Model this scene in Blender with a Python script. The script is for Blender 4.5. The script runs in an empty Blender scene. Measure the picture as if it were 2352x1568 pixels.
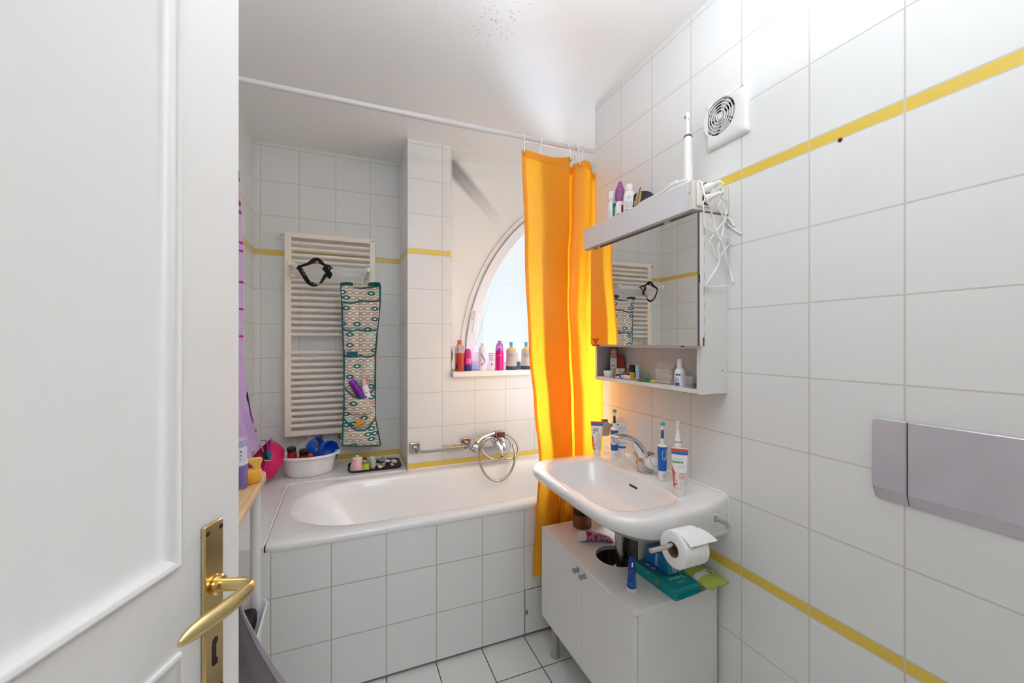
import bpy, bmesh, math, random
from mathutils import Vector, Matrix

random.seed(4)
scene = bpy.context.scene
COL = scene.collection

# ------------------------------------------------------------------ camera
CAM = Vector((0.0, 0.0, 1.34))
YAW = 0.38973
FOC = 941.38 / 2352.0
cam_data = bpy.data.cameras.new('camera')
cam_data.sensor_width = 36.0
cam_data.lens = 36.0 * FOC
cam_data.clip_start = 0.01
cam = bpy.data.objects.new('camera', cam_data)
COL.objects.link(cam)
cam.location = CAM
cam.rotation_euler = (math.pi / 2, 0, -YAW)
scene.camera = cam

# ------------------------------------------------------------------ world, lights, exposure
scene.view_settings.view_transform = 'Standard'
scene.view_settings.look = 'None'
scene.view_settings.gamma = 1.0
scene.view_settings.use_curve_mapping = False
scene.view_settings.exposure = 0.88
scene.cycles.use_denoising = True
scene.cycles.adaptive_threshold = 0.015
scene.cycles.max_bounces = 9
scene.cycles.diffuse_bounces = 6
scene.cycles.glossy_bounces = 5
scene.cycles.transmission_bounces = 8
scene.cycles.transparent_max_bounces = 12
scene.cycles.caustics_reflective = False
scene.cycles.caustics_refractive = False
scene.cycles.sample_clamp_indirect = 6.0

world = bpy.data.worlds.new('overcast_sky')
scene.world = world
world.use_nodes = True
wn = world.node_tree.nodes
wl = world.node_tree.links
wn.clear()
w_out = wn.new('ShaderNodeOutputWorld')
w_bg = wn.new('ShaderNodeBackground')
w_tc = wn.new('ShaderNodeTexCoord')
w_sep = wn.new('ShaderNodeSeparateXYZ')
w_ramp = wn.new('ShaderNodeValToRGB')
w_map = wn.new('ShaderNodeMapRange')
w_map.inputs['From Min'].default_value = -1.0
w_map.inputs['From Max'].default_value = 1.0
w_el = w_ramp.color_ramp.elements
w_el[0].position = 0.0
w_el[0].color = (4.6, 5.05, 6.0, 1)      # sunlit terrace below
w_el[1].position = 1.0
w_el[1].color = (58.0, 62.5, 74.0, 1)         # bright overcast zenith
for pos_, c_ in ((0.40, (4.6, 5.05, 6.0, 1)), (0.465, (0.50, 0.52, 0.535, 1)), (0.63, (0.52, 0.54, 0.555, 1)), (0.72, (58.0, 62.5, 74.0, 1))):
    w_el.new(pos_).color = c_
w_bg.inputs['Strength'].default_value = 1.0
wl.new(w_tc.outputs['Generated'], w_sep.inputs[0])
wl.new(w_sep.outputs['Z'], w_map.inputs['Value'])
wl.new(w_map.outputs[0], w_ramp.inputs[0])
wl.new(w_ramp.outputs[0], w_bg.inputs[0])
wl.new(w_bg.outputs[0], w_out.inputs[0])


def area_light(name, loc, aim, sx, sy, power, color=(1, 1, 1), portal=False, spread=None):
    d = bpy.data.lights.new(name, 'AREA')
    d.shape = 'RECTANGLE'
    d.size = sx
    d.size_y = sy
    d.energy = power
    d.color = color
    if spread:
        d.spread = spread
    if portal:
        d.cycles.is_portal = True
    o = bpy.data.objects.new(name, d)
    COL.objects.link(o)
    o.location = loc
    o.rotation_euler = (Vector(aim) - Vector(loc)).to_track_quat('-Z', 'Y').to_euler()
    return o


# the window and the doorway let the sky in
area_light('window_portal', (1.08, 2.72, 1.75), (1.08, 0.0, 1.75), 0.85, 1.25, 1, portal=True)
# added fill light in the unseen hallway, shining in through the doorway
area_light('hall_fill', (0.1, -1.3, 2.25), (0.35, 1.4, 1.1), 0.9, 0.9, 7.4, (0.89, 0.955, 1.07))
# added fill, no fixture: area light aimed up at the ceiling near the doorway
area_light('ceiling_bounce_fill', (0.35, 0.45, 2.06), (0.35, 0.47, 3.0), 0.55, 0.55, 8.3, (0.88, 0.955, 1.09))

# ------------------------------------------------------------------ layout of the room (metres)
XR = 1.1415          # tiled right wall
XL = -0.4746         # left wall
YB = 2.3845          # window wall
YN = 2.738           # back of the radiator niche
YT = 1.695           # tiled front of the bath
YE = 1.705           # far end of the right wall
XA = 1.50            # end wall of the bath alcove
ZC = 2.495           # ceiling
ZL = 0.605           # tiled ledge round the bath
STR = 1.8429         # lower edge of the upper yellow stripe


def ray(u, v):
    x = (u - 1176.0) / 941.38
    y = (784.35 - v) / 941.38
    c, s = math.cos(YAW), math.sin(YAW)
    return Vector((x * c + s, -x * s + c, y))


def on_x(u, v, x):
    r = ray(u, v)
    return CAM + r * (x / r.x)


def on_y(u, v, y):
    r = ray(u, v)
    return CAM + r * (y / r.y)


def on_z(u, v, z):
    r = ray(u, v)
    return CAM + r * ((z - CAM.z) / r.z)


# ------------------------------------------------------------------ materials
def lin(h):
    h = h.lstrip('#')
    out = []
    for i in (0, 2, 4):
        c = int(h[i:i + 2], 16) / 255.0
        out.append(c / 12.92 if c <= 0.04045 else ((c + 0.055) / 1.055) ** 2.4)
    return (out[0], out[1], out[2], 1.0)


MATS = {}


def P(hexcol, rough=0.4, metal=0.0, trans=0.0, coat=0.0, ior=1.45, alpha=1.0, sss=0.0, bump=0.0, bscale=25.0, sheen=0.0):
    key = (hexcol, rough, metal, trans, coat, ior, alpha, sss, bump, bscale, sheen)
    if key in MATS:
        return MATS[key]
    m = bpy.data.materials.new('mat_%d' % len(MATS))
    m.use_nodes = True
    nt = m.node_tree
    b = nt.nodes['Principled BSDF']
    b.inputs['Base Color'].default_value = lin(hexcol)
    b.inputs['Roughness'].default_value = rough
    b.inputs['Metallic'].default_value = metal
    b.inputs['IOR'].default_value = ior
    b.inputs['Transmission Weight'].default_value = trans
    b.inputs['Coat Weight'].default_value = coat
    b.inputs['Alpha'].default_value = alpha
    b.inputs['Subsurface Weight'].default_value = sss
    b.inputs['Sheen Weight'].default_value = sheen
    # a very slight procedural unevenness of the surface
    tc = nt.nodes.new('ShaderNodeTexCoord')
    nz = nt.nodes.new('ShaderNodeTexNoise')
    nz.inputs['Scale'].default_value = bscale
    nz.inputs['Detail'].default_value = 3.0
    nt.links.new(tc.outputs['Object'], nz.inputs['Vector'])
    mr = nt.nodes.new('ShaderNodeMapRange')
    mr.inputs['To Min'].default_value = max(0.0, rough - 0.008)
    mr.inputs['To Max'].default_value = min(1.0, rough + 0.008)
    nt.links.new(nz.outputs['Fac'], mr.inputs['Value'])
    nt.links.new(mr.outputs['Result'], b.inputs['Roughness'])
    if bump > 0:
        bp = nt.nodes.new('ShaderNodeBump')
        bp.inputs['Strength'].default_value = bump
        bp.inputs['Distance'].default_value = 0.004
        nt.links.new(nz.outputs['Fac'], bp.inputs['Height'])
        nt.links.new(bp.outputs['Normal'], b.inputs['Normal'])
    MATS[key] = m
    return m


def math_node(nt, op, a, b=None, c=None, clamp=False):
    n = nt.nodes.new('ShaderNodeMath')
    n.operation = op
    n.use_clamp = clamp
    for i, v in enumerate((a, b, c)):
        if v is None:
            continue
        if isinstance(v, (int, float)):
            n.inputs[i].default_value = v
        else:
            nt.links.new(v, n.inputs[i])
    return n.outputs[0]


def tile_mat(name, offx, offy, zoff=None, floor=False, tile='#E9E9E6', grout='#CFCBC2', gw=0.0036, rough=0.30):
    """20 cm glazed tiles; on walls two thin yellow border courses (zoff None) or a plain course offset."""
    m = bpy.data.materials.new(name)
    m.use_nodes = True
    nt = m.node_tree
    b = nt.nodes['Principled BSDF']
    geo = nt.nodes.new('ShaderNodeNewGeometry')
    sp = nt.nodes.new('ShaderNodeSeparateXYZ')
    nt.links.new(geo.outputs['Position'], sp.inputs[0])
    sn = nt.nodes.new('ShaderNodeSeparateXYZ')
    nt.links.new(geo.outputs['True Normal'], sn.inputs[0])
    X, Y, Z = sp.outputs
    M = lambda *a, **k: math_node(nt, *a, **k)
    pu = M('SUBTRACT', X, offx)
    pv = M('SUBTRACT', Y, offy)
    if floor:
        cu, cv = pu, pv
        stripe = None
    else:
        side = M('GREATER_THAN', M('ABSOLUTE', sn.outputs[0]), 0.5)
        cu = M('ADD', M('MULTIPLY', pu, M('SUBTRACT', 1.0, side)), M('MULTIPLY', pv, side))
        if zoff is None:
            t = 0.0303
            zs = M('SUBTRACT', Z, STR)
            cv = M('ADD', M('ADD', M('MAXIMUM', M('SUBTRACT', zs, t), 0.0), M('MAXIMUM', M('MINIMUM', zs, 0.0), -1.2)),
                   M('MINIMUM', M('ADD', zs, 1.2 + t), 0.0))
            s1 = M('LESS_THAN', M('ABSOLUTE', M('SUBTRACT', zs, t / 2)), t / 2 - gw * 0.45)
            s2 = M('LESS_THAN', M('ABSOLUTE', M('ADD', zs, 1.2 + t / 2)), t / 2 - gw * 0.45)
            stripe = M('MAXIMUM', s1, s2)
        else:
            cv = M('SUBTRACT', Z, zoff)
            stripe = None

    def dist(c):
        f = M('FRACT', M('ADD', M('DIVIDE', c, 0.2), 0.5))
        return M('MULTIPLY', M('ABSOLUTE', M('SUBTRACT', f, 0.5)), 0.2)

    du, dv = dist(cu), dist(cv)
    if stripe is not None:
        dv = M('ADD', dv, M('MULTIPLY', stripe, 0.05))
    d = M('MINIMUM', du, dv)
    g = nt.nodes.new('ShaderNodeMapRange')
    g.interpolation_type = 'SMOOTHSTEP'
    g.inputs['From Min'].default_value = gw * 0.42
    g.inputs['From Max'].default_value = gw * 0.62
    nt.links.new(d, g.inputs['Value'])          # 0 in the joint, 1 on the tile
    # faint tile-to-tile variation
    cell = nt.nodes.new('ShaderNodeCombineXYZ')
    nt.links.new(M('FLOOR', M('DIVIDE', cu, 0.2)), cell.inputs[0])
    nt.links.new(M('FLOOR', M('DIVIDE', cv, 0.2)), cell.inputs[1])
    wn_ = nt.nodes.new('ShaderNodeTexWhiteNoise')
    nt.links.new(cell.outputs[0], wn_.inputs['Vector'])
    var = nt.nodes.new('ShaderNodeMapRange')
    var.inputs['To Min'].default_value = 0.975
    var.inputs['To Max'].default_value = 1.0
    nt.links.new(wn_.outputs['Value'], var.inputs['Value'])
    tcol = nt.nodes.new('ShaderNodeMix')
    tcol.data_type = 'RGBA'
    tcol.blend_type = 'MULTIPLY'
    tcol.inputs['Factor'].default_value = 1.0
    tcol.inputs['A'].default_value = lin(tile)
    cc = nt.nodes.new('ShaderNodeCombineColor')
    for i in range(3):
        nt.links.new(var.outputs['Result'], cc.inputs[i])
    nt.links.new(cc.outputs[0], tcol.inputs['B'])
    col = tcol.outputs['Result']
    if stripe is not None:
        mx = nt.nodes.new('ShaderNodeMix')
        mx.data_type = 'RGBA'
        nt.links.new(stripe, mx.inputs['Factor'])
        nt.links.new(col, mx.inputs['A'])
        mx.inputs['B'].default_value = lin('#E6C550')
        col = mx.outputs['Result']
    mg = nt.nodes.new('ShaderNodeMix')
    mg.data_type = 'RGBA'
    nt.links.new(g.outputs['Result'], mg.inputs['Factor'])
    mg.inputs['A'].default_value = lin(grout)
    nt.links.new(col, mg.inputs['B'])
    nt.links.new(mg.outputs['Result'], b.inputs['Base Color'])
    rr = nt.nodes.new('ShaderNodeMapRange')
    rr.inputs['To Min'].default_value = 0.8
    rr.inputs['To Max'].default_value = rough
    nt.links.new(g.outputs['Result'], rr.inputs['Value'])
    nt.links.new(rr.outputs['Result'], b.inputs['Roughness'])
    # the joint lies a little deeper, the glaze is slightly wavy
    nz = nt.nodes.new('ShaderNodeTexNoise')
    nz.inputs['Scale'].default_value = 9.0
    nt.links.new(geo.outputs['Position'], nz.inputs['Vector'])
    hh = M('ADD', M('MULTIPLY', g.outputs['Result'], 1.0), M('MULTIPLY', nz.outputs['Fac'], 0.5))
    bp = nt.nodes.new('ShaderNodeBump')
    bp.inputs['Strength'].default_value = 0.35
    bp.inputs['Distance'].default_value = 0.0015
    nt.links.new(hh, bp.inputs['Height'])
    nt.links.new(bp.outputs['Normal'], b.inputs['Normal'])
    return m


# ------------------------------------------------------------------ mesh building
def frames(path, closed=False):
    """tangent frames carried along a path without twisting"""
    n = len(path)
    tang = []
    for i in range(n):
        if closed:
            t = path[(i + 1) % n] - path[i - 1]
        else:
            t = path[min(i + 1, n - 1)] - path[max(i - 1, 0)]
        if t.length < 1e-9:
            t = Vector((0, 0, 1))
        tang.append(t.normalized())
    a = Vector((0, 0, 1)) if abs(tang[0].z) < 0.9 else Vector((1, 0, 0))
    nrm = (a - tang[0] * a.dot(tang[0])).normalized()
    out = []
    for t in tang:
        nrm = nrm - t * nrm.dot(t)
        if nrm.length < 1e-6:
            nrm = t.orthogonal()
        nrm.normalize()
        out.append((t, nrm, t.cross(nrm)))
    return out


def smooth_path(pts, k=6, closed=False):
    pts = [Vector(p) for p in pts]
    n = len(pts)
    out = []
    rng = n if closed else n - 1
    for i in range(rng):
        p1, p2 = pts[i], pts[(i + 1) % n]
        p0 = pts[i - 1] if (closed or i > 0) else p1 * 2 - p2
        p3 = pts[(i + 2) % n] if (closed or i + 2 < n) else p2 * 2 - p1
        for j in range(k):
            t = j / k
            out.append(0.5 * ((2 * p1) + (p2 - p0) * t + (2 * p0 - 5 * p1 + 4 * p2 - p3) * t * t +
                              (3 * p1 - p0 - 3 * p2 + p3) * t ** 3))
    if not closed:
        out.append(pts[-1].copy())
    return out


class MB:
    def __init__(self):
        self.v = []
        self.f = []
        self.m = []

    def add(self, verts, faces, mi=0):
        o = len(self.v)
        self.v += [Vector(p) for p in verts]
        for i, fc in enumerate(faces):
            self.f.append([o + k for k in fc])
            self.m.append(mi[i] if isinstance(mi, (list, tuple)) else mi)
        return self

    def box(self, lo, hi, mi=0):
        x0, y0, z0 = lo
        x1, y1, z1 = hi
        vs = [(x0, y0, z0), (x1, y0, z0), (x1, y1, z0), (x0, y1, z0), (x0, y0, z1), (x1, y0, z1), (x1, y1, z1), (x0, y1, z1)]
        return self.add(vs, [(0, 3, 2, 1), (4, 5, 6, 7), (0, 1, 5, 4), (1, 2, 6, 5), (2, 3, 7, 6), (3, 0, 4, 7)], mi)

    def obox(self, c, ax, ay, az, mi=0):
        """box from centre and three half-axis vectors"""
        c, ax, ay, az = Vector(c), Vector(ax), Vector(ay), Vector(az)
        vs = [c + ax * i + ay * j + az * k for k in (-1, 1) for (i, j) in ((-1, -1), (1, -1), (1, 1), (-1, 1))]
        return self.add(vs, [(0, 3, 2, 1), (4, 5, 6, 7), (0, 1, 5, 4), (1, 2, 6, 5), (2, 3, 7, 6), (3, 0, 4, 7)], mi)

    def loft(self, rings, capa=True, capb=True, closed=True, mi=0):
        n = len(rings[0])
        vs = [p for r in rings for p in r]
        fs, ms = [], []
        for i in range(len(rings) - 1):
            for j in range(n if closed else n - 1):
                k = (j + 1) % n
                fs.append((i * n + j, i * n + k, (i + 1) * n + k, (i + 1) * n + j))
                ms.append(mi(i, j) if callable(mi) else mi)
        if capa:
            fs.append(tuple(range(n - 1, -1, -1)))
            ms.append(mi(0, 0) if callable(mi) else mi)
        if capb:
            b = (len(rings) - 1) * n
            fs.append(tuple(range(b, b + n)))
            ms.append(mi(len(rings) - 2, 0) if callable(mi) else mi)
        return self.add(vs, fs, ms)

    def lathe(self, prof, c=(0, 0, 0), axis=(0, 0, 1), n=24, sx=1.0, sy=1.0, mi=0, cap=True):
        c = Vector(c)
        az = Vector(axis).normalized()
        if abs(az.z) > 0.999:
            ax, ay = Vector((1, 0, 0)), Vector((0, 1 if az.z > 0 else -1, 0))
        else:
            ax = Vector((0, 0, 1)).cross(az).normalized()
            ay = az.cross(ax)
        rings = []
        for r, z in prof:
            r = max(r, 1e-5)
            rings.append([c + az * z + ax * (r * sx * math.cos(2 * math.pi * i / n)) + ay * (r * sy * math.sin(2 * math.pi * i / n)) for i in range(n)])
        return self.loft(rings, cap, cap, True, mi)

    def tube(self, path, r, n=8, closed=False, mi=0, flat=1.0, up=None, caps=True):
        path = [Vector(p) for p in path]
        fr = frames(path, closed)
        rings = []
        for i, p in enumerate(path):
            rr = r[i] if isinstance(r, (list, tuple)) else r
            t, a, b = fr[i]
            if up is not None:
                a = (Vector(up) - t * Vector(up).dot(t)).normalized()
                b = t.cross(a)
            rings.append([p + a * (rr * math.cos(2 * math.pi * k / n)) + b * (rr * flat * math.sin(2 * math.pi * k / n)) for k in range(n)])
        if closed:
            rings.append(rings[0])
            return self.loft(rings, False, False, True, mi)
        return self.loft(rings, caps, caps, True, mi)

    def ribbon(self, path, width, thick, up, mi=0):
        """a band of rectangular section along a path; up gives the direction of its width"""
        path = [Vector(p) for p in path]
        fr = frames(path)
        rings = []
        for i, p in enumerate(path):
            t = fr[i][0]
            u_ = up[i] if isinstance(up, list) else up
            a = (Vector(u_) - t * Vector(u_).dot(t)).normalized()
            b = t.cross(a)
            w = (width[i] if isinstance(width, list) else width) / 2
            h = thick / 2
            rings.append([p + a * w + b * h, p + a * w - b * h, p - a * w - b * h, p - a * w + b * h])
        return self.loft(rings, True, True, True, mi)

    def prism(self, poly, depth, mi=0):
        """poly: 3D points (planar), extruded along vector depth"""
        n = len(poly)
        d = Vector(depth)
        vs = [Vector(p) for p in poly] + [Vector(p) + d for p in poly]
        fs = [tuple(range(n - 1, -1, -1)), tuple(range(n, 2 * n))]
        for i in range(n):
            j = (i + 1) % n
            fs.append((i, j, n + j, n + i))
        return self.add(vs, fs, mi)

    def sheet(self, grid, thick=0.0, mi=0):
        """grid of points [row][col]; thick > 0 gives both sides and an edge"""
        R, C = len(grid), len(grid[0])
        vs = [Vector(p) for r in grid for p in r]
        mf = mi if callable(mi) else (lambda i, j: mi)
        fs, ms = [], []
        for i in range(R - 1):
            for j in range(C - 1):
                fs.append((i * C + j, i * C + j + 1, (i + 1) * C + j + 1, (i + 1) * C + j))
                ms.append(mf(i, j))
        if thick <= 0:
            return self.add(vs, fs, ms)
        nr = [Vector((0, 0, 0)) for _ in vs]
        for f_ in fs:
            n_ = (vs[f_[2]] - vs[f_[0]]).cross(vs[f_[3]] - vs[f_[1]])
            for k in f_:
                nr[k] += n_
        nv = len(vs)
        back = [vs[k] - (nr[k].normalized() if nr[k].length > 0 else Vector((0, 0, 1))) * thick for k in range(nv)]
        allf = list(fs) + [tuple(nv + k for k in reversed(f_)) for f_ in fs]
        allm = ms + ms
        edge = [i for i in range(C)] + [i * C + C - 1 for i in range(1, R)] + [(R - 1) * C + j for j in range(C - 2, -1, -1)] + [i * C for i in range(R - 2, 0, -1)]
        for a, b in zip(edge, edge[1:] + edge[:1]):
            allf.append((b, a, nv + a, nv + b))
            allm.append(ms[0])
        return self.add(vs + back, allf, allm)

    def sphere(self, c, r, n=16, k=10, s=(1, 1, 1), mi=0):
        c = Vector(c)
        rings = []
        for i in range(k + 1):
            a = -math.pi / 2 + math.pi * i / k
            rr = max(math.cos(a), 1e-4) * r
            rings.append([c + Vector((rr * math.cos(2 * math.pi * j / n) * s[0], rr * math.sin(2 * math.pi * j / n) * s[1], math.sin(a) * r * s[2])) for j in range(n)])
        return self.loft(rings, True, True, True, mi)


WORLD = {}


def thing(name, label, cat, loc=(0, 0, 0), rz=0.0, group=None, kind=None):
    o = bpy.data.objects.new(name, None)
    o.empty_display_size = 0.02
    COL.objects.link(o)
    o.location = loc
    o.rotation_euler = (0, 0, rz)
    WORLD[o.name] = Matrix.Translation(Vector(loc)) @ Matrix.Rotation(rz, 4, 'Z')
    if kind:
        o['kind'] = kind
    else:
        o['label'] = label
        o['category'] = cat
    if group:
        o['group'] = group
    return o


def build(name, mb, mats, parent=None, local=False, bev=0.0, seg=2, angle=32, base=None, sub=0):
    """links the collected shapes as one mesh; coordinates are world ones unless local"""
    mats = mats if isinstance(mats, (list, tuple)) else [mats]
    me = bpy.data.meshes.new(name)
    mw = Matrix.Identity(4)
    if parent is not None:
        mw = WORLD[parent.name]
    elif base is not None:
        mw = Matrix.Translation(Vector(base))
    vs = mb.v if local else [mw.inverted() @ p for p in mb.v]
    me.from_pydata([tuple(p) for p in vs], [], mb.f)
    for m in mats:
        me.materials.append(m)
    me.polygons.foreach_set('material_index', mb.m)
    bm = bmesh.new()
    bm.from_mesh(me)
    bmesh.ops.remove_doubles(bm, verts=bm.verts, dist=1e-6)
    if len(bm.faces) < 60000:
        bmesh.ops.recalc_face_normals(bm, faces=bm.faces)
    th = math.radians(angle)
    for e_ in bm.edges:
        if len(e_.link_faces) == 2:
            e_.smooth = e_.calc_face_angle(0) < th
    for f_ in bm.faces:
        f_.smooth = True
    bm.to_mesh(me)
    bm.free()
    o = bpy.data.objects.new(name, me)
    COL.objects.link(o)
    if parent is not None:
        o.parent = parent
        WORLD[o.name] = mw
    else:
        if base is not None:
            o.location = base
        WORLD[o.name] = mw
    if bev > 0:
        b_ = o.modifiers.new('bevel', 'BEVEL')
        b_.width = bev
        b_.segments = seg
        b_.limit_method = 'ANGLE'
        b_.angle_limit = math.radians(40)
        b_.harden_normals = False
    if sub:
        s_ = o.modifiers.new('subdivision', 'SUBSURF')
        s_.levels = sub
        s_.render_levels = sub
    return o


def tag(o, label, cat, group=None):
    o['label'] = label
    o['category'] = cat
    if group:
        o['group'] = group
    return o


def struct(name, mb, mats, parent=None, **k):
    o = build(name, mb, mats, parent, **k)
    if parent is None:
        o['kind'] = 'structure'
    return o


_txt = {}


def lettering(parent, text, size, mapfn, mat, name='lettering', align='LEFT', bold=0.0, local=True):
    """flat lettering laid on a surface: mapfn takes the text's own x, y (metres) to a point"""
    cu = bpy.data.curves.new('txt', 'FONT')
    cu.body = text
    cu.size = size
    cu.align_x = align
    cu.resolution_u = 2
    if bold:
        cu.offset = bold
    tmp = bpy.data.objects.new('txt', cu)
    COL.objects.link(tmp)
    bpy.context.view_layer.update()
    me = bpy.data.meshes.new_from_object(tmp.evaluated_get(bpy.context.evaluated_depsgraph_get()))
    mb = MB()
    mb.add([mapfn(v.co.x, v.co.y) for v in me.vertices], [tuple(p.vertices) for p in me.polygons])
    bpy.data.objects.remove(tmp)
    bpy.data.curves.remove(cu)
    bpy.data.meshes.remove(me)
    return build(name, mb, mat, parent, local=local, angle=1)


WHITE_PAINT = P('#EDECE8', 0.5)
CHROME = P('#E4E4E6', 0.08, 1.0)
CHROME_SOFT = P('#C9C6C2', 0.2, 1.0)
STEEL_BRUSHED = P('#A9A7AA', 0.38, 1.0)
WHITE_PLASTIC = P('#EFEEEA', 0.35)
WHITE_GLOSS = P('#F1F0ED', 0.1, coat=0.3)
BLACK = P('#151416', 0.5)

TILE_R = tile_mat('right_wall_tiles', 0.0, 0.90563)
TILE_B = tile_mat('window_wall_tiles', 0.53649, 2.3845)
TILE_N = tile_mat('niche_tiles', -0.44435, 2.738)
TILE_T = tile_mat('bath_front_tiles', 0.3569, 0.0, zoff=0.0117, grout='#BDB7AE')
TILE_L = tile_mat('ledge_tiles', 0.002, 2.49, floor=True, grout='#C8C3BA', gw=0.002)
TILE_F = tile_mat('floor_tiles', 0.3569, 1.5125, floor=True, tile='#E4E3DF', grout='#5B4A40', gw=0.004, rough=0.25)
PLASTER = P('#EEEDE8', 0.6, bump=0.05, bscale=30)

# ================================================================== the room
mb = MB()
mb.box((XL - 0.1, -0.06, -0.1), (XA + 0.1, 2.85, 0.0))
struct('floor', mb, TILE_F)

# ceiling: glossy paint, a little blistered by steam
cm = bpy.data.materials.new('ceiling_paint')
cm.use_nodes = True
nt = cm.node_tree
b = nt.nodes['Principled BSDF']
b.inputs['Base Color'].default_value = lin('#F0EFEB')
b.inputs['Roughness'].default_value = 0.36
geo = nt.nodes.new('ShaderNodeNewGeometry')
vor = nt.nodes.new('ShaderNodeTexVoronoi')
vor.inputs['Scale'].default_value = 55.0
vor.inputs['Randomness'].default_value = 1.0
nt.links.new(geo.outputs['Position'], vor.inputs['Vector'])
nz = nt.nodes.new('ShaderNodeTexNoise')
nz.inputs['Scale'].default_value = 2.6
nz.inputs['Detail'].default_value = 2.0
nt.links.new(geo.outputs['Position'], nz.inputs['Vector'])
dist = nt.nodes.new('ShaderNodeVectorMath')
dist.operation = 'DISTANCE'
dist.inputs[1].default_value = (0.475, 1.31, 2.495)
nt.links.new(geo.outputs['Position'], dist.inputs[0])
spot = nt.nodes.new('ShaderNodeMapRange')
spot.inputs['From Min'].default_value = 0.30
spot.inputs['From Max'].default_value = 0.10
nt.links.new(dist.outputs['Value'], spot.inputs['Value'])
nmask = nt.nodes.new('ShaderNodeMapRange')
nmask.inputs['From Min'].default_value = 0.30
nmask.inputs['From Max'].default_value = 0.50
nt.links.new(nz.outputs['Fac'], nmask.inputs['Value'])
cells = nt.nodes.new('ShaderNodeMapRange')
cells.inputs['From Min'].default_value = 0.30
cells.inputs['From Max'].default_value = 0.05
nt.links.new(vor.outputs['Distance'], cells.inputs['Value'])
h1 = math_node(nt, 'MULTIPLY', cells.outputs['Result'], spot.outputs['Result'])
h2 = math_node(nt, 'MULTIPLY', h1, nmask.outputs['Result'])
bp = nt.nodes.new('ShaderNodeBump')
bp.inputs['Strength'].default_value = 0.8
bp.inputs['Distance'].default_value = 0.004
nt.links.new(h2, bp.inputs['Height'])
nt.links.new(bp.outputs['Normal'], b.inputs['Normal'])
mb = MB()
mb.box((XL - 0.1, -0.06, ZC), (XA + 0.1, 2.85, ZC + 0.08))
struct('ceiling', mb, cm)

# right wall, ending at the outer corner beside the bath
mb = MB()
mb.box((XR, -0.06, 0.0), (XA + 0.1, YE, ZC))
struct('wall_right', mb, TILE_R)

# end wall of the bath alcove, hidden behind the curtain
mb = MB()
mb.box((XA, YE, 0.0), (XA + 0.1, 2.85, ZC))
struct('wall_alcove', mb, TILE_R)

mb = MB()
mb.box((XL - 0.1, -0.06, 0.0), (XL, 2.85, ZC))
struct('wall_left', mb, TILE_N)

# door wall with its opening; the photograph is taken from the doorway
mb = MB()
mb.box((XL, -0.06, 0.0), (-0.445, 0.04, ZC))
mb.box((0.42, -0.06, 0.0), (XR, 0.04, ZC))
mb.box((-0.445, -0.06, 2.06), (0.42, 0.04, ZC))
struct('wall_front', mb, PLASTER)

# niche back wall
mb = MB()
mb.box((XL, YN, 0.0), (0.336, 2.85, ZC))
struct('wall_niche', mb, TILE_N)

# window wall: the column left of the window and the breast below it
REV_Y = 2.56
mb = MB()
x0, x1, xi = 0.3355, 0.5862, 0.6405
poly = [(x0, YB, 0), (x1, YB, 0), (x1, YB, 0.0)]
mb.prism([(0.3355, YB, 0), (0.5862, YB, 0), (0.6405, REV_Y, 0), (0.6405, 2.85, 0), (0.336, 2.85, 0)], (0, 0, ZC), 0)
mb.box((0.5862, YB, 0.0), (XA, 2.62, 1.128), 0)
struct('wall_back', mb, TILE_B)

# plastered back of the window recess with the arched opening
ACX, ACZ, AR = 1.985, 1.218, 1.297
WX1 = 1.47
arc = []
a0 = math.pi
a1 = math.pi - math.acos((ACX - WX1) / AR) if True else 0
N = 40
ang_end = math.acos((ACX - WX1) / AR)
pts = []
for i in range(N + 1):
    a = ang_end * i / N
    pts.append((ACX - AR * math.cos(a), ACZ + AR * math.sin(a)))
mb = MB()
# wall left of / above the arch as a strip between the arch and the outer rectangle
outer = []
for (x, z) in pts:
    # project from the arch centre to the recess rectangle
    dx, dz = x - ACX, z - ACZ
    tx = (0.58 - ACX) / dx if dx < 0 else 1e9
    tz = (ZC - ACZ) / dz if dz > 1e-6 else 1e9
    t = min(tx, tz)
    outer.append((ACX + dx * t, ACZ + dz * t))
ring_in = [(x, z) for x, z in pts]
fr_, bk_ = REV_Y, REV_Y + 0.06
vs, fs = [], []
for (ix, iz), (ox, oz) in zip(ring_in, outer):
    vs += [(ix, fr_, iz), (ox, fr_, oz), (ix, bk_, iz), (ox, bk_, oz)]
for i in range(len(ring_in) - 1):
    a, c_ = i * 4, (i + 1) * 4
    fs += [(a, a + 1, c_ + 1, c_), (a + 2, c_ + 2, c_ + 3, a + 3), (a, c_, c_ + 2, a + 2), (a + 1, a + 3, c_ + 3, c_ + 1)]
mb.add(vs, fs)
mb.box((0.58, fr_, 1.128), (ACX - AR, bk_, ACZ))
mb.box((WX1, fr_, 1.128), (XA, bk_, ZC))
# corner filler between the radial strip and the ceiling
mb.prism([(0.58, fr_, ZC), (0.58, fr_, max(o[1] for o in outer if abs(o[0] - 0.58) < 1e-6)), (min(o[0] for o in outer if abs(o[1] - ZC) < 1e-6), fr_, ZC)], (0, 0.06, 0))
struct('wall_recess', mb, PLASTER)
# thin painted strip where wall and ceiling meet along the window wall
mb = MB()
mb.box((0.60, 2.405, ZC - 0.004), (XA, 2.425, ZC - 0.0005))
struct('trim_1', mb, WHITE_PAINT)

# window sill board
mb = MB()
mb.box((0.592, 2.345, 1.130), (XA - 0.002, REV_Y, 1.163))
o = struct('trim_2', mb, WHITE_GLOSS, bev=0.003)

# ------------------------------------------------------------------ window_1: arched white frame, sash, pane, handle
win = thing('window_1', '', '', (1.09, REV_Y, 1.2), kind='structure')


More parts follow.
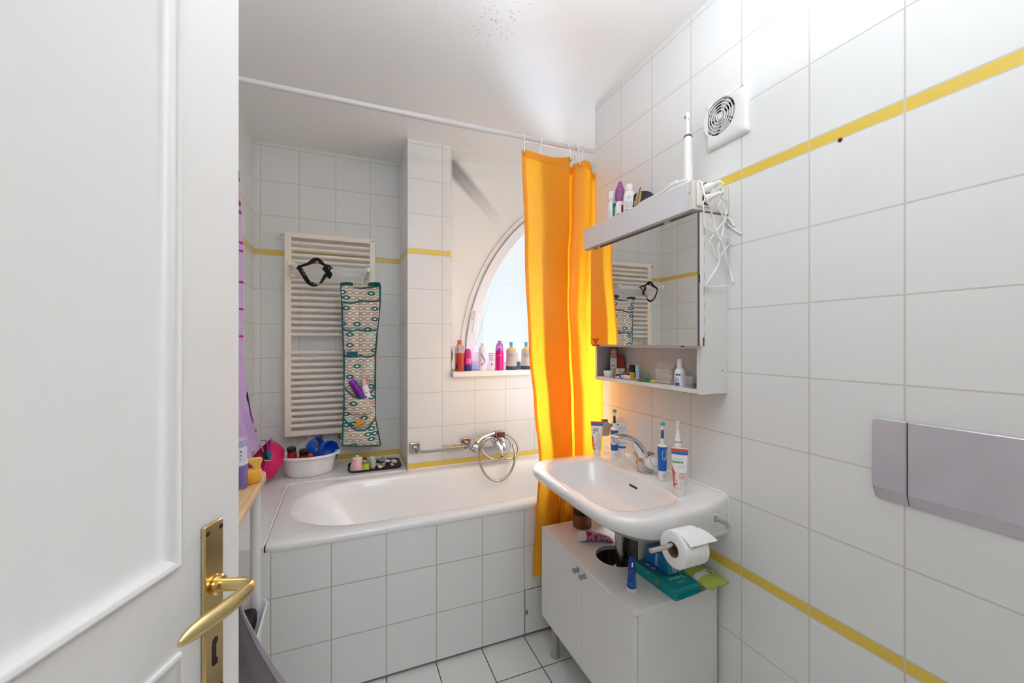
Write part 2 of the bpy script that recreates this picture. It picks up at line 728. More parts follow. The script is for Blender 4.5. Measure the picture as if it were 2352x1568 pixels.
def arc_pts(r, n=44, x1=WX1):
    e_ = math.acos((ACX - x1) / r)
    return [(ACX - r * math.cos(e_ * i / n), ACZ + r * math.sin(e_ * i / n)) for i in range(n + 1)]


def arc_band(mb, ro, ri, ya, yb, zlow, mi=0):
    """a ring-shaped profile between two radii, running straight down below the arch centre"""
    po, pi_ = arc_pts(ro), arc_pts(ri)
    po = [(ACX - ro, zlow)] + po
    pi_ = [(ACX - ri, zlow)] + pi_
    rings = []
    for (ox, oz), (ix, iz) in zip(po, pi_):
        rings.append([(ox, ya, oz), (ix, ya, iz), (ix, yb, iz), (ox, yb, oz)])
    mb.loft([[Vector(p) for p in r] for r in rings], True, True, True, mi)


PVC = P('#F3F4F6', 0.28)
GASKET = P('#8E93A3', 0.6)
mb = MB()
arc_band(mb, AR - 0.001, AR - 0.030, REV_Y - 0.012, REV_Y + 0.05, 1.165)
mb.box((ACX - AR + 0.002, REV_Y - 0.0105, 1.1635), (WX1, REV_Y + 0.049, 1.204))
mb.box((WX1 - 0.03, REV_Y - 0.012, 1.165), (WX1, REV_Y + 0.05, 2.39))
build('window_frame', mb, PVC, win, bev=0.002)
mb = MB()
arc_band(mb, AR - 0.0300, AR - 0.0325, REV_Y - 0.012, REV_Y + 0.04, 1.207)
build('gasket', mb, GASKET, win)
mb = MB()
arc_band(mb, AR - 0.033, AR - 0.090, REV_Y - 0.032, REV_Y + 0.04, 1.205)
mb.box((ACX - AR + 0.036, REV_Y - 0.0305, 1.2065), (WX1 - 0.031, REV_Y + 0.039, 1.277))
build('sash', mb, PVC, win, bev=0.004)
# pane
gm = bpy.data.materials.new('window_glass')
gm.use_nodes = True
nt = gm.node_tree
nt.nodes.clear()
go = nt.nodes.new('ShaderNodeOutputMaterial')
tr = nt.nodes.new('ShaderNodeBsdfTransparent')
tr.inputs[0].default_value = (0.96, 0.98, 0.99, 1)
gl = nt.nodes.new('ShaderNodeBsdfGlossy')
gl.inputs['Roughness'].default_value = 0.02
mx = nt.nodes.new('ShaderNodeMixShader')
frn = nt.nodes.new('ShaderNodeFresnel')
frn.inputs['IOR'].default_value = 1.45
nt.links.new(frn.outputs[0], mx.inputs[0])
nt.links.new(tr.outputs[0], mx.inputs[1])
nt.links.new(gl.outputs[0], mx.inputs[2])
nt.links.new(mx.outputs[0], go.inputs[0])
mb = MB()
pp = arc_pts(AR - 0.088)
poly = [(ACX - AR + 0.088, 1.27)] + pp + [(WX1 - 0.03, 1.27)]
mb.prism([Vector((x, REV_Y + 0.012, z)) for x, z in poly], (0, 0.004, 0))
build('pane', mb, gm, win)
# lever handle of the sash
mb = MB()
hx, hz = 0.7635, 1.515
mb.obox((hx + 0.006, REV_Y - 0.036, hz - 0.006), (0.012, 0, 0.004), (0, 0.005, 0), (-0.008, 0, 0.03))
mb.tube(smooth_path([(hx + 0.012, REV_Y - 0.036, hz + 0.012), (hx + 0.012, REV_Y - 0.062, hz + 0.012), (hx + 0.012, REV_Y - 0.068, hz), (hx + 0.006, REV_Y - 0.068, hz - 0.05), (hx - 0.006, REV_Y - 0.066, hz - 0.115)], 5), 0.0095, 10)
build('window_handle', mb, PVC, win)

# ------------------------------------------------------------------ tiled surround of the bath
TX0, TX1 = -0.265, 1.46
mb = MB()
mb.box((XL, YT, 0.016), (XA, YT + 0.055, 0.583), 0)
mb.box((XL, YT, 0.583), (TX0, YT + 0.055, ZL - 0.002), 0)
struct('wall_bath_front', mb, TILE_T)  # tiled front wall of the bath
mb = MB()
mb.box((XL, YT + 0.012, 0.0), (XA, YT + 0.05, 0.016), 0)
struct('baseboard_bath', mb, P('#8D8884', 0.6))
mb = MB()
mb.box((XL, YT + 0.002, ZL - 0.03), (TX0, YB, ZL))
mb.box((XL, YB, ZL - 0.03), (0.3345, YN, ZL))
mb.box((XL, YT + 0.06, 0.0), (TX0, YB, ZL - 0.03))
mb.box((XL, YB, 0.0), (0.3345, YN, ZL - 0.03))
struct('trim_3', mb, TILE_L)
# white sealant strips along the bath
SEAL = P('#F0EDE6', 0.45)
mb = MB()
mb.tube(smooth_path([(TX0 - 0.002, YT + 0.01, 0.607), (TX0 - 0.002, YB - 0.07, 0.608), (TX0 + 0.012, YB - 0.025, 0.608), (TX0 + 0.06, YB - 0.003, 0.608), (0.33, YB - 0.003, 0.608)], 5), 0.0045, 6)
mb.tube([(0.34, YB - 0.003, 0.609), (XA - 0.01, YB - 0.003, 0.609)], 0.005, 6)
struct('trim_4', mb, SEAL)

# ------------------------------------------------------------------ door_1, standing open at the left
PH = math.radians(22.9)
DD = Vector((math.sin(PH), math.cos(PH), 0))        # hinge -> free edge
DN = Vector((math.cos(PH), -math.sin(PH), 0))       # face towards the camera
DP = Vector((-0.147, 0.7307, 0))
door = thing('door_1', '', '', (DP.x, DP.y, 0.0), kind='structure')
DW = 0.735


def dp(s, z, n=0.0):
    p = DP - DD * s + DN * n
    return Vector((p.x, p.y, z))


DOOR_PAINT = P('#E9E7E3', 0.33)
panels = [(0.1095, 0.625, 1.0606, 1.93), (0.1095, 0.625, 0.2, 0.954)]
mb = MB()
# leaf: back and edges, and the stiles and rails round the two panels
s_cuts = [0.0, 0.1095, 0.625, DW]
z_cuts = [0.008, 0.2, 0.954, 1.0606, 1.93, 2.04]
for i in range(3):
    for j in range(5):
        if i == 1 and j in (1, 3):
            continue
        a, c_ = s_cuts[i], s_cuts[i + 1]
        z0, z1 = z_cuts[j], z_cuts[j + 1]
        mb.add([dp(a, z0), dp(c_, z0), dp(c_, z1), dp(a, z1)], [(0, 1, 2, 3)])
T = -0.04
z0, z1 = 0.008, 2.04
mb.add([dp(0, z0, T), dp(DW, z0, T), dp(DW, z1, T), dp(0, z1, T)], [(3, 2, 1, 0)])
for (p, q) in (((0, z0), (0, z1)), ((DW, z1), (DW, z0)), ((0, z1), (DW, z1)), ((DW, z0), (0, z0))):
    mb.add([dp(*p), dp(*q), dp(q[0], q[1], T), dp(p[0], p[1], T)], [(0, 1, 2, 3)])
build('door_leaf', mb, DOOR_PAINT, door, angle=20)
prof = [(0.0, 0.0), (0.0005, 0.0045), (0.0035, 0.006), (0.0065, 0.0045), (0.0085, 0.001), (0.012, -0.002), (0.017, -0.0085), (0.021, -0.0105), (0.024, -0.012)]
for (sa, sb, za, zb) in panels:
    mb = MB()
    rings = []
    for off, h in prof:
        rings.append([dp(sa + off, za + off, h), dp(sb - off, za + off, h), dp(sb - off, zb - off, h), dp(sa + off, zb - off, h)])
    mb.loft(rings, False, True)
    build('moulded_panel', mb, DOOR_PAINT, door, angle=50)

# brass back plate, lever, keyhole and screws
BRASS = P('#E2C88E', 0.2, 1.0)
BRASS_DARK = P('#2A2018', 0.5)
hs = 0.0575
mb = MB()
zt, zb_ = 1.092, 0.847
mb.obox(dp(hs, (zt + zb_) / 2, 0.003), DD * 0.0172, DN * 0.003, Vector((0, 0, (zt - zb_) / 2)))
plate = build('handle_plate', mb, BRASS, door, bev=0.0015)
mb = MB()
for sz, ss in ((1.0815, 0.0125), (1.0815, -0.0125), (0.859, 0.0125), (0.859, -0.0125)):
    mb.lathe([(0.0034, 0), (0.0034, 0.0004)], dp(hs + ss, sz, 0.0060), DN, 14)
build('screw_hole', mb, BRASS_DARK, plate)
mb = MB()
mb.lathe([(0.0052, 0), (0.0052, 0.0005)], dp(hs - 0.001, 0.929, 0.0059), DN, 18)
mb.obox(dp(hs + 0.001, 0.912, 0.0061), DD * 0.0036, DN * 0.0004, Vector((0, 0, 0.014)))
mb.obox(dp(hs - 0.002, 0.900, 0.0061), DD * 0.0036, DN * 0.0004, Vector((0, 0, 0.004)))
build('keyhole', mb, BRASS_DARK, plate)
hz = 1.0045
mb = MB()
mb.lathe([(0.0115, 0.0), (0.0135, 0.002), (0.0135, 0.005), (0.0112, 0.007), (0.0112, 0.0075)], dp(hs - 0.004, hz, 0.006), DN, 28)
path = [dp(hs - 0.004, hz, 0.012), dp(hs - 0.0045, hz, 0.030), dp(hs - 0.005, hz + 0.0005, 0.044), dp(hs - 0.002, hz + 0.001, 0.0535), dp(hs + 0.008, hz + 0.001, 0.0575),
        dp(hs + 0.024, hz, 0.0565), dp(hs + 0.045, hz - 0.001, 0.053), dp(hs + 0.07, hz - 0.002, 0.047), dp(hs + 0.09, hz - 0.003, 0.043), dp(hs + 0.104, hz - 0.003, 0.043)]
sp_ = smooth_path(path, 6)
nn = len(sp_)
rad = []
for i in range(nn):
    t = i / (nn - 1)
    rad.append(0.0088 if t < 0.33 else 0.0088 + (0.0112 - 0.0088) * min(1, (t - 0.33) / 0.3) - 0.0075 * max(0, (t - 0.75) / 0.25) ** 2)
mb.tube(sp_, rad, 18, flat=0.72, up=(0, 0, 1))
build('lever', mb, BRASS, door)

# ------------------------------------------------------------------ the hallway behind the photographer
mb = MB()
mb.box((-1.3, -1.72, -0.1), (1.7, -1.62, ZC))
mb.box((-1.4, -1.72, -0.1), (-1.3, -0.06, ZC))
mb.box((1.7, -1.72, -0.1), (1.8, -0.06, ZC))
mb.box((-1.3, -0.07, 0.0), (XL, -0.06, ZC))
mb.box((XA, -0.07, 0.0), (1.7, -0.06, ZC))
mb.box((XL - 0.1, -0.061, ZC - 0.0), (XA + 0.1, -0.06, ZC + 0.08))
struct('wall_hallway', mb, PLASTER)
mb = MB()
mb.box((-1.4, -1.72, ZC), (1.8, -0.06, ZC + 0.08))
struct('ceiling_hallway', mb, PLASTER)
mb = MB()
mb.box((-1.4, -1.72, -0.1), (1.8, -0.06, 0.0))
struct('floor_hallway', mb, P('#B89B78', 0.45))

# ================================================================== bathtub
ENAMEL = P('#F2F1EE', 0.12, coat=0.4)


def rect_ring(cx, cy, angs, x0, x1, y0, y1, r, z):
    """points of a rounded rectangle seen from (cx, cy) under the given angles"""
    out = []
    for a in angs:
        dx, dy = math.cos(a), math.sin(a)
        tx = ((x1 if dx > 0 else x0) - cx) / dx if abs(dx) > 1e-9 else 1e9
        ty = ((y1 if dy > 0 else y0) - cy) / dy if abs(dy) > 1e-9 else 1e9
        t = min(tx, ty)
        x, y = cx + dx * t, cy + dy * t
        # round the corner
        qx = min(max(x, x0 + r), x1 - r)
        qy = min(max(y, y0 + r), y1 - r)
        if (x < x0 + r or x > x1 - r) and (y < y0 + r or y > y1 - r):
            v = Vector((x - qx, y - qy))
            if v.length > 1e-9:
                v = v.normalized() * r
            x, y = qx + v.x, qy + v.y
        out.append(Vector((x, y, z(x, y) if callable(z) else z)))
    return out


def super_ring(angs, x0, x1, y0, y1, p, z):
    """superellipse points under true polar angles about its own centre"""
    cx, cy, ax, ay = (x0 + x1) / 2, (y0 + y1) / 2, (x1 - x0) / 2, (y1 - y0) / 2
    out = []
    for a in angs:
        dx, dy = math.cos(a), math.sin(a)
        t = (abs(dx / ax) ** p + abs(dy / ay) ** p) ** (-1.0 / p)
        out.append(Vector((cx + dx * t, cy + dy * t, z)))
    return out


def mix_angles(n, cx, cy, x0, x1, y0, y1):
    """evenly spread directions plus extra ones at the corners and ends"""
    angs = []
    peri = []
    for k in range(n):
        t = k / n * 4
        s_ = int(t)
        q = t - s_
        p = [(x0 + (x1 - x0) * q, y0), (x1, y0 + (y1 - y0) * q), (x1 - (x1 - x0) * q, y1), (x0, y1 - (y1 - y0) * q)][s_]
        angs.append(math.atan2(p[1] - cy, p[0] - cx))
    return sorted(angs)


tub = thing('bathtub', 'white enamel bathtub set into the tiled surround under the window', 'bathtub', ((TX0 + TX1) / 2, 2.04, 0.6))
cx, cy = 0.60, 2.04
TY0, TY1 = YT - 0.004, YB - 0.001
angs = mix_angles(200, cx, cy, TX0, TX1, TY0, TY1)
R = []
R.append(rect_ring(cx, cy, angs, TX0, TX1, TY0 + 0.003, TY1, 0.02, 0.578))
R.append(rect_ring(cx, cy, angs, TX0, TX1, TY0, TY1, 0.022, 0.582))
R.append(rect_ring(cx, cy, angs, TX0, TX1, TY0, TY1, 0.024, 0.597))
R.append(rect_ring(cx, cy, angs, TX0 + 0.002, TX1, TY0 + 0.004, TY1, 0.028, 0.6045))
R.append(rect_ring(cx, cy, angs, TX0 + 0.010, TX1 - 0.01, TY0 + 0.013, TY1 - 0.006, 0.035, 0.607))


def inner(x0, x1, y0, y1, z, pl=2.35, pr=6.0):
    """basin outline: round at the left (sloping) end, squarer at the right"""
    out = []
    ccx = 0.60
    ay = (y1 - y0) / 2
    ccy = (y0 + y1) / 2
    for a in angs:
        dx, dy = math.cos(a), math.sin(a)
        if dx < 0:
            ax, p = ccx - x0, 4.6
        else:
            ax, p = x1 - ccx, pr
        if dx < 0:
            # straight flanks closed by a half-round end
            lo, hi = 0.0, 2.0
            rr = ay * 1.12
            for _ in range(46):
                t = (lo + hi) / 2
                x, y = ccx + dx * t, dy * t
                xe = x0 + rr
                if x > xe:
                    ins = abs(y) < ay
                else:
                    ins = ((x - xe) / rr) ** 2 + abs(y / ay) ** 2.3 < 1
                if ins:
                    lo = t
                else:
                    hi = t
            t = lo
        else:
            t = (abs(dx / ax) ** p + abs(dy / ay) ** p) ** (-1.0 / p)
        out.append(Vector((ccx + dx * t, ccy + dy * t, z)))
    return out


R.append(inner(-0.215, 1.385, 1.757, 2.322, 0.6065))
R.append(inner(-0.211, 1.381, 1.761, 2.318, 0.6055))
R.append(inner(-0.203, 1.374, 1.768, 2.311, 0.600))
R.append(inner(-0.190, 1.366, 1.776, 2.303, 0.585))
R.append(inner(-0.150, 1.350, 1.790, 2.290, 0.53))
R.append(inner(-0.085, 1.335, 1.804, 2.276, 0.45))
R.append(inner(0.000, 1.320, 1.818, 2.262, 0.35))
R.append(inner(0.070, 1.305, 1.832, 2.248, 0.27))
R.append(inner(0.130, 1.290, 1.850, 2.230, 0.215))
R.append(inner(0.220, 1.250, 1.890, 2.190, 0.185))
R.append(inner(0.400, 1.100, 1.980, 2.110, 0.178))
mb = MB()
mb.loft(R, False, True)
o = build('tub_shell', mb, ENAMEL, tub, angle=60)

# access hatch in the bath front, its own single tile
hat = thing('access_hatch', 'small square tiled access hatch low in the bath front beside the vanity cabinet', 'hatch', (0.86, YT, 0.11))
mb = MB()
mb.box((0.7605, YT - 0.0045, 0.020), (0.955, YT - 0.0003, 0.2125))
build('hatch_panel', mb, P('#E6E5E2', 0.2), hat, bev=0.0008)
mb = MB()
mb.obox((0.7625, YT - 0.0055, 0.117), (0.006, 0, 0), (0, 0.004, 0), (0, 0, 0.008))
build('hatch_catch', mb, STEEL_BRUSHED, hat, bev=0.001)
mb = MB()
mb.box((0.7585, YT - 0.0012, 0.018), (0.957, YT - 0.0002, 0.2150))
build('hatch_gap', mb, P('#4A4440', 0.8), hat)

# ================================================================== washbasin
sink = thing('washbasin', 'white ceramic washbasin fixed to the tiled right wall', 'washbasin', (XR, 1.23, 0.78))
CER = P('#ECEAE8', 0.09, coat=0.5)
SX0, SX1, SY0, SY1 = 0.676, XR - 0.0005, 0.905, 1.545
ccx, ccy = 0.87, 1.215
sangs = mix_angles(160, ccx, ccy, SX0, SX1, SY0, SY1)


def zlow(x, y):
    t = max(0.0, min(1.0, (x - SX0) / (SX1 - SX0)))
    return 0.806 - 0.092 * t ** 0.9


def s_ring(inset, r, z, back=0.0):
    """outline of the basin: rounded front, the sides closing in a little towards the wall"""
    pts_ = rect_ring(ccx, ccy, sangs, SX0 + inset, SX1 + r + 0.01, SY0 + inset, SY1 - inset, r, 0.0)
    out = []
    for p in pts_:
        p = Vector((min(p.x, SX1 - back), p.y, 0))
        t = max(0.0, (p.x - 0.93) / (SX1 - 0.93))
        y = ccy + (p.y - ccy) * (1 - 0.15 * t * t) if p.y < ccy else p.y
        # the front edge bows very slightly
        x = p.x + 0.012 * ((y - 1.225) / 0.32) ** 2 * max(0.0, min(1.0, (0.86 - p.x) / 0.17))
        out.append(Vector((x, y, z(x, y) if callable(z) else z)))
    return out


def bowl(x0, x1, y0, y1, z, p=4.2, tw=0.0):
    pts_ = []
    for a in sangs:
        dx, dy = math.cos(a), math.sin(a)
        ax = (x1 - ccx) if dx > 0 else (ccx - x0)
        ay = (y1 - ccy) if dy > 0 else (ccy - y0)
        t = (abs(dx / ax) ** p + abs(dy / ay) ** p) ** (-1.0 / p)
        pts_.append(Vector((ccx + dx * t, ccy + dy * t, z)))
    return pts_


R = []
U_ = s_ring(0.075, 0.10, 0.0)
uc = Vector((0.95, 1.23, 0.0))
for k_, z_ in ((0.22, 0.690), (0.50, 0.694), (0.78, 0.708)):
    R.append([Vector((uc.x + (p.x - uc.x) * k_, uc.y + (p.y - uc.y) * k_, z_ + (0.03 * k_ if p.x < 0.85 else 0.0) * max(0.0, (0.85 - p.x) / 0.1))) for p in U_])
R.append(s_ring(0.075, 0.10, lambda x, y: zlow(x, y) - 0.012 - 0.03 * 0))
R.append(s_ring(0.030, 0.11, lambda x, y: zlow(x, y) - 0.004))
R.append(s_ring(0.012, 0.115, lambda x, y: zlow(x, y) + 0.003))
R.append(s_ring(0.003, 0.118, lambda x, y: zlow(x, y) + 0.014))
R.append(s_ring(0.000, 0.118, lambda x, y: max(zlow(x, y) + 0.024, 0.826 - 0.0)))
R.append(s_ring(0.002, 0.118, 0.838))
R.append(s_ring(0.007, 0.115, 0.8445))
R.append(s_ring(0.014, 0.110, 0.847))


R.append(bowl(0.707, 1.003, 0.968, 1.472, 0.8465))
R.append(bowl(0.712, 0.999, 0.973, 1.467, 0.844))
R.append(bowl(0.720, 0.994, 0.981, 1.459, 0.834))
R.append(bowl(0.733, 0.987, 0.996, 1.446, 0.812, 3.8))
R.append(bowl(0.750, 0.978, 1.018, 1.425, 0.780, 3.4))
R.append(bowl(0.772, 0.966, 1.052, 1.392, 0.750, 3.0))
R.append(bowl(0.805, 0.945, 1.110, 1.330, 0.733, 2.5))
R.append(bowl(0.845, 0.905, 1.185, 1.255, 0.727, 2.2))
mb = MB()
mb.loft(R, True, True)
build('basin', mb, CER, sink, angle=65)
# overflow slot in the back slope of the bowl
mb = MB()
oc = Vector((0.9865, 1.225, 0.8045))
ring_o = [oc + Vector((-0.0025 - 0.28 * 0.0045 * math.sin(a), (0.016 if math.cos(a) > 0 else -0.016) + 0.006 * math.cos(a), 0.006 * math.sin(a))) for a in [2 * math.pi * i / 24 for i in range(24)]]
mb.prism(ring_o, (0.003, 0, 0.0))
build('overflow_slot', mb, P('#3A332C', 0.6), sink)
mb = MB()
mb.lathe([(0.022, 0.0), (0.024, 0.002), (0.020, 0.004), (0.004, 0.0035)], (0.875, 1.222, 0.696), (0, 0, 1), 24)
build('plug', mb, P('#6E6862', 0.35, 0.6), sink)
# sealant against the wall
mb = MB()
mb.tube(smooth_path([(XR - 0.002, 0.968, 0.716), (XR - 0.002, 0.9525, 0.735), (XR - 0.002, 0.9515, 0.822), (XR - 0.002, 0.958, 0.842), (XR - 0.002, 0.975, 0.8475), (XR - 0.002, 1.05, 0.848), (XR - 0.002, 1.53, 0.848)], 6), 0.005, 6)
build('sealant', mb, P('#EDE9E2', 0.5), sink)
# drain trap below
mb = MB()
dx_, dy_ = 0.945, 1.245
mb.lathe([(0.021, 0.700), (0.021, 0.61), (0.017, 0.608), (0.017, 0.50)], (dx_, dy_, 0), (0, 0, 1), 20)
mb.lathe([(0.030, 0.505), (0.031, 0.50), (0.028, 0.49), (0.024, 0.42)], (dx_, dy_, 0), (0, 0, 1), 20)
mb.lathe([(0.0235, 0.655), (0.0235, 0.635)], (dx_, dy_, 0), (0, 0, 1), 20)
build('drain_pipe', mb, P('#C8C2BC', 0.22, 1.0), sink)

# ------------------------------------------------------------------ tap
tap = thing('basin_tap', 'chrome basin tap with two white cross knobs on the washbasin', 'tap', (1.055, 1.245, 0.847))
tb = Vector((1.060, 1.250, 0.847))
sdir = Vector((-0.87, 0.5, 0)).normalized()
sdir = Vector((-0.985, 0.17, 0)).normalized()
mb = MB()
rings = []
for z, rx, ry, off in ((0.0, 0.029, 0.031, 0.0), (0.004, 0.030, 0.032, 0.0), (0.016, 0.027, 0.030, 0.0), (0.035, 0.024, 0.028, 0.002), (0.054, 0.021, 0.024, 0.004), (0.064, 0.013, 0.016, 0.006)):
    rings.append([tb + Vector((-off + rx * math.cos(a), ry * math.sin(a), z)) for a in [2 * math.pi * i / 24 for i in range(24)]])
mb.loft(rings, True, True)
build('tap_body', mb, CHROME_SOFT, tap)
mb = MB()
path = [tb + sdir * d_ + Vector((0, 0, z_)) for d_, z_ in ((-0.004, 0.030), (0.004, 0.052), (0.020, 0.085), (0.045, 0.112), (0.075, 0.128), (0.105, 0.134), (0.128, 0.133))]
sp_ = smooth_path(path, 5)
nn = len(sp_)
mb.tube(sp_, [0.0215 - 0.0085 * (i / (nn - 1)) for i in range(nn)], 16, flat=1.0)
e0 = sp_[-1]
mb.lathe([(0.009, 0.010), (0.0125, 0.0), (0.0135, -0.020), (0.012, -0.0225), (0.009, -0.0215)], e0 + Vector((0, 0, 0.0)), Vector((-0.25, 0.05, 1)).normalized(), 20)
build('spout', mb, CHROME, tap)
KNOB = P('#F0EDE8', 0.3)
for sgn in (-1, 1):
    ax = Vector((0.0, sgn * 0.88, 0.48)).normalized()
    c0 = tb + Vector((-0.002, sgn * 0.014, 0.030))
    mb = MB()
    n_ = 40
    rings = []
    for d_, r_, k_ in ((0.010, 0.013, 0), (0.014, 0.020, 1), (0.032, 0.0230, 1), (0.042, 0.0230, 1), (0.046, 0.020, 0)):
        axx = ax.orthogonal().normalized()
        ayy = ax.cross(axx)
        rings.append([c0 + ax * d_ + axx * (r_ * (1 + 0.055 * k_ * math.cos(8 * a)) * math.cos(a)) + ayy * (r_ * (1 + 0.055 * k_ * math.cos(8 * a)) * math.sin(a)) for a in [2 * math.pi * i / n_ for i in range(n_)]])
    mb.loft(rings, True, True)
    kb = build('knob', mb, KNOB, tap)
    mb = MB()
    mb.lathe([(0.0195, 0.0458), (0.0195, 0.0468), (0.0182, 0.0468)], c0, ax, 28)
    build('knob_ring', mb, P('#8C8884', 0.35, 0.8), kb)
    mb = MB()
    mb.lathe([(0.0180, 0.0468), (0.0176, 0.0476), (0.001, 0.0484)], c0, ax, 28)
    build('knob_cap', mb, P('#F4F1EC', 0.35), kb)
mb = MB()
mb.obox(tb + Vector((0.026, 0.004, 0.062)), (0.010, 0, 0.003), (0, 0.014, 0), (-0.001, 0, 0.004))
mb.tube([tb + Vector((0.024, 0.004, 0.03)), tb + Vector((0.024, 0.004, 0.062))], 0.0025, 8)
build('pop_up_lever', mb, P('#9C9791', 0.25, 1.0), tap, bev=0.001)

# ================================================================== vanity cabinet under the basin
CX0, CX1, CY0, CY1, CZ0, CZ1 = 0.793, 1.130, 0.985, 1.592, 0.157, 0.540
vc = thing('vanity_cabinet', 'low white two-door cabinet on grey legs under the washbasin', 'cabinet', ((CX0 + CX1) / 2, (CY0 + CY1) / 2, 0.0))
MELA = P('#E6E4E1', 0.32)
HC, HR = Vector((0.945, 1.268, 0)), 0.078
mb = MB()
hang = mix_angles(64, HC.x, HC.y, CX0, CX1, CY0, CY1)
topo = rect_ring(HC.x, HC.y, hang, CX0 - 0.002, CX1, CY0, CY1, 0.0005, CZ1)
boto = [Vector((p.x, p.y, CZ1 - 0.016)) for p in topo]
hin = [Vector((HC.x + HR * math.cos(a), HC.y + HR * math.sin(a), CZ1)) for a in hang]
hib = [Vector((p.x, p.y, CZ1 - 0.016)) for p in hin]
mb.loft([hib, boto, topo, hin, hib], False, False)
build('worktop', mb, MELA, vc, angle=30)
mb = MB()
t_ = 0.016
mb.box((CX0 + 0.018, CY0, CZ0), (CX1, CY0 + t_, CZ1 - 0.0165))
mb.box((CX0 + 0.018, CY1 - t_, CZ0), (CX1, CY1, CZ1 - 0.0165))
mb.box((CX0 + 0.018, CY0 + t_, CZ0), (CX1, CY1 - t_, CZ0 + t_))
mb.box((CX1 - 0.006, CY0 + t_, CZ0 + t_), (CX1, CY1 - t_, CZ1 - 0.0165))
build('carcass', mb, MELA, vc, bev=0.0006)
mid = 1.272
for (a, c_, kn) in ((CY0 + 0.0005, mid - 0.0008, 1.2485), (mid + 0.0008, CY1 - 0.0005, 1.2935)):
    mb = MB()
    mb.box((CX0, a, CZ0 + 0.002), (CX0 + 0.0165, c_, CZ1 - 0.0185))
    d_ = build('door', mb, MELA, vc, bev=0.001)
    mb = MB()
    mb.lathe([(0.0095, 0.0), (0.0075, 0.007), (0.0072, 0.012), (0.0092, 0.020), (0.0085, 0.0215), (0.001, 0.022)], (CX0 + 0.0002, kn, CZ1 - 0.0335), (-1, 0, 0), 20)
    build('knob', mb, P('#98958F', 0.5), d_)
for (x, y) in ((0.835, 1.545), (0.835, 1.035), (1.085, 1.545), (1.085, 1.035)):
    mb = MB()
    mb.lathe([(0.0195, 0.0), (0.0195, 0.006), (0.0175, 0.010), (0.0165, 0.012), (0.0165, CZ0)], (x, y, 0.0), (0, 0, 1), 20)
    build('leg', mb, P('#A5A29E', 0.4), vc)

# ================================================================== mirror cabinet on the right wall
mc = thing('mirror_cabinet', 'white wall cabinet with mirrored door and open shelf above the washbasin', 'cabinet', (XR, 1.243, 1.1745))
MX0, MY0, MY1, MZ0, MZ1 = 1.026, 0.954, 1.5325, 1.1745, 1.742
LACQ = P('#E4E1DE', 0.35)
mb = MB()
mb.box((MX0, MY0, MZ0), (XR - 0.0005, MY0 + 0.016, MZ1))
mb.box((MX0, MY1 - 0.016, MZ0), (XR - 0.0005, MY1, MZ1))
mb.box((MX0, MY0 + 0.016, MZ0), (XR - 0.0005, MY1 - 0.016, MZ0 + 0.014))
mb.box((MX0, MY0 + 0.016, 1.318), (XR - 0.0005, MY1 - 0.016, 1.330))
mb.box((MX0, MY0 + 0.016, MZ1 - 0.014), (XR - 0.0005, MY1 - 0.016, MZ1))
mb.box((XR - 0.006, MY0 + 0.016, MZ0 + 0.014), (XR - 0.0005, MY1 - 0.016, MZ1 - 0.014))
build('carcass', mb, LACQ, mc, bev=0.0008)
# small fixings in the side panel
for (xx, zz, r_) in [(1.118, 1.2475, 0.0022), (1.118, 1.620, 0.0022)] + [(MX0 + 0.006, 1.36 + 0.084 * k_, 0.0011) for k_ in range(5)]:
    mb = MB()
    mb.lathe([(r_, 0), (r_, 0.0004)], (xx, MY0 - 0.0002, zz), (0, -1, 0), 12)
    build('screw_hole', mb, P('#4C4642', 0.6), mc)
mb = MB()
mb.box((1.0055, 0.9425, 1.3265), (1.0245, 1.5335, 1.736))
dr_ = build('mirror_door', mb, LACQ, mc, bev=0.0008)
mb = MB()
mb.box((1.0030, 0.9455, 1.3275), (1.0054, 1.5325, 1.735))
MIRROR = P('#E9ECEA', 0.012, 1.0)
mi_ = bpy.data.materials.new('mirror_glass')
mi_.use_nodes = True
pb = mi_.node_tree.nodes['Principled BSDF']
pb.inputs['Base Color'].default_value = (0.93, 0.94, 0.935, 1)
pb.inputs['Metallic'].default_value = 1.0
pb.inputs['Roughness'].default_value = 0.004
tcn = mi_.node_tree.nodes.new('ShaderNodeTexCoord')
nzn = mi_.node_tree.nodes.new('ShaderNodeTexNoise')
nzn.inputs['Scale'].default_value = 3.0
mrn = mi_.node_tree.nodes.new('ShaderNodeMapRange')
mrn.inputs['To Min'].default_value = 0.002
mrn.inputs['To Max'].default_value = 0.008
mi_.node_tree.links.new(tcn.outputs['Object'], nzn.inputs['Vector'])
mi_.node_tree.links.new(nzn.outputs['Fac'], mrn.inputs['Value'])
mi_.node_tree.links.new(mrn.outputs['Result'], pb.inputs['Roughness'])
build('mirror_glass', mb, mi_, dr_)
mb = MB()
mb.box((1.0025, 0.9420, 1.3268), (1.0080, 0.9453, 1.7355))
build('edge_strip', mb, P('#6F6A68', 0.3, 0.7), dr_)
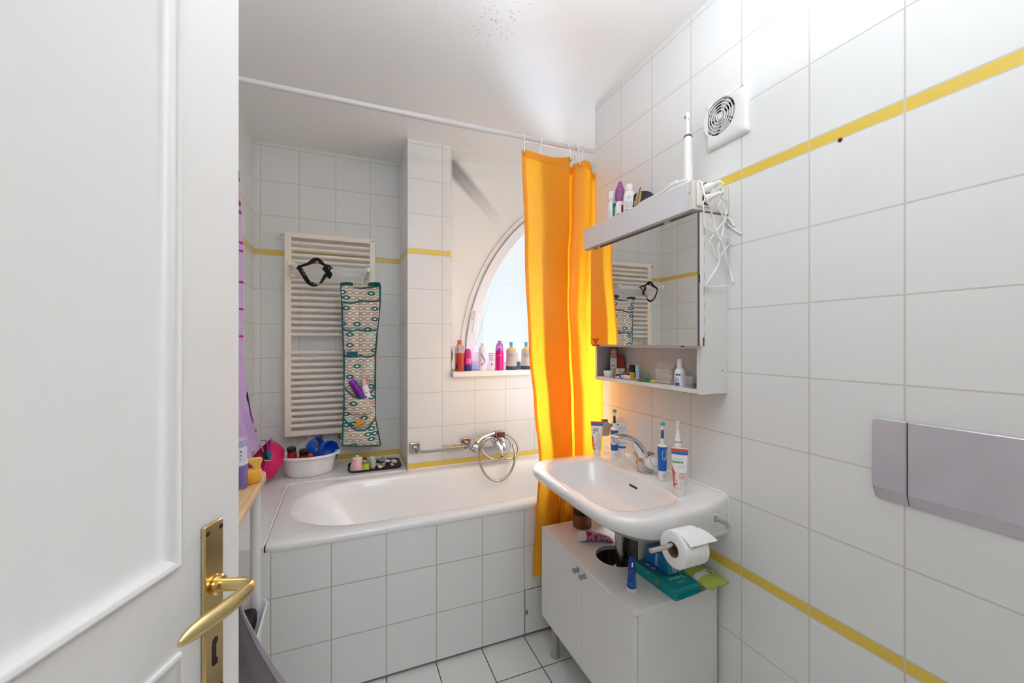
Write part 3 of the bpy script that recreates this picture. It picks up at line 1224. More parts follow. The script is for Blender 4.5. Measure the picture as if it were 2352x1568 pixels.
# door pull tab, catch clips, hinge leaf
mb = MB()
mb.obox((1.0125, 1.508, 1.3235), (0.008, 0, 0), (0, 0.016, 0), (0, 0, 0.003))
build('pull_tab', mb, P('#B25A2A', 0.4), dr_, bev=0.001)
for lo_, hi_ in (((1.0075, 1.010, 1.3225), (1.0135, 1.018, 1.3275)), ((1.0040, 0.940, 1.520), (1.0075, 0.9423, 1.5445)), ((1.0220, 0.940, 1.325), (1.0250, 0.9423, 1.352))):
    mb = MB()
    mb.box(lo_, hi_)
    build('clip', mb, P('#4A4645', 0.4, 0.5), dr_)
for k_ in range(8):
    mb = MB()
    mb.box((MX0 + 0.0125, MY0 - 0.0006, 1.345 + 0.047 * k_), (MX0 + 0.0165, MY0 - 0.0001, 1.369 + 0.047 * k_))
    build('hinge_knuckle', mb, P('#D3CFCB', 0.4), mc)
# red-brown triangular sticker in the corner of the mirror
mb = MB()
tri = [on_x(1360, 778, 1.0028), on_x(1376, 778, 1.0028), on_x(1368, 791, 1.0028)]
cen = (tri[0] + tri[1] + tri[2]) / 3
tin = [cen + (p - cen) * 0.62 for p in tri]
mb.loft([tri, tin], False, False)
mb.add([cen + (p - cen) * 0.34 for p in tri], [(0, 1, 2)])
build('sticker', mb, P('#6B2A10', 0.5), dr_)

# light box with sockets along the top of the cabinet
mb = MB()
LX0, LY0, LY1, LZ0, LZ1 = 0.988, 0.950, 1.566, 1.746, 1.836
mb.box((LX0, LY0 + 0.018, LZ0), (XR - 0.0005, LY1, LZ1))
lb = build('light_box', mb, P('#DEDCDE', 0.28), mc, bev=0.002)
mb = MB()
mb.box((LX0 + 0.0005, LY0, LZ0 + 0.0005), (XR - 0.001, LY0 + 0.0176, LZ1 - 0.0005))
build('end_cap', mb, P('#E0DAD2', 0.35), lb, bev=0.0015)
mb = MB()
mb.box((LX0 + 0.006, LY0 + 0.025, LZ0 - 0.004), (LX0 + 0.075, LY1 - 0.012, LZ0))
mb.box((LX0 + 0.004, LY0 + 0.02, LZ0 - 0.0025), (LX0 + 0.0085, LY1 - 0.004, LZ0))
build('diffuser', mb, P('#CFC9C4', 0.3), lb)
for ya_, yb_ in ((1.462, 1.474), (1.060, 1.085)):
    mb = MB()
    mb.box((LX0 + 0.013, ya_, LZ0 - 0.010), (LX0 + 0.022, yb_, LZ0 - 0.004))
    build('clip', mb, P('#D9D5D0', 0.4), lb)
for yy, zz, r_ in ((LY0 + 0.012, 1.797, 0.0024), (LY1 - 0.005, 1.785, 0.0018)):
    mb = MB()
    mb.lathe([(r_, 0), (r_, 0.0005)], (LX0 - 0.0004, yy, zz), (-1, 0, 0), 12)
    build('screw', mb, P('#7E6A64', 0.4, 0.6), lb)
# double socket
mb = MB()
mb.box((1.001, LY0 - 0.008, 1.756), (1.068, LY0 - 0.0001, 1.831))
so = build('socket', mb, P('#EFEBE3', 0.3), lb, bev=0.003)
for zz in (1.8115, 1.7785):
    mb = MB()
    mb.lathe([(0.0195, 0.0), (0.0195, 0.0008)], (1.0345, LY0 - 0.0080, zz), (0, -1, 0), 28, sx=0.85, sy=1)
    build('socket_well', mb, P('#5E4E42', 0.6), so)

# ------------------------------------------------------------------ exhaust fan
fan = thing('exhaust_fan', 'square white exhaust fan with round grille high on the right wall', 'fan', (XR, 0.952, 2.054))
fc = Vector((XR - 0.001, 0.9725, 2.068))
PF = P('#EFEDEC', 0.28)
mb = MB()
sq = []
fy0, fy1, fz0, fz1 = 0.875, 1.0285, 1.977, 2.134
angs_f = mix_angles(96, fc.y, fc.z, fy0, fy1, fz0, fz1)


def f_ring(y0, y1, z0, z1, x, r=0.006):
    return [Vector((x, p.x, p.y)) for p in rect_ring(fc.y, fc.z, angs_f, y0, y1, z0, z1, r, 0.0)]


circ = lambda r, x: [Vector((x, fc.y + r * math.cos(a), fc.z + r * math.sin(a))) for a in angs_f]
mb.loft([f_ring(fy0, fy1, fz0, fz1, XR - 0.0003), f_ring(fy0, fy1, fz0, fz1, XR - 0.007), f_ring(fy0 + 0.004, fy1 - 0.004, fz0 + 0.004, fz1 - 0.004, XR - 0.013), f_ring(fy0 + 0.011, fy1 - 0.011, fz0 + 0.011, fz1 - 0.011, XR - 0.0165),
         circ(0.0615, XR - 0.018), circ(0.0575, XR - 0.0165), circ(0.0565, XR - 0.006)], False, False)
build('face_plate', mb, PF, fan, angle=40)
mb = MB()
mb.lathe([(0.0565, 0.0), (0.0565, 0.001)], (XR - 0.0005, fc.y, fc.z), (-1, 0, 0), 40)
build('duct', mb, P('#3B3836', 0.7), fan)
mb = MB()
mb.lathe([(0.019, 0.003), (0.019, 0.007), (0.015, 0.009), (0.001, 0.009)], (XR - 0.0005, fc.y, fc.z), (-1, 0, 0), 28)
for k_ in range(5):
    a0 = 2 * math.pi * k_ / 5 + 0.45
    g_ = []
    for i in range(5):
        r_ = 0.017 + 0.037 * i / 4
        row = []
        for j in range(7):
            a = a0 + 0.85 * (j / 6 - 0.5) + 0.25 * i / 4
            row.append(Vector((XR - 0.0025 - 0.0062 * (j / 6), fc.y + r_ * math.cos(a), fc.z + r_ * math.sin(a))))
        g_.append(row)
    mb.sheet(g_, 0.0008)
build('impeller', mb, P('#C9C6C2', 0.45), fan)
mb = MB()
for r_ in (0.049, 0.040, 0.0305, 0.021, 0.0115):
    mb.tube([(XR - 0.0160, fc.y + r_ * math.cos(2 * math.pi * i / 40), fc.z + r_ * math.sin(2 * math.pi * i / 40)) for i in range(40)], 0.00155, 6, closed=True)
mb.lathe([(0.0075, 0.013), (0.0075, 0.0165), (0.005, 0.0175)], (XR - 0.0003, fc.y, fc.z), (-1, 0, 0), 20)
for k_ in range(4):
    a = math.radians(35 + 90 * k_)
    mb.tube([(XR - 0.0150, fc.y + 0.006 * math.cos(a), fc.z + 0.006 * math.sin(a)), (XR - 0.0150, fc.y + 0.0575 * math.cos(a), fc.z + 0.0575 * math.sin(a))], 0.0012, 5)
build('grille', mb, P('#F2F0EE', 0.3), fan)
mb = MB()
for i, (w_, h_) in enumerate(((0.004, 0.0008), (0.004, 0.0008), (0.006, 0.0008), (0.003, 0.0008))):
    mb.box((XR - 0.0169, 0.925 - 0.0075 * i - w_, 2.1205), (XR - 0.0164, 0.925 - 0.0075 * i, 2.1205 + h_))
mb.box((XR - 0.0169, 0.893, 2.1185), (XR - 0.0164, 0.896, 2.1225))
mb.box((XR - 0.0169, 0.888, 2.1195), (XR - 0.0164, 0.891, 2.1240))
build('lettering', mb, P('#2C2A2A', 0.5), fan)

# ------------------------------------------------------------------ toilet flush plate
fp = thing('flush_plate', 'brushed steel two-button toilet flush plate on the right wall', 'flush plate', (XR, 0.435, 1.07))
PLY0, PLY1, PZ0, PZ1 = 0.312, 0.5595, 0.981, 1.1655
SM = bpy.data.materials.new('smudged_steel')
SM.use_nodes = True
nt = SM.node_tree
b = nt.nodes['Principled BSDF']
b.inputs['Metallic'].default_value = 0.5
b.inputs['Base Color'].default_value = lin('#D2CED6')
tcn = nt.nodes.new('ShaderNodeTexCoord')
nzn = nt.nodes.new('ShaderNodeTexNoise')
nzn.inputs['Scale'].default_value = 14.0
nzn.inputs['Detail'].default_value = 5.0
nt.links.new(tcn.outputs['Object'], nzn.inputs['Vector'])
rmp = nt.nodes.new('ShaderNodeMapRange')
rmp.inputs['From Min'].default_value = 0.35
rmp.inputs['From Max'].default_value = 0.7
rmp.inputs['To Min'].default_value = 0.30
rmp.inputs['To Max'].default_value = 0.52
nt.links.new(nzn.outputs['Fac'], rmp.inputs['Value'])
nt.links.new(rmp.outputs['Result'], b.inputs['Roughness'])


def plate_part(name, y0, y1, rl, rr):
    """a button: flat face, its lower edge sloping back to the wall"""
    mb = MB()

    def outline(x, ins, zb):
        pts_ = []
        for (cy_, cz_, r_, a0) in ((y1 - ins, PZ1 - ins, rl, 0), (y0 + ins, PZ1 - ins, rr, 90), (y0 + ins, zb, rr, 180), (y1 - ins, zb, rl, 270)):
            r_ = max(r_, 0.0006)
            sy = -1 if a0 in (90, 180) else 1
            sz = -1 if a0 >= 180 else 1
            for k_ in range(5):
                a = math.radians(a0 + 90 * k_ / 4)
                pts_.append(Vector((x, cy_ - sy * r_ + r_ * math.cos(a), cz_ - sz * r_ + r_ * math.sin(a))))
        return pts_
    mb.loft([outline(XR - 0.0004, 0.0, PZ0), outline(XR - 0.004, 0.0, PZ0 + 0.0005), outline(XR - 0.0145, 0.0002, 1.0065), outline(XR - 0.0158, 0.0016, 1.0085)], True, True)
    return build(name, mb, SM, fp, angle=25)


plate_part('large_button', PLY0, 0.4945, 0.0006, 0.010)
plate_part('small_button', 0.4965, PLY1, 0.010, 0.0006)
mb = MB()
mb.box((XR - 0.0160, 0.4949, PZ0 + 0.012), (XR - 0.0145, 0.4963, PZ1 - 0.001))
build('edge_strip', mb, CHROME, fp)
# small dark-red plug in the wall under the stripe
mb = MB()
mb.lathe([(0.0052, 0.0), (0.0048, 0.002), (0.002, 0.003)], (XR - 0.0002, 0.632, 1.8405), (-1, 0, 0), 14)
tag(build('wall_plug', mb, P('#5A1F14', 0.5), base=(XR, 0.632, 1.8405)), 'tiny dark red wall plug under the upper yellow stripe of right wall', 'wall plug')

# ================================================================== curtain rod, rings, curtain
rod = thing('curtain_rod', 'white shower curtain rod spanning the room under the ceiling', 'rod', (0.5, 1.715, 2.272))
RY, RZ = 1.715, 2.272
jx = on_y(930, 263, RY).x
RODM = P('#D3CFCB', 0.35)
mb = MB()
mb.tube([(XL + 0.006, RY, RZ), (jx + 0.02, RY, RZ)], 0.0105, 16)
build('thin_tube', mb, RODM, rod)
mb = MB()
mb.tube([(jx, RY, RZ), (XA - 0.006, RY, RZ)], 0.0128, 16)
build('thick_tube', mb, RODM, rod)
for xx, ax in ((XL + 0.0005, 1), (XA - 0.0005, -1)):
    mb = MB()
    mb.lathe([(0.026, 0.0), (0.026, 0.006), (0.016, 0.012), (0.016, 0.03)], (xx, RY, RZ), (ax, 0, 0), 24)
    build('wall_flange', mb, WHITE_PLASTIC, rod)

CY = bpy.data.materials.new('yellow_curtain_cloth')
CY.use_nodes = True
nt = CY.node_tree
nt.nodes.clear()
co = nt.nodes.new('ShaderNodeOutputMaterial')
df = nt.nodes.new('ShaderNodeBsdfDiffuse')
tl = nt.nodes.new('ShaderNodeBsdfTranslucent')
gs = nt.nodes.new('ShaderNodeBsdfGlossy')
gs.inputs['Roughness'].default_value = 0.45
df.inputs[0].default_value = (0.92, 0.46, 0.010, 1)
tl.inputs[0].default_value = (1.0, 0.45, 0.02, 1)
m1 = nt.nodes.new('ShaderNodeMixShader')
m1.inputs[0].default_value = 0.45
m2 = nt.nodes.new('ShaderNodeMixShader')
m2.inputs[0].default_value = 0.03
tcn = nt.nodes.new('ShaderNodeTexCoord')
wv = nt.nodes.new('ShaderNodeTexNoise')
wv.inputs['Scale'].default_value = 240.0
nt.links.new(tcn.outputs['Object'], wv.inputs['Vector'])
bp = nt.nodes.new('ShaderNodeBump')
bp.inputs['Strength'].default_value = 0.05
bp.inputs['Distance'].default_value = 0.001
nt.links.new(wv.outputs['Fac'], bp.inputs['Height'])
nt.links.new(bp.outputs['Normal'], df.inputs['Normal'])
nt.links.new(df.outputs[0], m1.inputs[1])
nt.links.new(tl.outputs[0], m1.inputs[2])
nt.links.new(m1.outputs[0], m2.inputs[1])
nt.links.new(gs.outputs[0], m2.inputs[2])
nt.links.new(m2.outputs[0], co.inputs[0])

# plan of the folds: fraction of the width, depth across the rod line
FOLDS = [(0.0, 0.0), (0.08, -0.012), (0.2, -0.022), (0.36, -0.03), (0.48, -0.032), (0.505, -0.026), (0.48, -0.014), (0.36, -0.008), (0.24, -0.004), (0.205, 0.004), (0.24, 0.014), (0.36, 0.02),
         (0.5, 0.024), (0.6, 0.026), (0.68, 0.024), (0.695, 0.016), (0.67, 0.006), (0.60, 0.0), (0.568, -0.006), (0.585, -0.016), (0.64, -0.026), (0.69, -0.03), (0.74, -0.026), (0.80, -0.010), (0.86, 0.006), (0.93, 0.008), (1.0, -0.002)]
fold = smooth_path([(a, b_, 0) for a, b_ in FOLDS], 5)


def interp(tab, z):
    """tab sorted from high z to low z"""
    if z >= tab[0][0]:
        return tab[0][1]
    for (z0, v0), (z1, v1) in zip(tab, tab[1:]):
        if z >= z1:
            t = (z0 - z) / (z0 - z1)
            t = t * t * (3 - 2 * t)
            return v0 + (v1 - v0) * t
    return tab[-1][1]


C_L = [(2.20, 0.752), (1.77, 0.766), (1.31, 0.764), (1.05, 0.784), (0.80, 0.806), (0.55, 0.794), (0.29, 0.782)]
C_R = [(2.20, 1.215), (1.95, 1.200), (1.70, 1.168), (1.45, 1.128), (1.10, 1.134), (0.82, 1.128), (0.62, 1.00), (0.29, 0.955)]
C_Y = [(2.20, 1.716), (1.77, 1.704), (1.31, 1.658), (0.85, 1.646), (0.29, 1.648)]
TOPZ = 2.213
grid = []
rows = 46
for i in range(rows + 1):
    q = i / rows
    row = []
    for j, p in enumerate(fold):
        f_ = p.x
        arc_ = j / (len(fold) - 1)
        # the hem sags between the rings and hangs lower at the right
        sag = 0.020 * (0.5 - 0.5 * math.cos(2 * math.pi * arc_ * 5.0)) + 0.035 * max(0.0, arc_ - 0.45)
        zt_ = TOPZ - sag
        zb_ = 0.292 + 0.010 * math.sin(7 * arc_)
        z = zt_ + (zb_ - zt_) * q
        xl, xr, yc = interp(C_L, z), interp(C_R, z), interp(C_Y, z)
        k_ = 1.0 + 0.30 * max(0.0, min(1.0, (z - 1.2) / 0.8)) - 0.35 * q
        x = xl + (xr - xl) * f_
        y = yc + p.y * k_ + 0.006 * math.sin(z * 5.0 + f_ * 9.0)
        # the right part hangs behind the wall corner at the top
        if f_ > 0.75:
            y += 0.040 * (f_ - 0.75) / 0.25 * max(0.0, min(1.0, (z - 1.45) / 0.5)) - 0.028 * (f_ - 0.75) / 0.25 * max(0.0, min(1.0, (1.6 - z) / 0.3))
        row.append(Vector((x, min(y, 1.686) if z < 0.66 else y, z)))
    grid.append(row)
cur = thing('shower_curtain', 'bright yellow shower curtain gathered at the right end of the bath', 'curtain', (0.95, 1.66, 1.2))
mb = MB()
mb.sheet(grid)
build('curtain_cloth', mb, CY, cur, angle=180)
# doubled hem along the top
mb = MB()
nrow = []
for dz in (0.0, 0.5, 1.0):
    nrow.append([grid[0][j].lerp(grid[1][j], dz * 0.85) + Vector((0, -0.0022, 0.0006)) for j in range(len(fold))])
mb.sheet(nrow)
build('hem', mb, CY, cur, angle=180)
# side hem
mb = MB()
mb.sheet([[grid[i][0] + Vector((-0.001, -0.0018, 0)), grid[i][2] + Vector((0, -0.0018, 0))] for i in range(rows + 1)])
mb.tube([grid[i][0] for i in range(rows + 1)], 0.0016, 5)
build('side_hem', mb, CY, cur, angle=180)
BR_ = P('#A9793C', 0.3, 0.9)
ring_at = []
nf = len(fold)
for arc_ in (0.012, 0.17, 0.36, 0.56, 0.76, 0.97):
    j = min(nf - 2, int(arc_ * (nf - 1)))
    c0 = grid[0][j].copy()
    tdir = (grid[0][j + 1] - grid[0][max(0, j - 1)])
    nrm = Vector((tdir.y, -tdir.x, 0)).normalized()
    if nrm.y > 0:
        nrm = -nrm
    cc_ = c0 + Vector((0, 0, -0.016)) + nrm * 0.003
    mb = MB()
    a1 = nrm.orthogonal().normalized()
    a2 = nrm.cross(a1)
    mb.tube([cc_ + a1 * 0.0062 * math.cos(2 * math.pi * k_ / 20) + a2 * 0.0062 * math.sin(2 * math.pi * k_ / 20) for k_ in range(20)], 0.0021, 6, closed=True)
    build('grommet', mb, BR_, cur)
    ring_at.append((c0.x, cc_))
for n_, (xx, cc_) in enumerate(ring_at):
    # plastic ring round the rod, through the grommet
    low = cc_.z
    top_ = RZ + 0.022
    mid_ = (low + top_) / 2
    hh_ = (top_ - low) / 2
    pts_ = []
    for k_ in range(26):
        a = 2 * math.pi * k_ / 26
        yy = RY + (0.5 + 0.5 * math.sin(-a) * 0) * 0 + 0.0185 * math.cos(a) * (0.75 + 0.25 * math.sin(a))
        t_ = (1 - math.sin(a)) / 2
        pts_.append(Vector((xx + (cc_.x - xx) * t_, yy + (cc_.y - RY) * t_, mid_ + hh_ * math.sin(a))))
    mb = MB()
    mb.tube(pts_, 0.0024, 7, closed=True)
    words = ['first white curtain ring from the left on the rod', 'second white curtain ring from the left on the rod', 'third white curtain ring from the left on the rod',
             'fourth white curtain ring from the left on the rod', 'fifth white curtain ring from the left on the rod', 'rightmost white curtain ring on the rod by the wall corner'][n_]
    tag(build('curtain_ring', mb, WHITE_PLASTIC, base=(xx, RY, mid_)), words, 'curtain ring', 'curtain rings on the rod')

# ================================================================== towel radiator in the niche
rad = thing('towel_radiator', 'tall cream towel radiator on the niche wall behind the organizer', 'radiator', (-0.068, 2.69, 0.79))
RADP = P('#F4EADB', 0.3)
RYF = 2.655


def ry(u, v, y=RYF):
    return on_y(u, v, y)


x0, x1 = ry(652.5, 533).x, ry(862.5, 548).x
z1, z0 = (ry(652, 533).z + ry(862, 548).z) / 2, ry(650, 1005).z
sx0, sx1 = ry(667, 700).x, ry(851, 700).x
for (a, b_) in ((x0, sx0 + 0.004), (sx1 - 0.004, x1)):
    mb = MB()
    mb.box((a, RYF, z0), (b_, RYF + 0.03, z1))
    build('upright', mb, RADP, rad, bev=0.004)


def zr(v):
    return ry(667, v).z


mb = MB()
mb.box((sx0, RYF + 0.001, zr(544.3)), (sx1, RYF + 0.028, z1))
build('header', mb, RADP, rad, bev=0.003)
mb = MB()
mb.box((sx0, RYF + 0.001, z0), (sx1, RYF + 0.028, zr(991.5)))
build('footer', mb, RADP, rad, bev=0.003)
rails = [(551.5, 559.6), (565.2, 573.6), (579.6, 587.8), (593.6, 601.5)]
rails += [(637.5, 645.0)] + [(650.3 + 14.15 * k_, 659.0 + 14.15 * k_) for k_ in range(8)] + [(763.6, 772.0)]
rails += [(806, 814.4)] + [(819.6 + 14.2 * k_, 828.6 + 14.2 * k_) for k_ in range(12)]
for (va, vb) in rails:
    zc_, hh_ = (zr(va) + zr(vb)) / 2, (zr(va) - zr(vb)) / 2
    mb = MB()
    mb.tube([(sx0 - 0.004, RYF + 0.013, zc_), (sx1 + 0.004, RYF + 0.013, zc_)], hh_, 12, up=(0, 0, 1), flat=0.95)
    build('rail', mb, RADP, rad)
mb = MB()
mb.lathe([(0.007, 0.0), (0.007, 0.012), (0.010, 0.013), (0.010, 0.020), (0.004, 0.021), (0.004, 0.026)], (x0, RYF + 0.014, ry(650, 538).z), (-1, 0, 0), 14)
build('bleed_valve', mb, P('#D8C9B6', 0.35, 0.6), rad)
for (xx, zz) in ((x0 + 0.04, z0 + 0.1), (x1 - 0.04, z0 + 0.1), (x0 + 0.04, z1 - 0.1), (x1 - 0.04, z1 - 0.1)):
    mb = MB()
    mb.tube([(xx, RYF + 0.02, zz), (xx, YN - 0.001, zz)], 0.009, 10)
    build('wall_bracket', mb, RADP, rad)
# small curved emblem on the right upright
mb = MB()
em = [ry(849, 555), ry(854, 555.5), ry(858, 554.2), ry(860, 551.5)]
mb.tube(smooth_path([p + Vector((0, -0.0008, 0)) for p in em], 4), 0.0012, 5)
build('emblem', mb, P('#3A3A42', 0.4), rad)
# valve with its pipe at the foot
vx = ry(783, 1006).x
mb = MB()
mb.lathe([(0.011, 0.0), (0.011, -0.012), (0.016, -0.014), (0.016, -0.030), (0.012, -0.032)], (vx, RYF + 0.015, z0), (0, 0, 1), 16)
mb.tube(smooth_path([(vx, RYF + 0.015, z0 - 0.03), (vx, RYF + 0.018, z0 - 0.045), (vx, RYF + 0.035, z0 - 0.05), (vx, YN - 0.001, z0 - 0.05)], 4), 0.009, 12)
mb.lathe([(0.013, 0.0), (0.013, 0.02), (0.010, 0.022)], (vx, RYF + 0.01, z0 - 0.047), (0, -1, 0), 14)
build('valve', mb, P('#CBB9AC', 0.2, 1.0), rad)
vx2 = ry(735, 1006).x
mb = MB()
mb.lathe([(0.011, 0.0), (0.011, -0.010), (0.014, -0.012), (0.014, -0.022)], (vx2, RYF + 0.015, z0), (0, 0, 1), 16)
mb.tube(smooth_path([(vx2, RYF + 0.015, z0 - 0.02), (vx2, RYF + 0.018, z0 - 0.035), (vx2, RYF + 0.035, z0 - 0.04), (vx2, YN - 0.001, z0 - 0.04)], 4), 0.009, 12)
build('valve', mb, P('#CBB9AC', 0.2, 1.0), rad)

# ------------------------------------------------------------------ clip-on drying rack
rk = thing('drying_rack', 'small cream drying rack with four wires clipped on the radiator', 'drying rack', (-0.06, 2.6, 1.74))
RKM = P('#EDE6D6', 0.4)
WIRE = P('#F0EEEA', 0.3)
lp, rp_ = ry(672, 618), ry(844.5, 632)
for p_, s_ in ((lp, 1), (rp_, -1)):
    mb = MB()
    mb.box((p_.x - 0.016, RYF - 0.012, p_.z - 0.047), (p_.x + 0.016, RYF - 0.0008, p_.z + 0.042))
    b_ = build('clip_plate', mb, RKM, rk, bev=0.003)
    mb = MB()
    mb.box((p_.x - 0.009 + 0.004 * s_, 2.475, p_.z - 0.008), (p_.x + 0.009 + 0.004 * s_, RYF - 0.011, p_.z + 0.016))
    mb.box((p_.x - 0.012 + 0.004 * s_, RYF - 0.03, p_.z - 0.024), (p_.x + 0.012 + 0.004 * s_, RYF - 0.011, p_.z + 0.022))
    build('arm', mb, RKM, b_, bev=0.003)
for k_, yy in enumerate((2.492, 2.535, 2.578, 2.620)):
    mb = MB()
    mb.tube([(lp.x + 0.006, yy, lp.z + 0.003), (rp_.x - 0.006, yy, rp_.z + 0.003)], 0.0026, 8)
    build('wire', mb, WIRE, rk)
RKZ = (lp.z + rp_.z) / 2 + 0.003
mb = MB()
pz = on_y(821, 628, 2.53)
mb.tube([(pz.x, 2.535, RKZ - 0.002), (pz.x, 2.535, RKZ - 0.020)], 0.0022, 6)
build('hook_stub', mb, WIRE, rk)

# black webbing strap looped over the wires
sy_ = 2.478
UP = Vector((0.25, -0.55, 0.8))


def sp(u, v, y=sy_):
    return on_y(u, v, y)


strap = thing('black_strap', 'black printed webbing strap looped over the drying rack wires', 'strap', tuple(sp(722, 620)))
WEB = P('#1B191A', 0.75)
mb = MB()
mb.ribbon(smooth_path([sp(684, 612, 2.50), sp(690, 619, 2.48), sp(699, 634, 2.475), (sp(709, 648, 2.475)), sp(722, 654.5, 2.475), sp(735, 651, 2.475), sp(743, 640, 2.48), sp(750, 628, 2.48), sp(760, 615, 2.50)], 6), 0.026, 0.0022, Vector((0.75, -0.6, 0.4)))
build('lower_loop', mb, WEB, strap)
mb = MB()
mb.ribbon(smooth_path([sp(682, 617, 2.50), sp(692, 611, 2.485), sp(706, 606.5, 2.48), sp(715, 602, 2.48), sp(722, 599, 2.48), sp(731, 599, 2.48), sp(738, 603, 2.48), sp(746, 609, 2.48), sp(756, 612, 2.485), sp(764, 616, 2.50)], 5),
          [0.012 + 0.020 * math.exp(-((i - 22) / 9.0) ** 2) for i in range(46)], 0.0022, Vector((0.1, -0.5, 0.9)))
build('upper_band', mb, WEB, strap)
mb = MB()
mb.ribbon(smooth_path([sp(744, 613, 2.475), sp(752, 623, 2.47), sp(757, 630, 2.47), sp(752, 637, 2.475)], 4), 0.030, 0.003, Vector((0.8, -0.3, -0.5)))
build('buckle', mb, P('#0E0D0E', 0.4), strap)
mb = MB()
for (ua, va, ub, vb) in ((712, 645.5, 715, 649.0), (719, 652, 724, 653.3), (727, 653.5, 732, 652.0), (697, 628, 700, 633), (693, 620, 696, 625), (724, 600.5, 732, 601.0), (724, 602.8, 732, 603.3)):
    a, b_ = sp(ua, va, 2.462), sp(ub, vb, 2.462)
    mb.tube([a, b_], 0.0016, 5)
build('print', mb, P('#C9C6C4', 0.6), strap)

# ------------------------------------------------------------------ hanging organizer
OY = 2.515
EDGE = [(655, 783.5, 873.0), (700, 786, 872.5), (755, 787.5, 866.5), (815, 790, 862), (890, 791.5, 861.5), (930, 790.5, 861), (960, 789, 861.5), (990, 788, 867.5), (1023, 787, 874)]


def og(v, t, out=0.0):
    """point of the organizer at image height v (left edge column) and fraction t across"""
    for (v0, a0, b0), (v1, a1_, b1) in zip(EDGE, EDGE[1:]):
        if v <= v1 or v1 == EDGE[-1][0]:
            q = (v - v0) / (v1 - v0)
            l_, r_ = a0 + (a1_ - a0) * q, b0 + (b1 - b0) * q
            break
    p = on_y(l_ + (r_ - l_) * t, v - (0 if v > 900 else 0.0), OY)
    return p + Vector((0, -out, 0))


PAT = bpy.data.materials.new('organizer_print')
PAT.use_nodes = True
nt = PAT.node_tree
b = nt.nodes['Principled BSDF']
b.inputs['Roughness'].default_value = 0.75
tcn = nt.nodes.new('ShaderNodeTexCoord')
spn = nt.nodes.new('ShaderNodeSeparateXYZ')
nt.links.new(tcn.outputs['Object'], spn.inputs[0])
M_ = lambda *a, **k: math_node(nt, *a, **k)
uu0 = M_('DIVIDE', spn.outputs[0], 0.0385)
vv = M_('DIVIDE', spn.outputs[2], 0.0300)
vrow = M_('FLOOR', vv)
uu = M_('ADD', uu0, M_('MULTIPLY', M_('FRACT', M_('MULTIPLY', vrow, 0.5)), 1.0))
du_ = M_('MULTIPLY', M_('ABSOLUTE', M_('SUBTRACT', M_('FRACT', uu), 0.5)), 2.0)
dv_ = M_('MULTIPLY', M_('ABSOLUTE', M_('SUBTRACT', M_('FRACT', vv), 0.5)), 2.0)
diamond = M_('LESS_THAN', M_('ADD', M_('MULTIPLY', du_, 0.75), M_('MULTIPLY', dv_, 1.0)), 0.40)
hexa = M_('LESS_THAN', dv_, M_('SUBTRACT', 1.08, M_('MULTIPLY', du_, 0.52)))
cid = nt.nodes.new('ShaderNodeCombineXYZ')
nt.links.new(M_('FLOOR', uu), cid.inputs[0])
nt.links.new(vrow, cid.inputs[1])
wno = nt.nodes.new('ShaderNodeTexWhiteNoise')
nt.links.new(cid.outputs[0], wno.inputs['Vector'])


def mixc(fac, a, c_):
    n_ = nt.nodes.new('ShaderNodeMix')
    n_.data_type = 'RGBA'
    nt.links.new(fac, n_.inputs['Factor'])
    for key, val in (('A', a), ('B', c_)):
        if isinstance(val, str):
            n_.inputs[key].default_value = lin(val)
        else:
            nt.links.new(val, n_.inputs[key])
    return n_.outputs['Result']


accent = mixc(M_('GREATER_THAN', wno.outputs['Value'], 0.72), '#B3A493', mixc(M_('GREATER_THAN', wno.outputs['Value'], 0.84), mixc(M_('GREATER_THAN', wno.outputs['Value'], 0.78), '#CBB083', '#9CC4BC'), '#2C6A6A'))
ringc = mixc(hexa, '#E9E3D8', accent)
colr = mixc(diamond, ringc, '#EFEAE0')
nt.links.new(colr, b.inputs['Base Color'])
TEAL = P('#0F5C63', 0.7)
org = thing('hanging_organizer', 'long patterned hanging pocket organizer with teal trim on the drying rack', 'organizer', tuple(og(655, 0.5)))
mb = MB()
vs_ = [655 + (1023 - 655) * i / 30 for i in range(31)]
mb.sheet([[og(v, j / 12, 0.004 * math.sin(v * 0.03 + j * 0.4)) for j in range(13)] for v in vs_], 0.004)
build('back_panel', mb, PAT, org, angle=60)
mb = MB()
loop_ = [og(v, 0.0, 0.003) for v in vs_] + [og(1023, j / 8, 0.003) for j in range(1, 9)] + [og(v, 1.0, 0.003) for v in reversed(vs_[:-1])]
mb.tube(loop_, 0.0052, 6)
build('trim', mb, TEAL, org, angle=60)
mb = MB()
mb.tube([og(656 + 6 * math.sin(math.pi * j / 10), j / 10, 0.003) for j in range(11)], 0.0045, 6)
build('trim', mb, TEAL, org, angle=60)
for t0, t1 in ((-0.02, 0.30), (0.70, 1.0)):
    mb = MB()
    g_ = []
    for i in range(5):
        row = []
        for j in range(7):
            t = t0 + (t1 - t0) * j / 6
            row.append(og(655, t, 0.002 + 0.030 * math.sin(math.pi * i / 4)) + Vector((0, 0, 0.012 * math.sin(math.pi * i / 4) - 0.006 * (i / 4) + 0.004 * math.sin(math.pi * j / 6))))
        g_.append(row)
    mb.sheet(g_, 0.002)
    build('loop', mb, TEAL, org, angle=60)


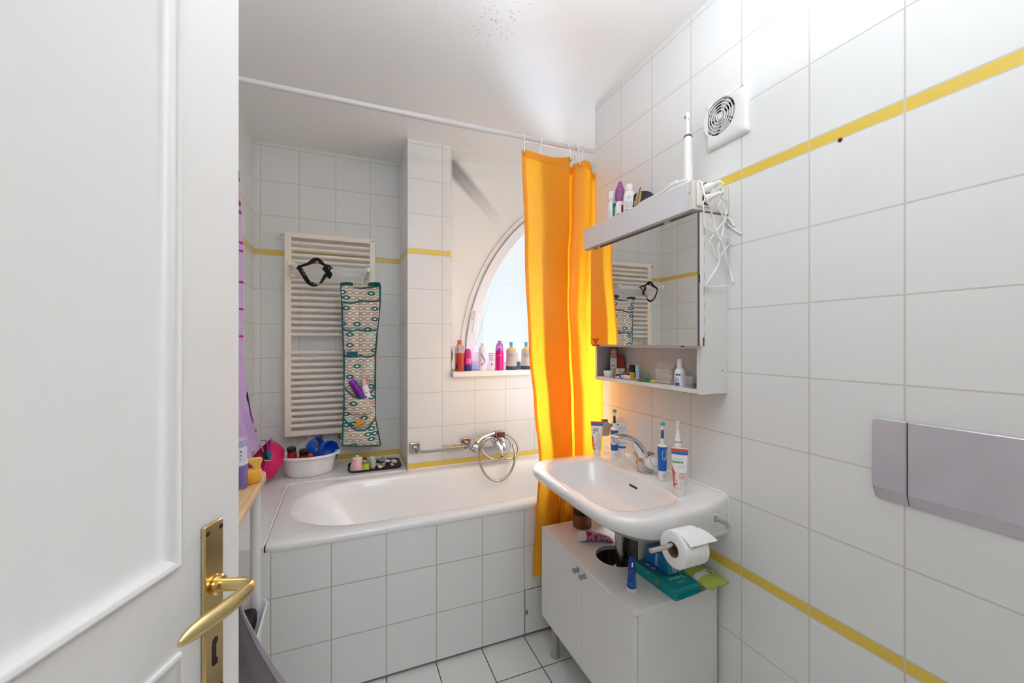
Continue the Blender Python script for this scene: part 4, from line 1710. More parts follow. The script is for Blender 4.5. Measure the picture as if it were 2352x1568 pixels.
def pocket(t0, t1, vt, vb, depth, sag, name='pocket'):
    mb = MB()
    g_ = []
    nj, ni = 14, 12
    for i in range(ni + 1):
        q = i / ni
        row = []
        for j in range(nj + 1):
            s_ = j / nj
            v = vt + sag * math.sin(math.pi * s_) * (1 - q) ** 1.2 + (vb - vt) * q
            v = min(v, vb)
            bulge = depth * (math.sin(math.pi * s_) ** 0.7 if 0 < s_ < 1 else 0) * (0.35 + 0.65 * math.sin(math.pi * min(1, 0.25 + 0.75 * q)) ** 0.8) * (1.0 if q < 0.95 else 0.6)
            bulge += 0.0016 * math.sin(11 * s_ + 7 * q)
            row.append(og(v, t0 + (t1 - t0) * s_, 0.005 + max(0, bulge)))
        g_.append(row)
    mb.sheet(g_, 0.0016)
    pk = build(name, mb, PAT, org, angle=60)
    mb = MB()
    mb.tube([p + Vector((0, -0.001, 0)) for p in g_[0]], 0.0046, 6)
    build('binding', mb, TEAL, pk, angle=60)
    return pk


pocket(0.02, 0.44, 694, 752, 0.016, 3)
pocket(0.44, 0.985, 691, 752, 0.018, 2)
pocket(0.02, 0.46, 757, 803, 0.015, 4)
pocket(0.46, 0.97, 757, 803, 0.016, 4)
pocket(0.03, 0.50, 818, 872, 0.015, 2)
pocket(0.50, 0.97, 815, 872, 0.016, 5)
pocket(0.02, 0.985, 892, 951, 0.040, 22)
pocket(0.02, 0.985, 962, 1021, 0.034, 25)
mb = MB()
a_, b_ = og(808, 0.09, 0.012), og(818, 0.44, 0.012)
mb.box((a_.x, a_.y - 0.001, b_.z), (b_.x, a_.y + 0.003, a_.z))
build('flap', mb, TEAL, org)
hk = [(833, 659), (832.5, 645), (833, 640), (839, 631), (839.5, 627), (836, 622.5), (832, 622)]
mb = MB()
mb.tube(smooth_path([on_y(u, v, OY + (0.0 if v > 640 else 0.006)) for u, v in hk], 5), 0.0026, 8)
build('hanger_hook', mb, WIRE, org)

# things in its pockets
PUR = P('#6E1F98', 0.35)


def lathed(name, label, cat, loc, parts, group=None, rz=0.0, axis=(0, 0, 1), n=28):
    """a thing made of coaxial turned parts: (part name, profile, material[, sx, sy])"""
    o_ = thing(name, label, cat, loc, rz, group)
    for prt in parts:
        nm, prof_, mat_ = prt[0], prt[1], prt[2]
        sx_, sy_ = (prt[3], prt[4]) if len(prt) > 3 else (1, 1)
        mb_ = MB()
        mb_.lathe(prof_, (0, 0, 0), axis, n, sx_, sy_)
        build(nm, mb_, mat_, o_, local=True)
    return o_


def tilt(ax, d, s=1):
    return Vector(ax).normalized()


pb_ = on_y(832, 912, OY - 0.022)
pt_ = on_y(807, 874, OY - 0.026)
ax = (pt_ - pb_)
L_ = ax.length
lathed('purple_bottle', 'purple bottle leaning left in the lower pocket of the organizer', 'bottle', tuple(pb_), [
    ('body', [(0.018, -0.02), (0.0195, 0.0), (0.0195, L_ * 0.82)], PUR),
    ('cap', [(0.0190, L_ * 0.83), (0.0185, L_ * 0.97), (0.016, L_ * 1.02), (0.004, L_ * 1.03)], P('#7A2AA6', 0.3))], axis=ax.normalized())
pb_ = on_y(843, 905, OY - 0.022)
pt_ = on_y(834, 871, OY - 0.026)
ax = (pt_ - pb_)
L_ = ax.length
lathed('deodorant_bottle', 'white bottle with a pink cap beside the purple bottle in the organizer', 'bottle', tuple(pb_), [
    ('body', [(0.017, -0.02), (0.019, 0.0), (0.019, L_ * 0.52), (0.014, L_ * 0.62)], P('#EEE6EE', 0.35)),
    ('cap', [(0.0145, L_ * 0.63), (0.0145, L_ * 0.90), (0.012, L_ * 1.0), (0.003, L_ * 1.02)], P('#E9A6B0', 0.35)),
    ('print', [(0.0192, L_ * 0.12), (0.0192, L_ * 0.16)], P('#8E8490', 0.5))], axis=ax.normalized())
p_ = on_y(825, 972, OY - 0.024)
mb = MB()
mb.obox(p_, Vector((0.022, -0.004, 0.014)), Vector((0.004, 0.010, 0)), Vector((-0.005, 0, 0.010)))
mb.obox(p_ + Vector((0.018, -0.004, 0.016)), Vector((0.010, -0.002, 0.004)), Vector((0.002, 0.009, 0)), Vector((-0.004, 0, 0.007)))
tag(build('yellow_sponge', mb, P('#D99A1C', 0.7), base=tuple(p_), bev=0.003), 'yellow bath sponge in the lowest pocket of the organizer', 'sponge')

# ================================================================== helpers for small goods
def face_cam(p, extra=0.0):
    return -math.atan2(p[0], p[1]) + extra


def cyl_map(r, z0, x0=0.0, sy=1.0, eps=0.0003, a0=0.0):
    """lettering wrapped on an upright cylinder (front is local -y)"""
    def fn(x, y):
        a = (x + x0) / r + a0
        return Vector(((r + eps) * math.sin(a), -(r + eps) * math.cos(a) * sy, z0 + y))
    return fn


def patch(parent, r, z0, z1, a0, a1, mat, name='label', sy=1.0, eps=0.00035, n=10):
    """a printed label on a round body: angles in degrees from the front"""
    mb_ = MB()
    g_ = []
    rr = r if callable(r) else (lambda z: r)
    for i in range(7):
        z = z0 + (z1 - z0) * i / 6
        row = []
        for j in range(n + 1):
            a = math.radians(a0 + (a1 - a0) * j / n)
            row.append(Vector(((rr(z) + eps) * math.sin(a), -(rr(z) + eps) * sy * math.cos(a), z)))
        g_.append(row)
    mb_.sheet(g_)
    return build(name, mb_, mat, parent, local=True, angle=60)


def tube_pack(name, label, base, L, capH, r, w, mats, matfn, rz=0.0, cap_mat=None, group=None, taper=1.0, cap_r=None):
    """a squeeze tube standing on its cap; returns (root, front(x, z) -> point on the printed face)"""
    o_ = thing(name, label, 'tube', base, rz, group)
    mb_ = MB()
    n_ = 88
    rings = []
    nt_ = 56

    def sec(t):
        k = t ** 1.15
        return r + (w - r) * t ** 0.8, r * (1 - k) * taper + 0.0014

    for i in range(nt_ + 1):
        t = i / nt_
        a_, b_ = sec(t)
        z = capH + (L - capH) * t
        rings.append([Vector((a_ * math.sin(2 * math.pi * (j + 0.5) / n_), -b_ * math.cos(2 * math.pi * (j + 0.5) / n_), z)) for j in range(n_)])

    def mfn(i, j):
        a = (j + 1) / n_
        if a > 0.5:
            a -= 1
        return matfn(i / nt_, a * 4)          # across: -1 .. 1 is the front half
    mb_.loft(rings, True, True, True, mfn)
    build('body', mb_, mats, o_, local=True, angle=70)
    cr = cap_r or r * 0.93
    mb_ = MB()
    mb_.lathe([(cr * 0.97, 0.0), (cr, 0.002), (cr * 0.97, capH - 0.0015), (cr * 0.9, capH)], (0, 0, 0), (0, 0, 1), 32)
    build('cap', mb_, cap_mat or WHITE_PLASTIC, o_, local=True)

    def front(x, z, eps=0.0006):
        t = min(1, max(0, (z - capH) / (L - capH)))
        a_, b_ = sec(t)
        q = max(-0.98, min(0.98, x / a_))
        return Vector((x, -b_ * math.sqrt(1 - q * q) - eps, z))
    return o_, front


def squiggles(parent, front, x0, x1, zs, mat, seed=1, h=0.0008, words=4, name='small_print'):
    """lines of tiny unreadable print as thin dashes"""
    rnd = random.Random(seed)
    mb_ = MB()
    for z in zs:
        x = x0
        while x < x1 - 0.001:
            l_ = min(rnd.uniform(0.3, 1.0) * (x1 - x0) / words, x1 - x)
            mb_.add([front(x, z), front(x + l_, z), front(x + l_, z + h), front(x, z + h)], [(0, 1, 2, 3)])
            x += l_ + (x1 - x0) * 0.05
    o_ = build(name, mb_, mat, parent, local=True, angle=1)
    return o_


# ================================================================== things on the window sill
SZ = 1.1633


def sill(u, y=2.385):
    p = on_y(u, 850, y)
    return Vector((p.x, y, SZ))


LAV = P('#B9B4D2', 0.4)
p = sill(1041.5, 2.400)
o = thing('lotion_tube', 'slim white tube with a dark leaf print and green cap, leftmost on the sill', 'tube', tuple(p), face_cam(p))
mb = MB()
rings = []
for i in range(14):
    t = i / 13
    a_, b_ = 0.0125 + 0.0030 * t, 0.0125 * (1 - t) + 0.0015
    rings.append([Vector((a_ * math.cos(2 * math.pi * k / 24), b_ * math.sin(2 * math.pi * k / 24), 0.016 + 0.132 * t)) for k in range(24)])
mb.loft(rings)
build('body', mb, P('#E9E7E3', 0.4), o, local=True)
mb = MB()
mb.lathe([(0.0125, 0.0), (0.0128, 0.015)], (0, 0, 0), (0, 0, 1), 24)
build('cap', mb, P('#9DBE96', 0.4), o, local=True)
mb = MB()
mb.prism([Vector((-0.0115 + 0.0075 * math.sin(math.pi * k / 10), -0.0135 * (1 - (0.05 + 0.09 * k / 10) / 0.148) - 0.0035, 0.05 + 0.085 * k / 10)) for k in range(11)] , (0, 0.0006, 0))
build('leaf_print', mb, P('#3C3734', 0.5), o, local=True)

p = sill(1056, 2.388)
RED_LIQ = P('#F0533E', 0.12, trans=0.55, ior=1.35)
o = lathed('mouthwash_bottle', 'clear bottle half full of red liquid with an orange cap on the sill', 'bottle', tuple(p), [
    ('body', [(0.026, 0.0), (0.0275, 0.003), (0.0265, 0.06), (0.0268, 0.108)], RED_LIQ, 1, 0.75),
    ('neck', [(0.0268, 0.1082), (0.027, 0.125), (0.024, 0.145), (0.017, 0.158)], P('#F2E4E2', 0.1, trans=0.6, ior=1.3), 1, 0.75),
    ('cap', [(0.0145, 0.158), (0.0155, 0.160), (0.0135, 0.184), (0.011, 0.1865)], P('#E8622A', 0.3))], rz=face_cam(p))
patch(o, 0.0275, 0.012, 0.045, -58, -28, P('#20233E', 0.4), sy=0.75)
squiggles(o, lambda x, z: cyl_map(0.0272, 0, sy=0.75, eps=0.0006)(x, z), -0.019, -0.010, [0.050 + 0.009 * k for k in range(10)], P('#343A55', 0.4), 4, 0.005, 1, 'print')

p = sill(1074.5, 2.392)
o = lathed('pink_shampoo_bottle', 'magenta bottle standing on a dark blue cap beside the red one', 'bottle', tuple(p), [
    ('cap', [(0.0215, 0.0), (0.0225, 0.002), (0.0222, 0.036)], P('#1B3C86', 0.3), 1, 0.7),
    ('body', [(0.0222, 0.0365), (0.0225, 0.075), (0.0205, 0.105), (0.0185, 0.122), (0.0125, 0.131), (0.003, 0.133)], P('#D3247F', 0.25), 1, 0.7)], rz=face_cam(p))
patch(o, 0.0226, 0.045, 0.075, -20, 60, P('#E56AA2', 0.3), sy=0.7, eps=0.0006)

p = sill(1090, 2.50)
mb = MB()
mb.box((p.x - 0.026, 2.475, SZ), (p.x + 0.026, 2.515, SZ + 0.052))
tag(build('lavender_box', mb, LAV, base=tuple(p), bev=0.003), 'small lavender box standing at the back of the sill under the window', 'box')

p = sill(1108.5, 2.385)
o = lathed('white_lotion_bottle', 'white bottle with a purple ribbon print, in the middle of the sill', 'bottle', tuple(p), [
    ('body', [(0.0225, 0.0), (0.0235, 0.003), (0.0235, 0.118), (0.0215, 0.136), (0.012, 0.150)], P('#F1F0F2', 0.3), 1, 0.8),
    ('cap', [(0.0098, 0.150), (0.0105, 0.152), (0.0100, 0.166), (0.006, 0.172), (0.002, 0.173)], P('#EDEBEE', 0.3))], rz=face_cam(p))
VIO = P('#9C6CC6', 0.4)
mb = MB()
cm_ = cyl_map(0.0235, 0, sy=0.8, eps=0.0008)
mb.ribbon(smooth_path([cm_(-0.0085, 0.103), cm_(-0.002, 0.088), cm_(0.008, 0.072), cm_(0.0125, 0.060), cm_(0.008, 0.047), cm_(-0.001, 0.038), cm_(-0.0095, 0.034)], 6), 0.0075, 0.0006, Vector((0.7, 0, 0.7)))
build('ribbon_print', mb, VIO, o, local=True)

p = sill(1128, 2.40)
o = lathed('cream_jar', 'white jar with a purple flower print between two bottles on sill', 'jar', tuple(p), [
    ('jar', [(0.021, 0.0), (0.022, 0.002), (0.0226, 0.010), (0.0226, 0.100)], P('#F0EEF1', 0.3)),
    ('lid', [(0.0232, 0.100), (0.0232, 0.106), (0.021, 0.108)], P('#8C8FB4', 0.3))], rz=face_cam(p))
squiggles(o, lambda x, z: cyl_map(0.0226, 0, eps=0.0006)(x, z), -0.014, 0.014, [0.086], P('#6A6788', 0.5), 2, 0.006, 3)
squiggles(o, lambda x, z: cyl_map(0.0226, 0, eps=0.0006)(x, z), -0.012, 0.014, [0.060, 0.072], P('#A8A4B8', 0.5), 7, 0.007, 3)
mb = MB()
for a, l_ in ((0, 1.0), (50, 0.8), (-55, 0.8), (110, 0.55)):
    cq = cyl_map(0.0226, 0.030, 0.005, eps=0.0006)
    d_ = math.radians(a)
    mb.add([cq(0, 0), cq(0.006 * math.cos(d_ + 1.2) * l_, 0.012 * math.sin(d_ + 1.2) * l_), cq(0.010 * math.cos(d_ + 1.57) * l_, 0.022 * math.sin(d_ + 1.57) * l_), cq(0.006 * math.cos(d_ + 1.95) * l_, 0.012 * math.sin(d_ + 1.95) * l_)], [(0, 1, 2, 3)])
build('flower_print', mb, P('#B05CB0', 0.5), o, local=True)

p = sill(1147, 2.392)
o = lathed('pink_spray_bottle', 'tall metallic magenta spray bottle on the window sill', 'spray bottle', tuple(p), [
    ('body', [(0.0245, 0.0), (0.0265, 0.003), (0.0265, 0.012), (0.0258, 0.014), (0.0260, 0.118)], P('#D31479', 0.22, 0.35)),
    ('hood', [(0.0255, 0.1185), (0.0245, 0.138), (0.020, 0.160), (0.0125, 0.171)], P('#D66CC4', 0.12, trans=0.5)),
    ('cap', [(0.012, 0.171), (0.0125, 0.178), (0.0105, 0.184), (0.004, 0.186)], P('#7FA9CE', 0.3))], rz=face_cam(p))
patch(o, 0.0262, 0.122, 0.140, -14, 14, P('#4E5CA0', 0.4), name='emblem', eps=0.0004)
patch(o, 0.0260, 0.088, 0.094, -20, 30, P('#E568AC', 0.4), name='print', eps=0.0004)

GREYB = P('#BDB6B6', 0.45)
for k_, (u, y_, lb_) in enumerate(((1174, 2.392, 'grey bottle with yellow shoulders and blue cap, left of the curtain on the sill'), (1208, 2.385, 'grey bottle with yellow shoulders, half hidden by the curtain edge on the sill'))):
    p = sill(u, y_)
    o = lathed('grey_wash_bottle', lb_, 'bottle', tuple(p), [
        ('base', [(0.032, 0.0), (0.0340, 0.003), (0.0345, 0.022)], P('#2B4255', 0.35), 1, 0.62),
        ('body', [(0.0345, 0.0222), (0.0345, 0.120), (0.0335, 0.124)], GREYB, 1, 0.62),
        ('shoulder', [(0.0335, 0.1242), (0.030, 0.133), (0.020, 0.141), (0.012, 0.144)], P('#E9CE5A', 0.3), 1, 0.62),
        ('cap', [(0.0115, 0.144), (0.0105, 0.146), (0.0115, 0.172), (0.0112, 0.174)], P('#5E9AC2', 0.35))], group='grey bottles on the window sill', rz=face_cam(p))
    lettering(o, 'nashi', 0.022, lambda x, y: cyl_map(0.0345, 0.088, sy=0.62, eps=0.0006)(x, y), P('#77706F', 0.5), align='CENTER')
    squiggles(o, lambda x, z: cyl_map(0.0345, 0, sy=0.62, eps=0.0006)(x, z), -0.016, 0.016, [0.080], P('#8E8786', 0.5), 5, 0.003, 3, 'print')
    mb = MB()
    cm_ = cyl_map(0.0345, 0, sy=0.62, eps=0.0005)
    mb.add([cm_(-0.010, 0.052), cm_(0.010, 0.052), cm_(0.010, 0.0535), cm_(-0.010, 0.0535)], [(0, 1, 2, 3)])
    build('small_print', mb, P('#D8D3D2', 0.5), o, local=True)
p = sill(1192, 2.47)
lathed('beige_bottle', 'small beige bottle at the back, between the two grey bottles on sill', 'bottle', tuple(p), [
    ('body', [(0.018, 0.0), (0.019, 0.002), (0.019, 0.045)], P('#6B6A6E', 0.4)),
    ('cap', [(0.0185, 0.0455), (0.0185, 0.108), (0.016, 0.111)], P('#DAD4C6', 0.4))], rz=face_cam(p))

# ================================================================== bath mixer with hand shower
mx_ = thing('bath_mixer', 'chrome bath mixer with hand shower and coiled hose on the window wall', 'mixer tap', (0.87, YB, 0.76))


def mp(x, y, y0=YB - 0.07):
    """position from the close view of the mixer"""
    return on_y(940 + x * 0.11905, 970 + y * 0.11905, y0)


a, b_ = mp(1440, 400, YB - 0.045), mp(1700, 400, YB - 0.045)
mb = MB()
zc_ = (mp(1540, 300).z + mp(1540, 480).z) / 2
mb.box((a.x - 0.012, YB - 0.075, zc_ - 0.026), (b_.x + 0.045, YB - 0.030, zc_ + 0.026))
build('mixer_body', mb, CHROME, mx_, bev=0.008, seg=3)
for xx in (a.x + 0.002, b_.x + 0.035):
    mb = MB()
    mb.lathe([(0.032, 0.0), (0.030, 0.006), (0.018, 0.010), (0.018, 0.034)], (xx, YB - 0.0005, zc_), (0, -1, 0), 24)
    build('wall_rosette', mb, CHROME, mx_)
bx0, bx1 = mp(1655, 200, YB - 0.085), mp(1825, 200, YB - 0.085)
mb = MB()
mb.box((bx0.x, YB - 0.105, mp(1700, 290, YB - 0.085).z), (bx1.x, YB - 0.062, mp(1700, 170, YB - 0.085).z))
mb.box((bx0.x + 0.01, YB - 0.095, zc_ + 0.01), (bx0.x + 0.035, YB - 0.068, mp(1700, 290, YB - 0.085).z + 0.004))
build('shower_holder', mb, P('#9A9AA0', 0.12, 1.0), mx_, bev=0.003)
k0, k1 = mp(1800, 330, YB - 0.10), mp(1830, 545, YB - 0.115)
mb = MB()
mb.tube(smooth_path([k0, k0.lerp(k1, 0.3), k0.lerp(k1, 0.6), k1], 4), [0.017, 0.0175, 0.018, 0.0175, 0.015, 0.0155, 0.0165, 0.019, 0.0195, 0.0195, 0.019, 0.017, 0.008], 18)
build('control_lever', mb, P('#D9D9DC', 0.12, 1.0), mx_)
mb = MB()
s0, s1 = mp(1690, 400, YB - 0.10), mp(1785, 590, YB - 0.135)
mb.tube(smooth_path([s0 + Vector((0, 0.03, 0)), s0, s0.lerp(s1, 0.6) + Vector((0, 0, 0.01)), s1], 4), [0.018] * 6 + [0.015] * 5 + [0.012, 0.0105], 14)
mb.lathe([(0.0085, 0.004), (0.0085, -0.014)], s1, (0, 0, 1), 16)
build('bath_spout', mb, CHROME, mx_)
mb = MB()
mb.lathe([(0.0065, -0.012), (0.006, -0.022)], s1, (0, 0, 1), 12)
build('aerator', mb, P('#2A2724', 0.5), mx_)
# hand shower lying across the holder
hs0, hs1, hs2 = mp(1640, 205, YB - 0.085), mp(1400, 300, YB - 0.105), mp(1290, 400, YB - 0.12)
mb = MB()
mb.tube(smooth_path([hs0, hs0.lerp(hs1, 0.5) + Vector((0, 0, 0.002)), hs1, hs2], 5), [0.012] * 4 + [0.0125] * 4 + [0.0135] * 4 + [0.0145] * 4, 16)
build('hand_shower', mb, P('#D6D0C8', 0.12, 1.0), mx_)
hc = mp(1262, 490, YB - 0.125)
mb = MB()
mb.sphere(hc, 0.0255, 22, 14, (1.0, 0.75, 1.0))
mb.lathe([(0.0245, 0.0), (0.025, 0.006), (0.021, 0.012)], hc + Vector((-0.008, 0, -0.006)), Vector((-0.55, 0.3, -0.6)).normalized(), 22)
build('shower_head', mb, P('#C9C9CF', 0.1, 1.0), mx_)
# metal hose hanging in loops
HOSE = bpy.data.materials.new('ribbed_metal_hose')
HOSE.use_nodes = True
nt = HOSE.node_tree
b = nt.nodes['Principled BSDF']
b.inputs['Base Color'].default_value = lin('#B9B6B2')
b.inputs['Metallic'].default_value = 1.0
b.inputs['Roughness'].default_value = 0.25
hose_pts = [mp(1690, 330, YB - 0.085), mp(1600, 290, YB - 0.10), mp(1470, 330, YB - 0.115), mp(1375, 470, YB - 0.12), mp(1350, 640, YB - 0.125), mp(1375, 820, YB - 0.13), mp(1460, 990, YB - 0.135), mp(1580, 1100, YB - 0.138), mp(1700, 1128, YB - 0.138), mp(1830, 1090, YB - 0.138),
            mp(1950, 960, YB - 0.135), mp(2025, 780, YB - 0.13), mp(2040, 600, YB - 0.115), mp(2000, 440, YB - 0.095), mp(1930, 320, YB - 0.085), mp(1830, 270, YB - 0.08)]
hose2 = [mp(1640, 270, YB - 0.075), mp(1540, 300, YB - 0.095), mp(1440, 400, YB - 0.102), mp(1395, 510, YB - 0.105), mp(1440, 600, YB - 0.112), mp(1560, 690, YB - 0.118), mp(1700, 715, YB - 0.12), mp(1840, 670, YB - 0.118), mp(1930, 560, YB - 0.11), mp(1962, 430, YB - 0.10), mp(1930, 330, YB - 0.09), mp(1830, 265, YB - 0.07)]
hose3 = [mp(1845, 230, YB - 0.06), mp(1960, 275, YB - 0.075), mp(2060, 380, YB - 0.09), mp(2100, 510, YB - 0.10), mp(2080, 620, YB - 0.108), mp(2000, 690, YB - 0.112), mp(1900, 700, YB - 0.11), mp(1830, 670, YB - 0.105)]
for hp in (hose_pts, hose2, hose3):
    sp_ = smooth_path(hp, 14)
    # ribs: alternating radius along an even spacing
    tot, acc = 0.0, [0.0]
    for q0, q1 in zip(sp_, sp_[1:]):
        tot += (q1 - q0).length
        acc.append(tot)
    m_ = int(tot / 0.0026)
    rp, kk = [], 0
    for i in range(m_ + 1):
        d_ = tot * i / m_
        while kk < len(acc) - 2 and acc[kk + 1] < d_:
            kk += 1
        t = (d_ - acc[kk]) / max(1e-9, acc[kk + 1] - acc[kk])
        rp.append(sp_[kk].lerp(sp_[kk + 1], t))
    mb = MB()
    mb.tube(rp, [0.0072 if i % 2 else 0.0060 for i in range(len(rp))], 9)
    build('hose', mb, HOSE, mx_, angle=80)

# ------------------------------------------------------------------ grab rail with soap basket
sr = thing('soap_rail', 'chrome grab rail with wire soap basket on the window wall', 'soap rack', (0.53, YB, 0.72))
RAILM = P('#C2BCB5', 0.2, 1.0)
m0, m1 = mp(100, 490, YB), mp(1085, 395, YB)
RZ_ = (m0.z + m1.z) / 2
for pm in (m0, m1):
    mb = MB()
    mb.box((pm.x - 0.030, YB - 0.012, RZ_ - 0.032), (pm.x + 0.030, YB - 0.0004, RZ_ + 0.032))
    mb.box((pm.x - 0.012, YB - 0.030, RZ_ - 0.014), (pm.x + 0.012, YB - 0.011, RZ_ + 0.014))
    build('wall_mount', mb, RAILM, sr, bev=0.009, seg=3)
mb = MB()
mb.ribbon(smooth_path([Vector((m0.x, YB - 0.028, RZ_)), Vector((m0.x + 0.004, YB - 0.06, RZ_ - 0.002)), Vector((m0.x + 0.03, YB - 0.085, RZ_ - 0.004)), Vector((m0.x + 0.09, YB - 0.090, RZ_ - 0.004)), Vector((m1.x - 0.08, YB - 0.090, RZ_ - 0.004)), Vector((m1.x - 0.02, YB - 0.085, RZ_ - 0.004)), Vector((m1.x - 0.002, YB - 0.06, RZ_ - 0.002)), Vector((m1.x, YB - 0.028, RZ_))], 7), 0.019, 0.007, Vector((0, 0, 1)))
build('rail', mb, RAILM, sr, bev=0.002)
bx0_, bx1_ = m0.x + 0.155, m1.x - 0.025
by0, by1 = YB - 0.087, YB - 0.022
mb = MB()
loop_ = []
for (cx_, cy_, a0) in ((bx1_ - 0.012, by1 - 0.012, 0), (bx0_ + 0.012, by1 - 0.012, 90), (bx0_ + 0.012, by0 + 0.012, 180), (bx1_ - 0.012, by0 + 0.012, 270)):
    for k_ in range(6):
        a = math.radians(a0 + 90 * k_ / 5)
        loop_.append(Vector((cx_ + 0.012 * math.cos(a), cy_ + 0.012 * math.sin(a), RZ_ + 0.004)))
mb.tube(loop_, 0.0032, 8, closed=True)
build('basket_rim', mb, RAILM, sr)
for k_ in range(8):
    xx = bx0_ + 0.016 + (bx1_ - bx0_ - 0.032) * k_ / 7
    mb = MB()
    mb.tube(smooth_path([(xx, by1, RZ_ + 0.004), (xx + 0.001, by1 - 0.003, RZ_ - 0.018), (xx + 0.002, by1 - 0.016, RZ_ - 0.026), (xx + 0.004, by0 + 0.016, RZ_ - 0.026), (xx + 0.006, by0 + 0.004, RZ_ - 0.020), (xx + 0.007, by0, RZ_ + 0.004)], 4), 0.0016, 6)
    build('basket_wire', mb, RAILM, sr)

# ================================================================== white basin with bath toys
bc = Vector((-0.178, 2.548, ZL + 0.0006))
bs = thing('washing_up_bowl', 'white oval plastic bowl full of bath toys on the ledge', 'bowl', tuple(bc))
mb = MB()
pr_ = [(0.060, 0.0), (0.108, 0.0), (0.118, 0.006), (0.126, 0.03), (0.140, 0.098), (0.143, 0.106), (0.158, 0.108), (0.160, 0.104), (0.160, 0.111), (0.157, 0.115), (0.148, 0.1155), (0.139, 0.113), (0.136, 0.105), (0.122, 0.03), (0.113, 0.008), (0.100, 0.004), (0.002, 0.004)]
mb.lathe(pr_, bc, (0, 0, 1), 64, 1.0, 0.74)
build('bowl_shell', mb, P('#EEEDED', 0.3), bs, angle=50)
BLUE = P('#0F54C4', 0.35)


def toy_cup(label, c, axis, r, group):
    o_ = thing('toy_cup', label, 'toy cup', tuple(c), 0, group)
    mb_ = MB()
    pr = []
    for k in range(11):
        a = math.pi / 2 * k / 10
        pr.append((r * math.sin(a), -r * 0.95 * math.cos(a)))
    pr += [(r * 1.02, 0.012), (r * 0.99, 0.020), (r * 0.95, 0.012)]
    for k in range(11):
        a = math.pi / 2 * (10 - k) / 10
        pr.append((r * 0.93 * math.sin(a), -r * 0.88 * math.cos(a)))
    ax_ = Vector(axis).normalized()
    mb_.lathe(pr, (0, 0, 0), ax_, 36)
    build('cup', mb_, BLUE, o_, local=True, angle=50)
    side = ax_.orthogonal().normalized()
    mb_ = MB()
    mb_.obox(side * r * 1.0 + ax_ * 0.008, side * 0.008, ax_ * 0.010, ax_.cross(side) * 0.012)
    build('tab', mb_, BLUE, o_, local=True, bev=0.003)
    return o_


toy_cup('blue silicone cup tilted on its side, left of the two in white bowl', on_y(730, 1031, 2.590), (0.80, -0.30, 0.42), 0.066, 'blue cups in the white bowl')
toy_cup('blue silicone cup opening to the right, right one in white bowl', on_y(754, 1036, 2.535), (0.66, -0.72, 0.10), 0.058, 'blue cups in the white bowl')
for k_, (u, v, lb_, rx) in enumerate(((671, 1046, 'red bottle with black cap in white bowl, left of the pair', -0.10), (696, 1052, 'red bottle with black cap in white bowl, right of the pair', 0.12))):
    c0 = on_y(u, v, 2.498)
    o = lathed('bath_paint_bottle', lb_, 'bottle', (c0.x, c0.y, c0.z), [
        ('body', [(0.018, -0.045), (0.022, -0.04), (0.023, 0.0), (0.021, 0.018), (0.013, 0.024)], P('#B3121F', 0.3)),
        ('cap', [(0.021, 0.024), (0.022, 0.026), (0.022, 0.045), (0.020, 0.047)], P('#1A1716', 0.4)),
        ('stripe', [(0.0226, -0.006), (0.0228, -0.001)], P('#D9C6BE', 0.5))], group='red bottles in the white bowl', axis=Vector((rx, -0.15, 1)).normalized())
c0 = on_y(713, 1047, 2.52)
mb = MB()
mb.sphere(c0, 0.015, 16, 10)
tag(build('toy_ball', mb, P('#E0481C', 0.3), base=tuple(c0)), 'small orange ball beside the red bottles in white bowl', 'ball')
# crumpled clear bag
BAG = bpy.data.materials.new('clear_plastic_film')
BAG.use_nodes = True
nt = BAG.node_tree
nt.nodes.clear()
bo = nt.nodes.new('ShaderNodeOutputMaterial')
t1 = nt.nodes.new('ShaderNodeBsdfTransparent')
g1 = nt.nodes.new('ShaderNodeBsdfGlossy')
g1.inputs['Roughness'].default_value = 0.15
d1 = nt.nodes.new('ShaderNodeBsdfDiffuse')
d1.inputs[0].default_value = (0.85, 0.85, 0.85, 1)
x1_ = nt.nodes.new('ShaderNodeMixShader')
x1_.inputs[0].default_value = 0.35
x2_ = nt.nodes.new('ShaderNodeMixShader')
x2_.inputs[0].default_value = 0.22
nt.links.new(d1.outputs[0], x1_.inputs[1])
nt.links.new(g1.outputs[0], x1_.inputs[2])
nt.links.new(t1.outputs[0], x2_.inputs[1])
nt.links.new(x1_.outputs[0], x2_.inputs[2])
nt.links.new(x2_.outputs[0], bo.inputs[0])
mb = MB()
rb = random.Random(9)
c0 = on_y(706, 1024, 2.62)
rings = []
for i in range(9):
    a = math.pi * (i / 8 - 0.5)
    rings.append([c0 + Vector((0.062 * math.cos(a) * math.cos(b2) * rb.uniform(0.82, 1.1), 0.030 * math.cos(a) * math.sin(b2) * rb.uniform(0.8, 1.1), 0.042 * math.sin(a) * rb.uniform(0.9, 1.08) + 0.012 * math.cos(b2))) for b2 in [2 * math.pi * j / 18 for j in range(18)]])
mb.loft(rings)
tag(build('plastic_bag', mb, BAG, base=tuple(c0), angle=15), 'crumpled clear plastic bag behind the red bottles in white bowl', 'bag')

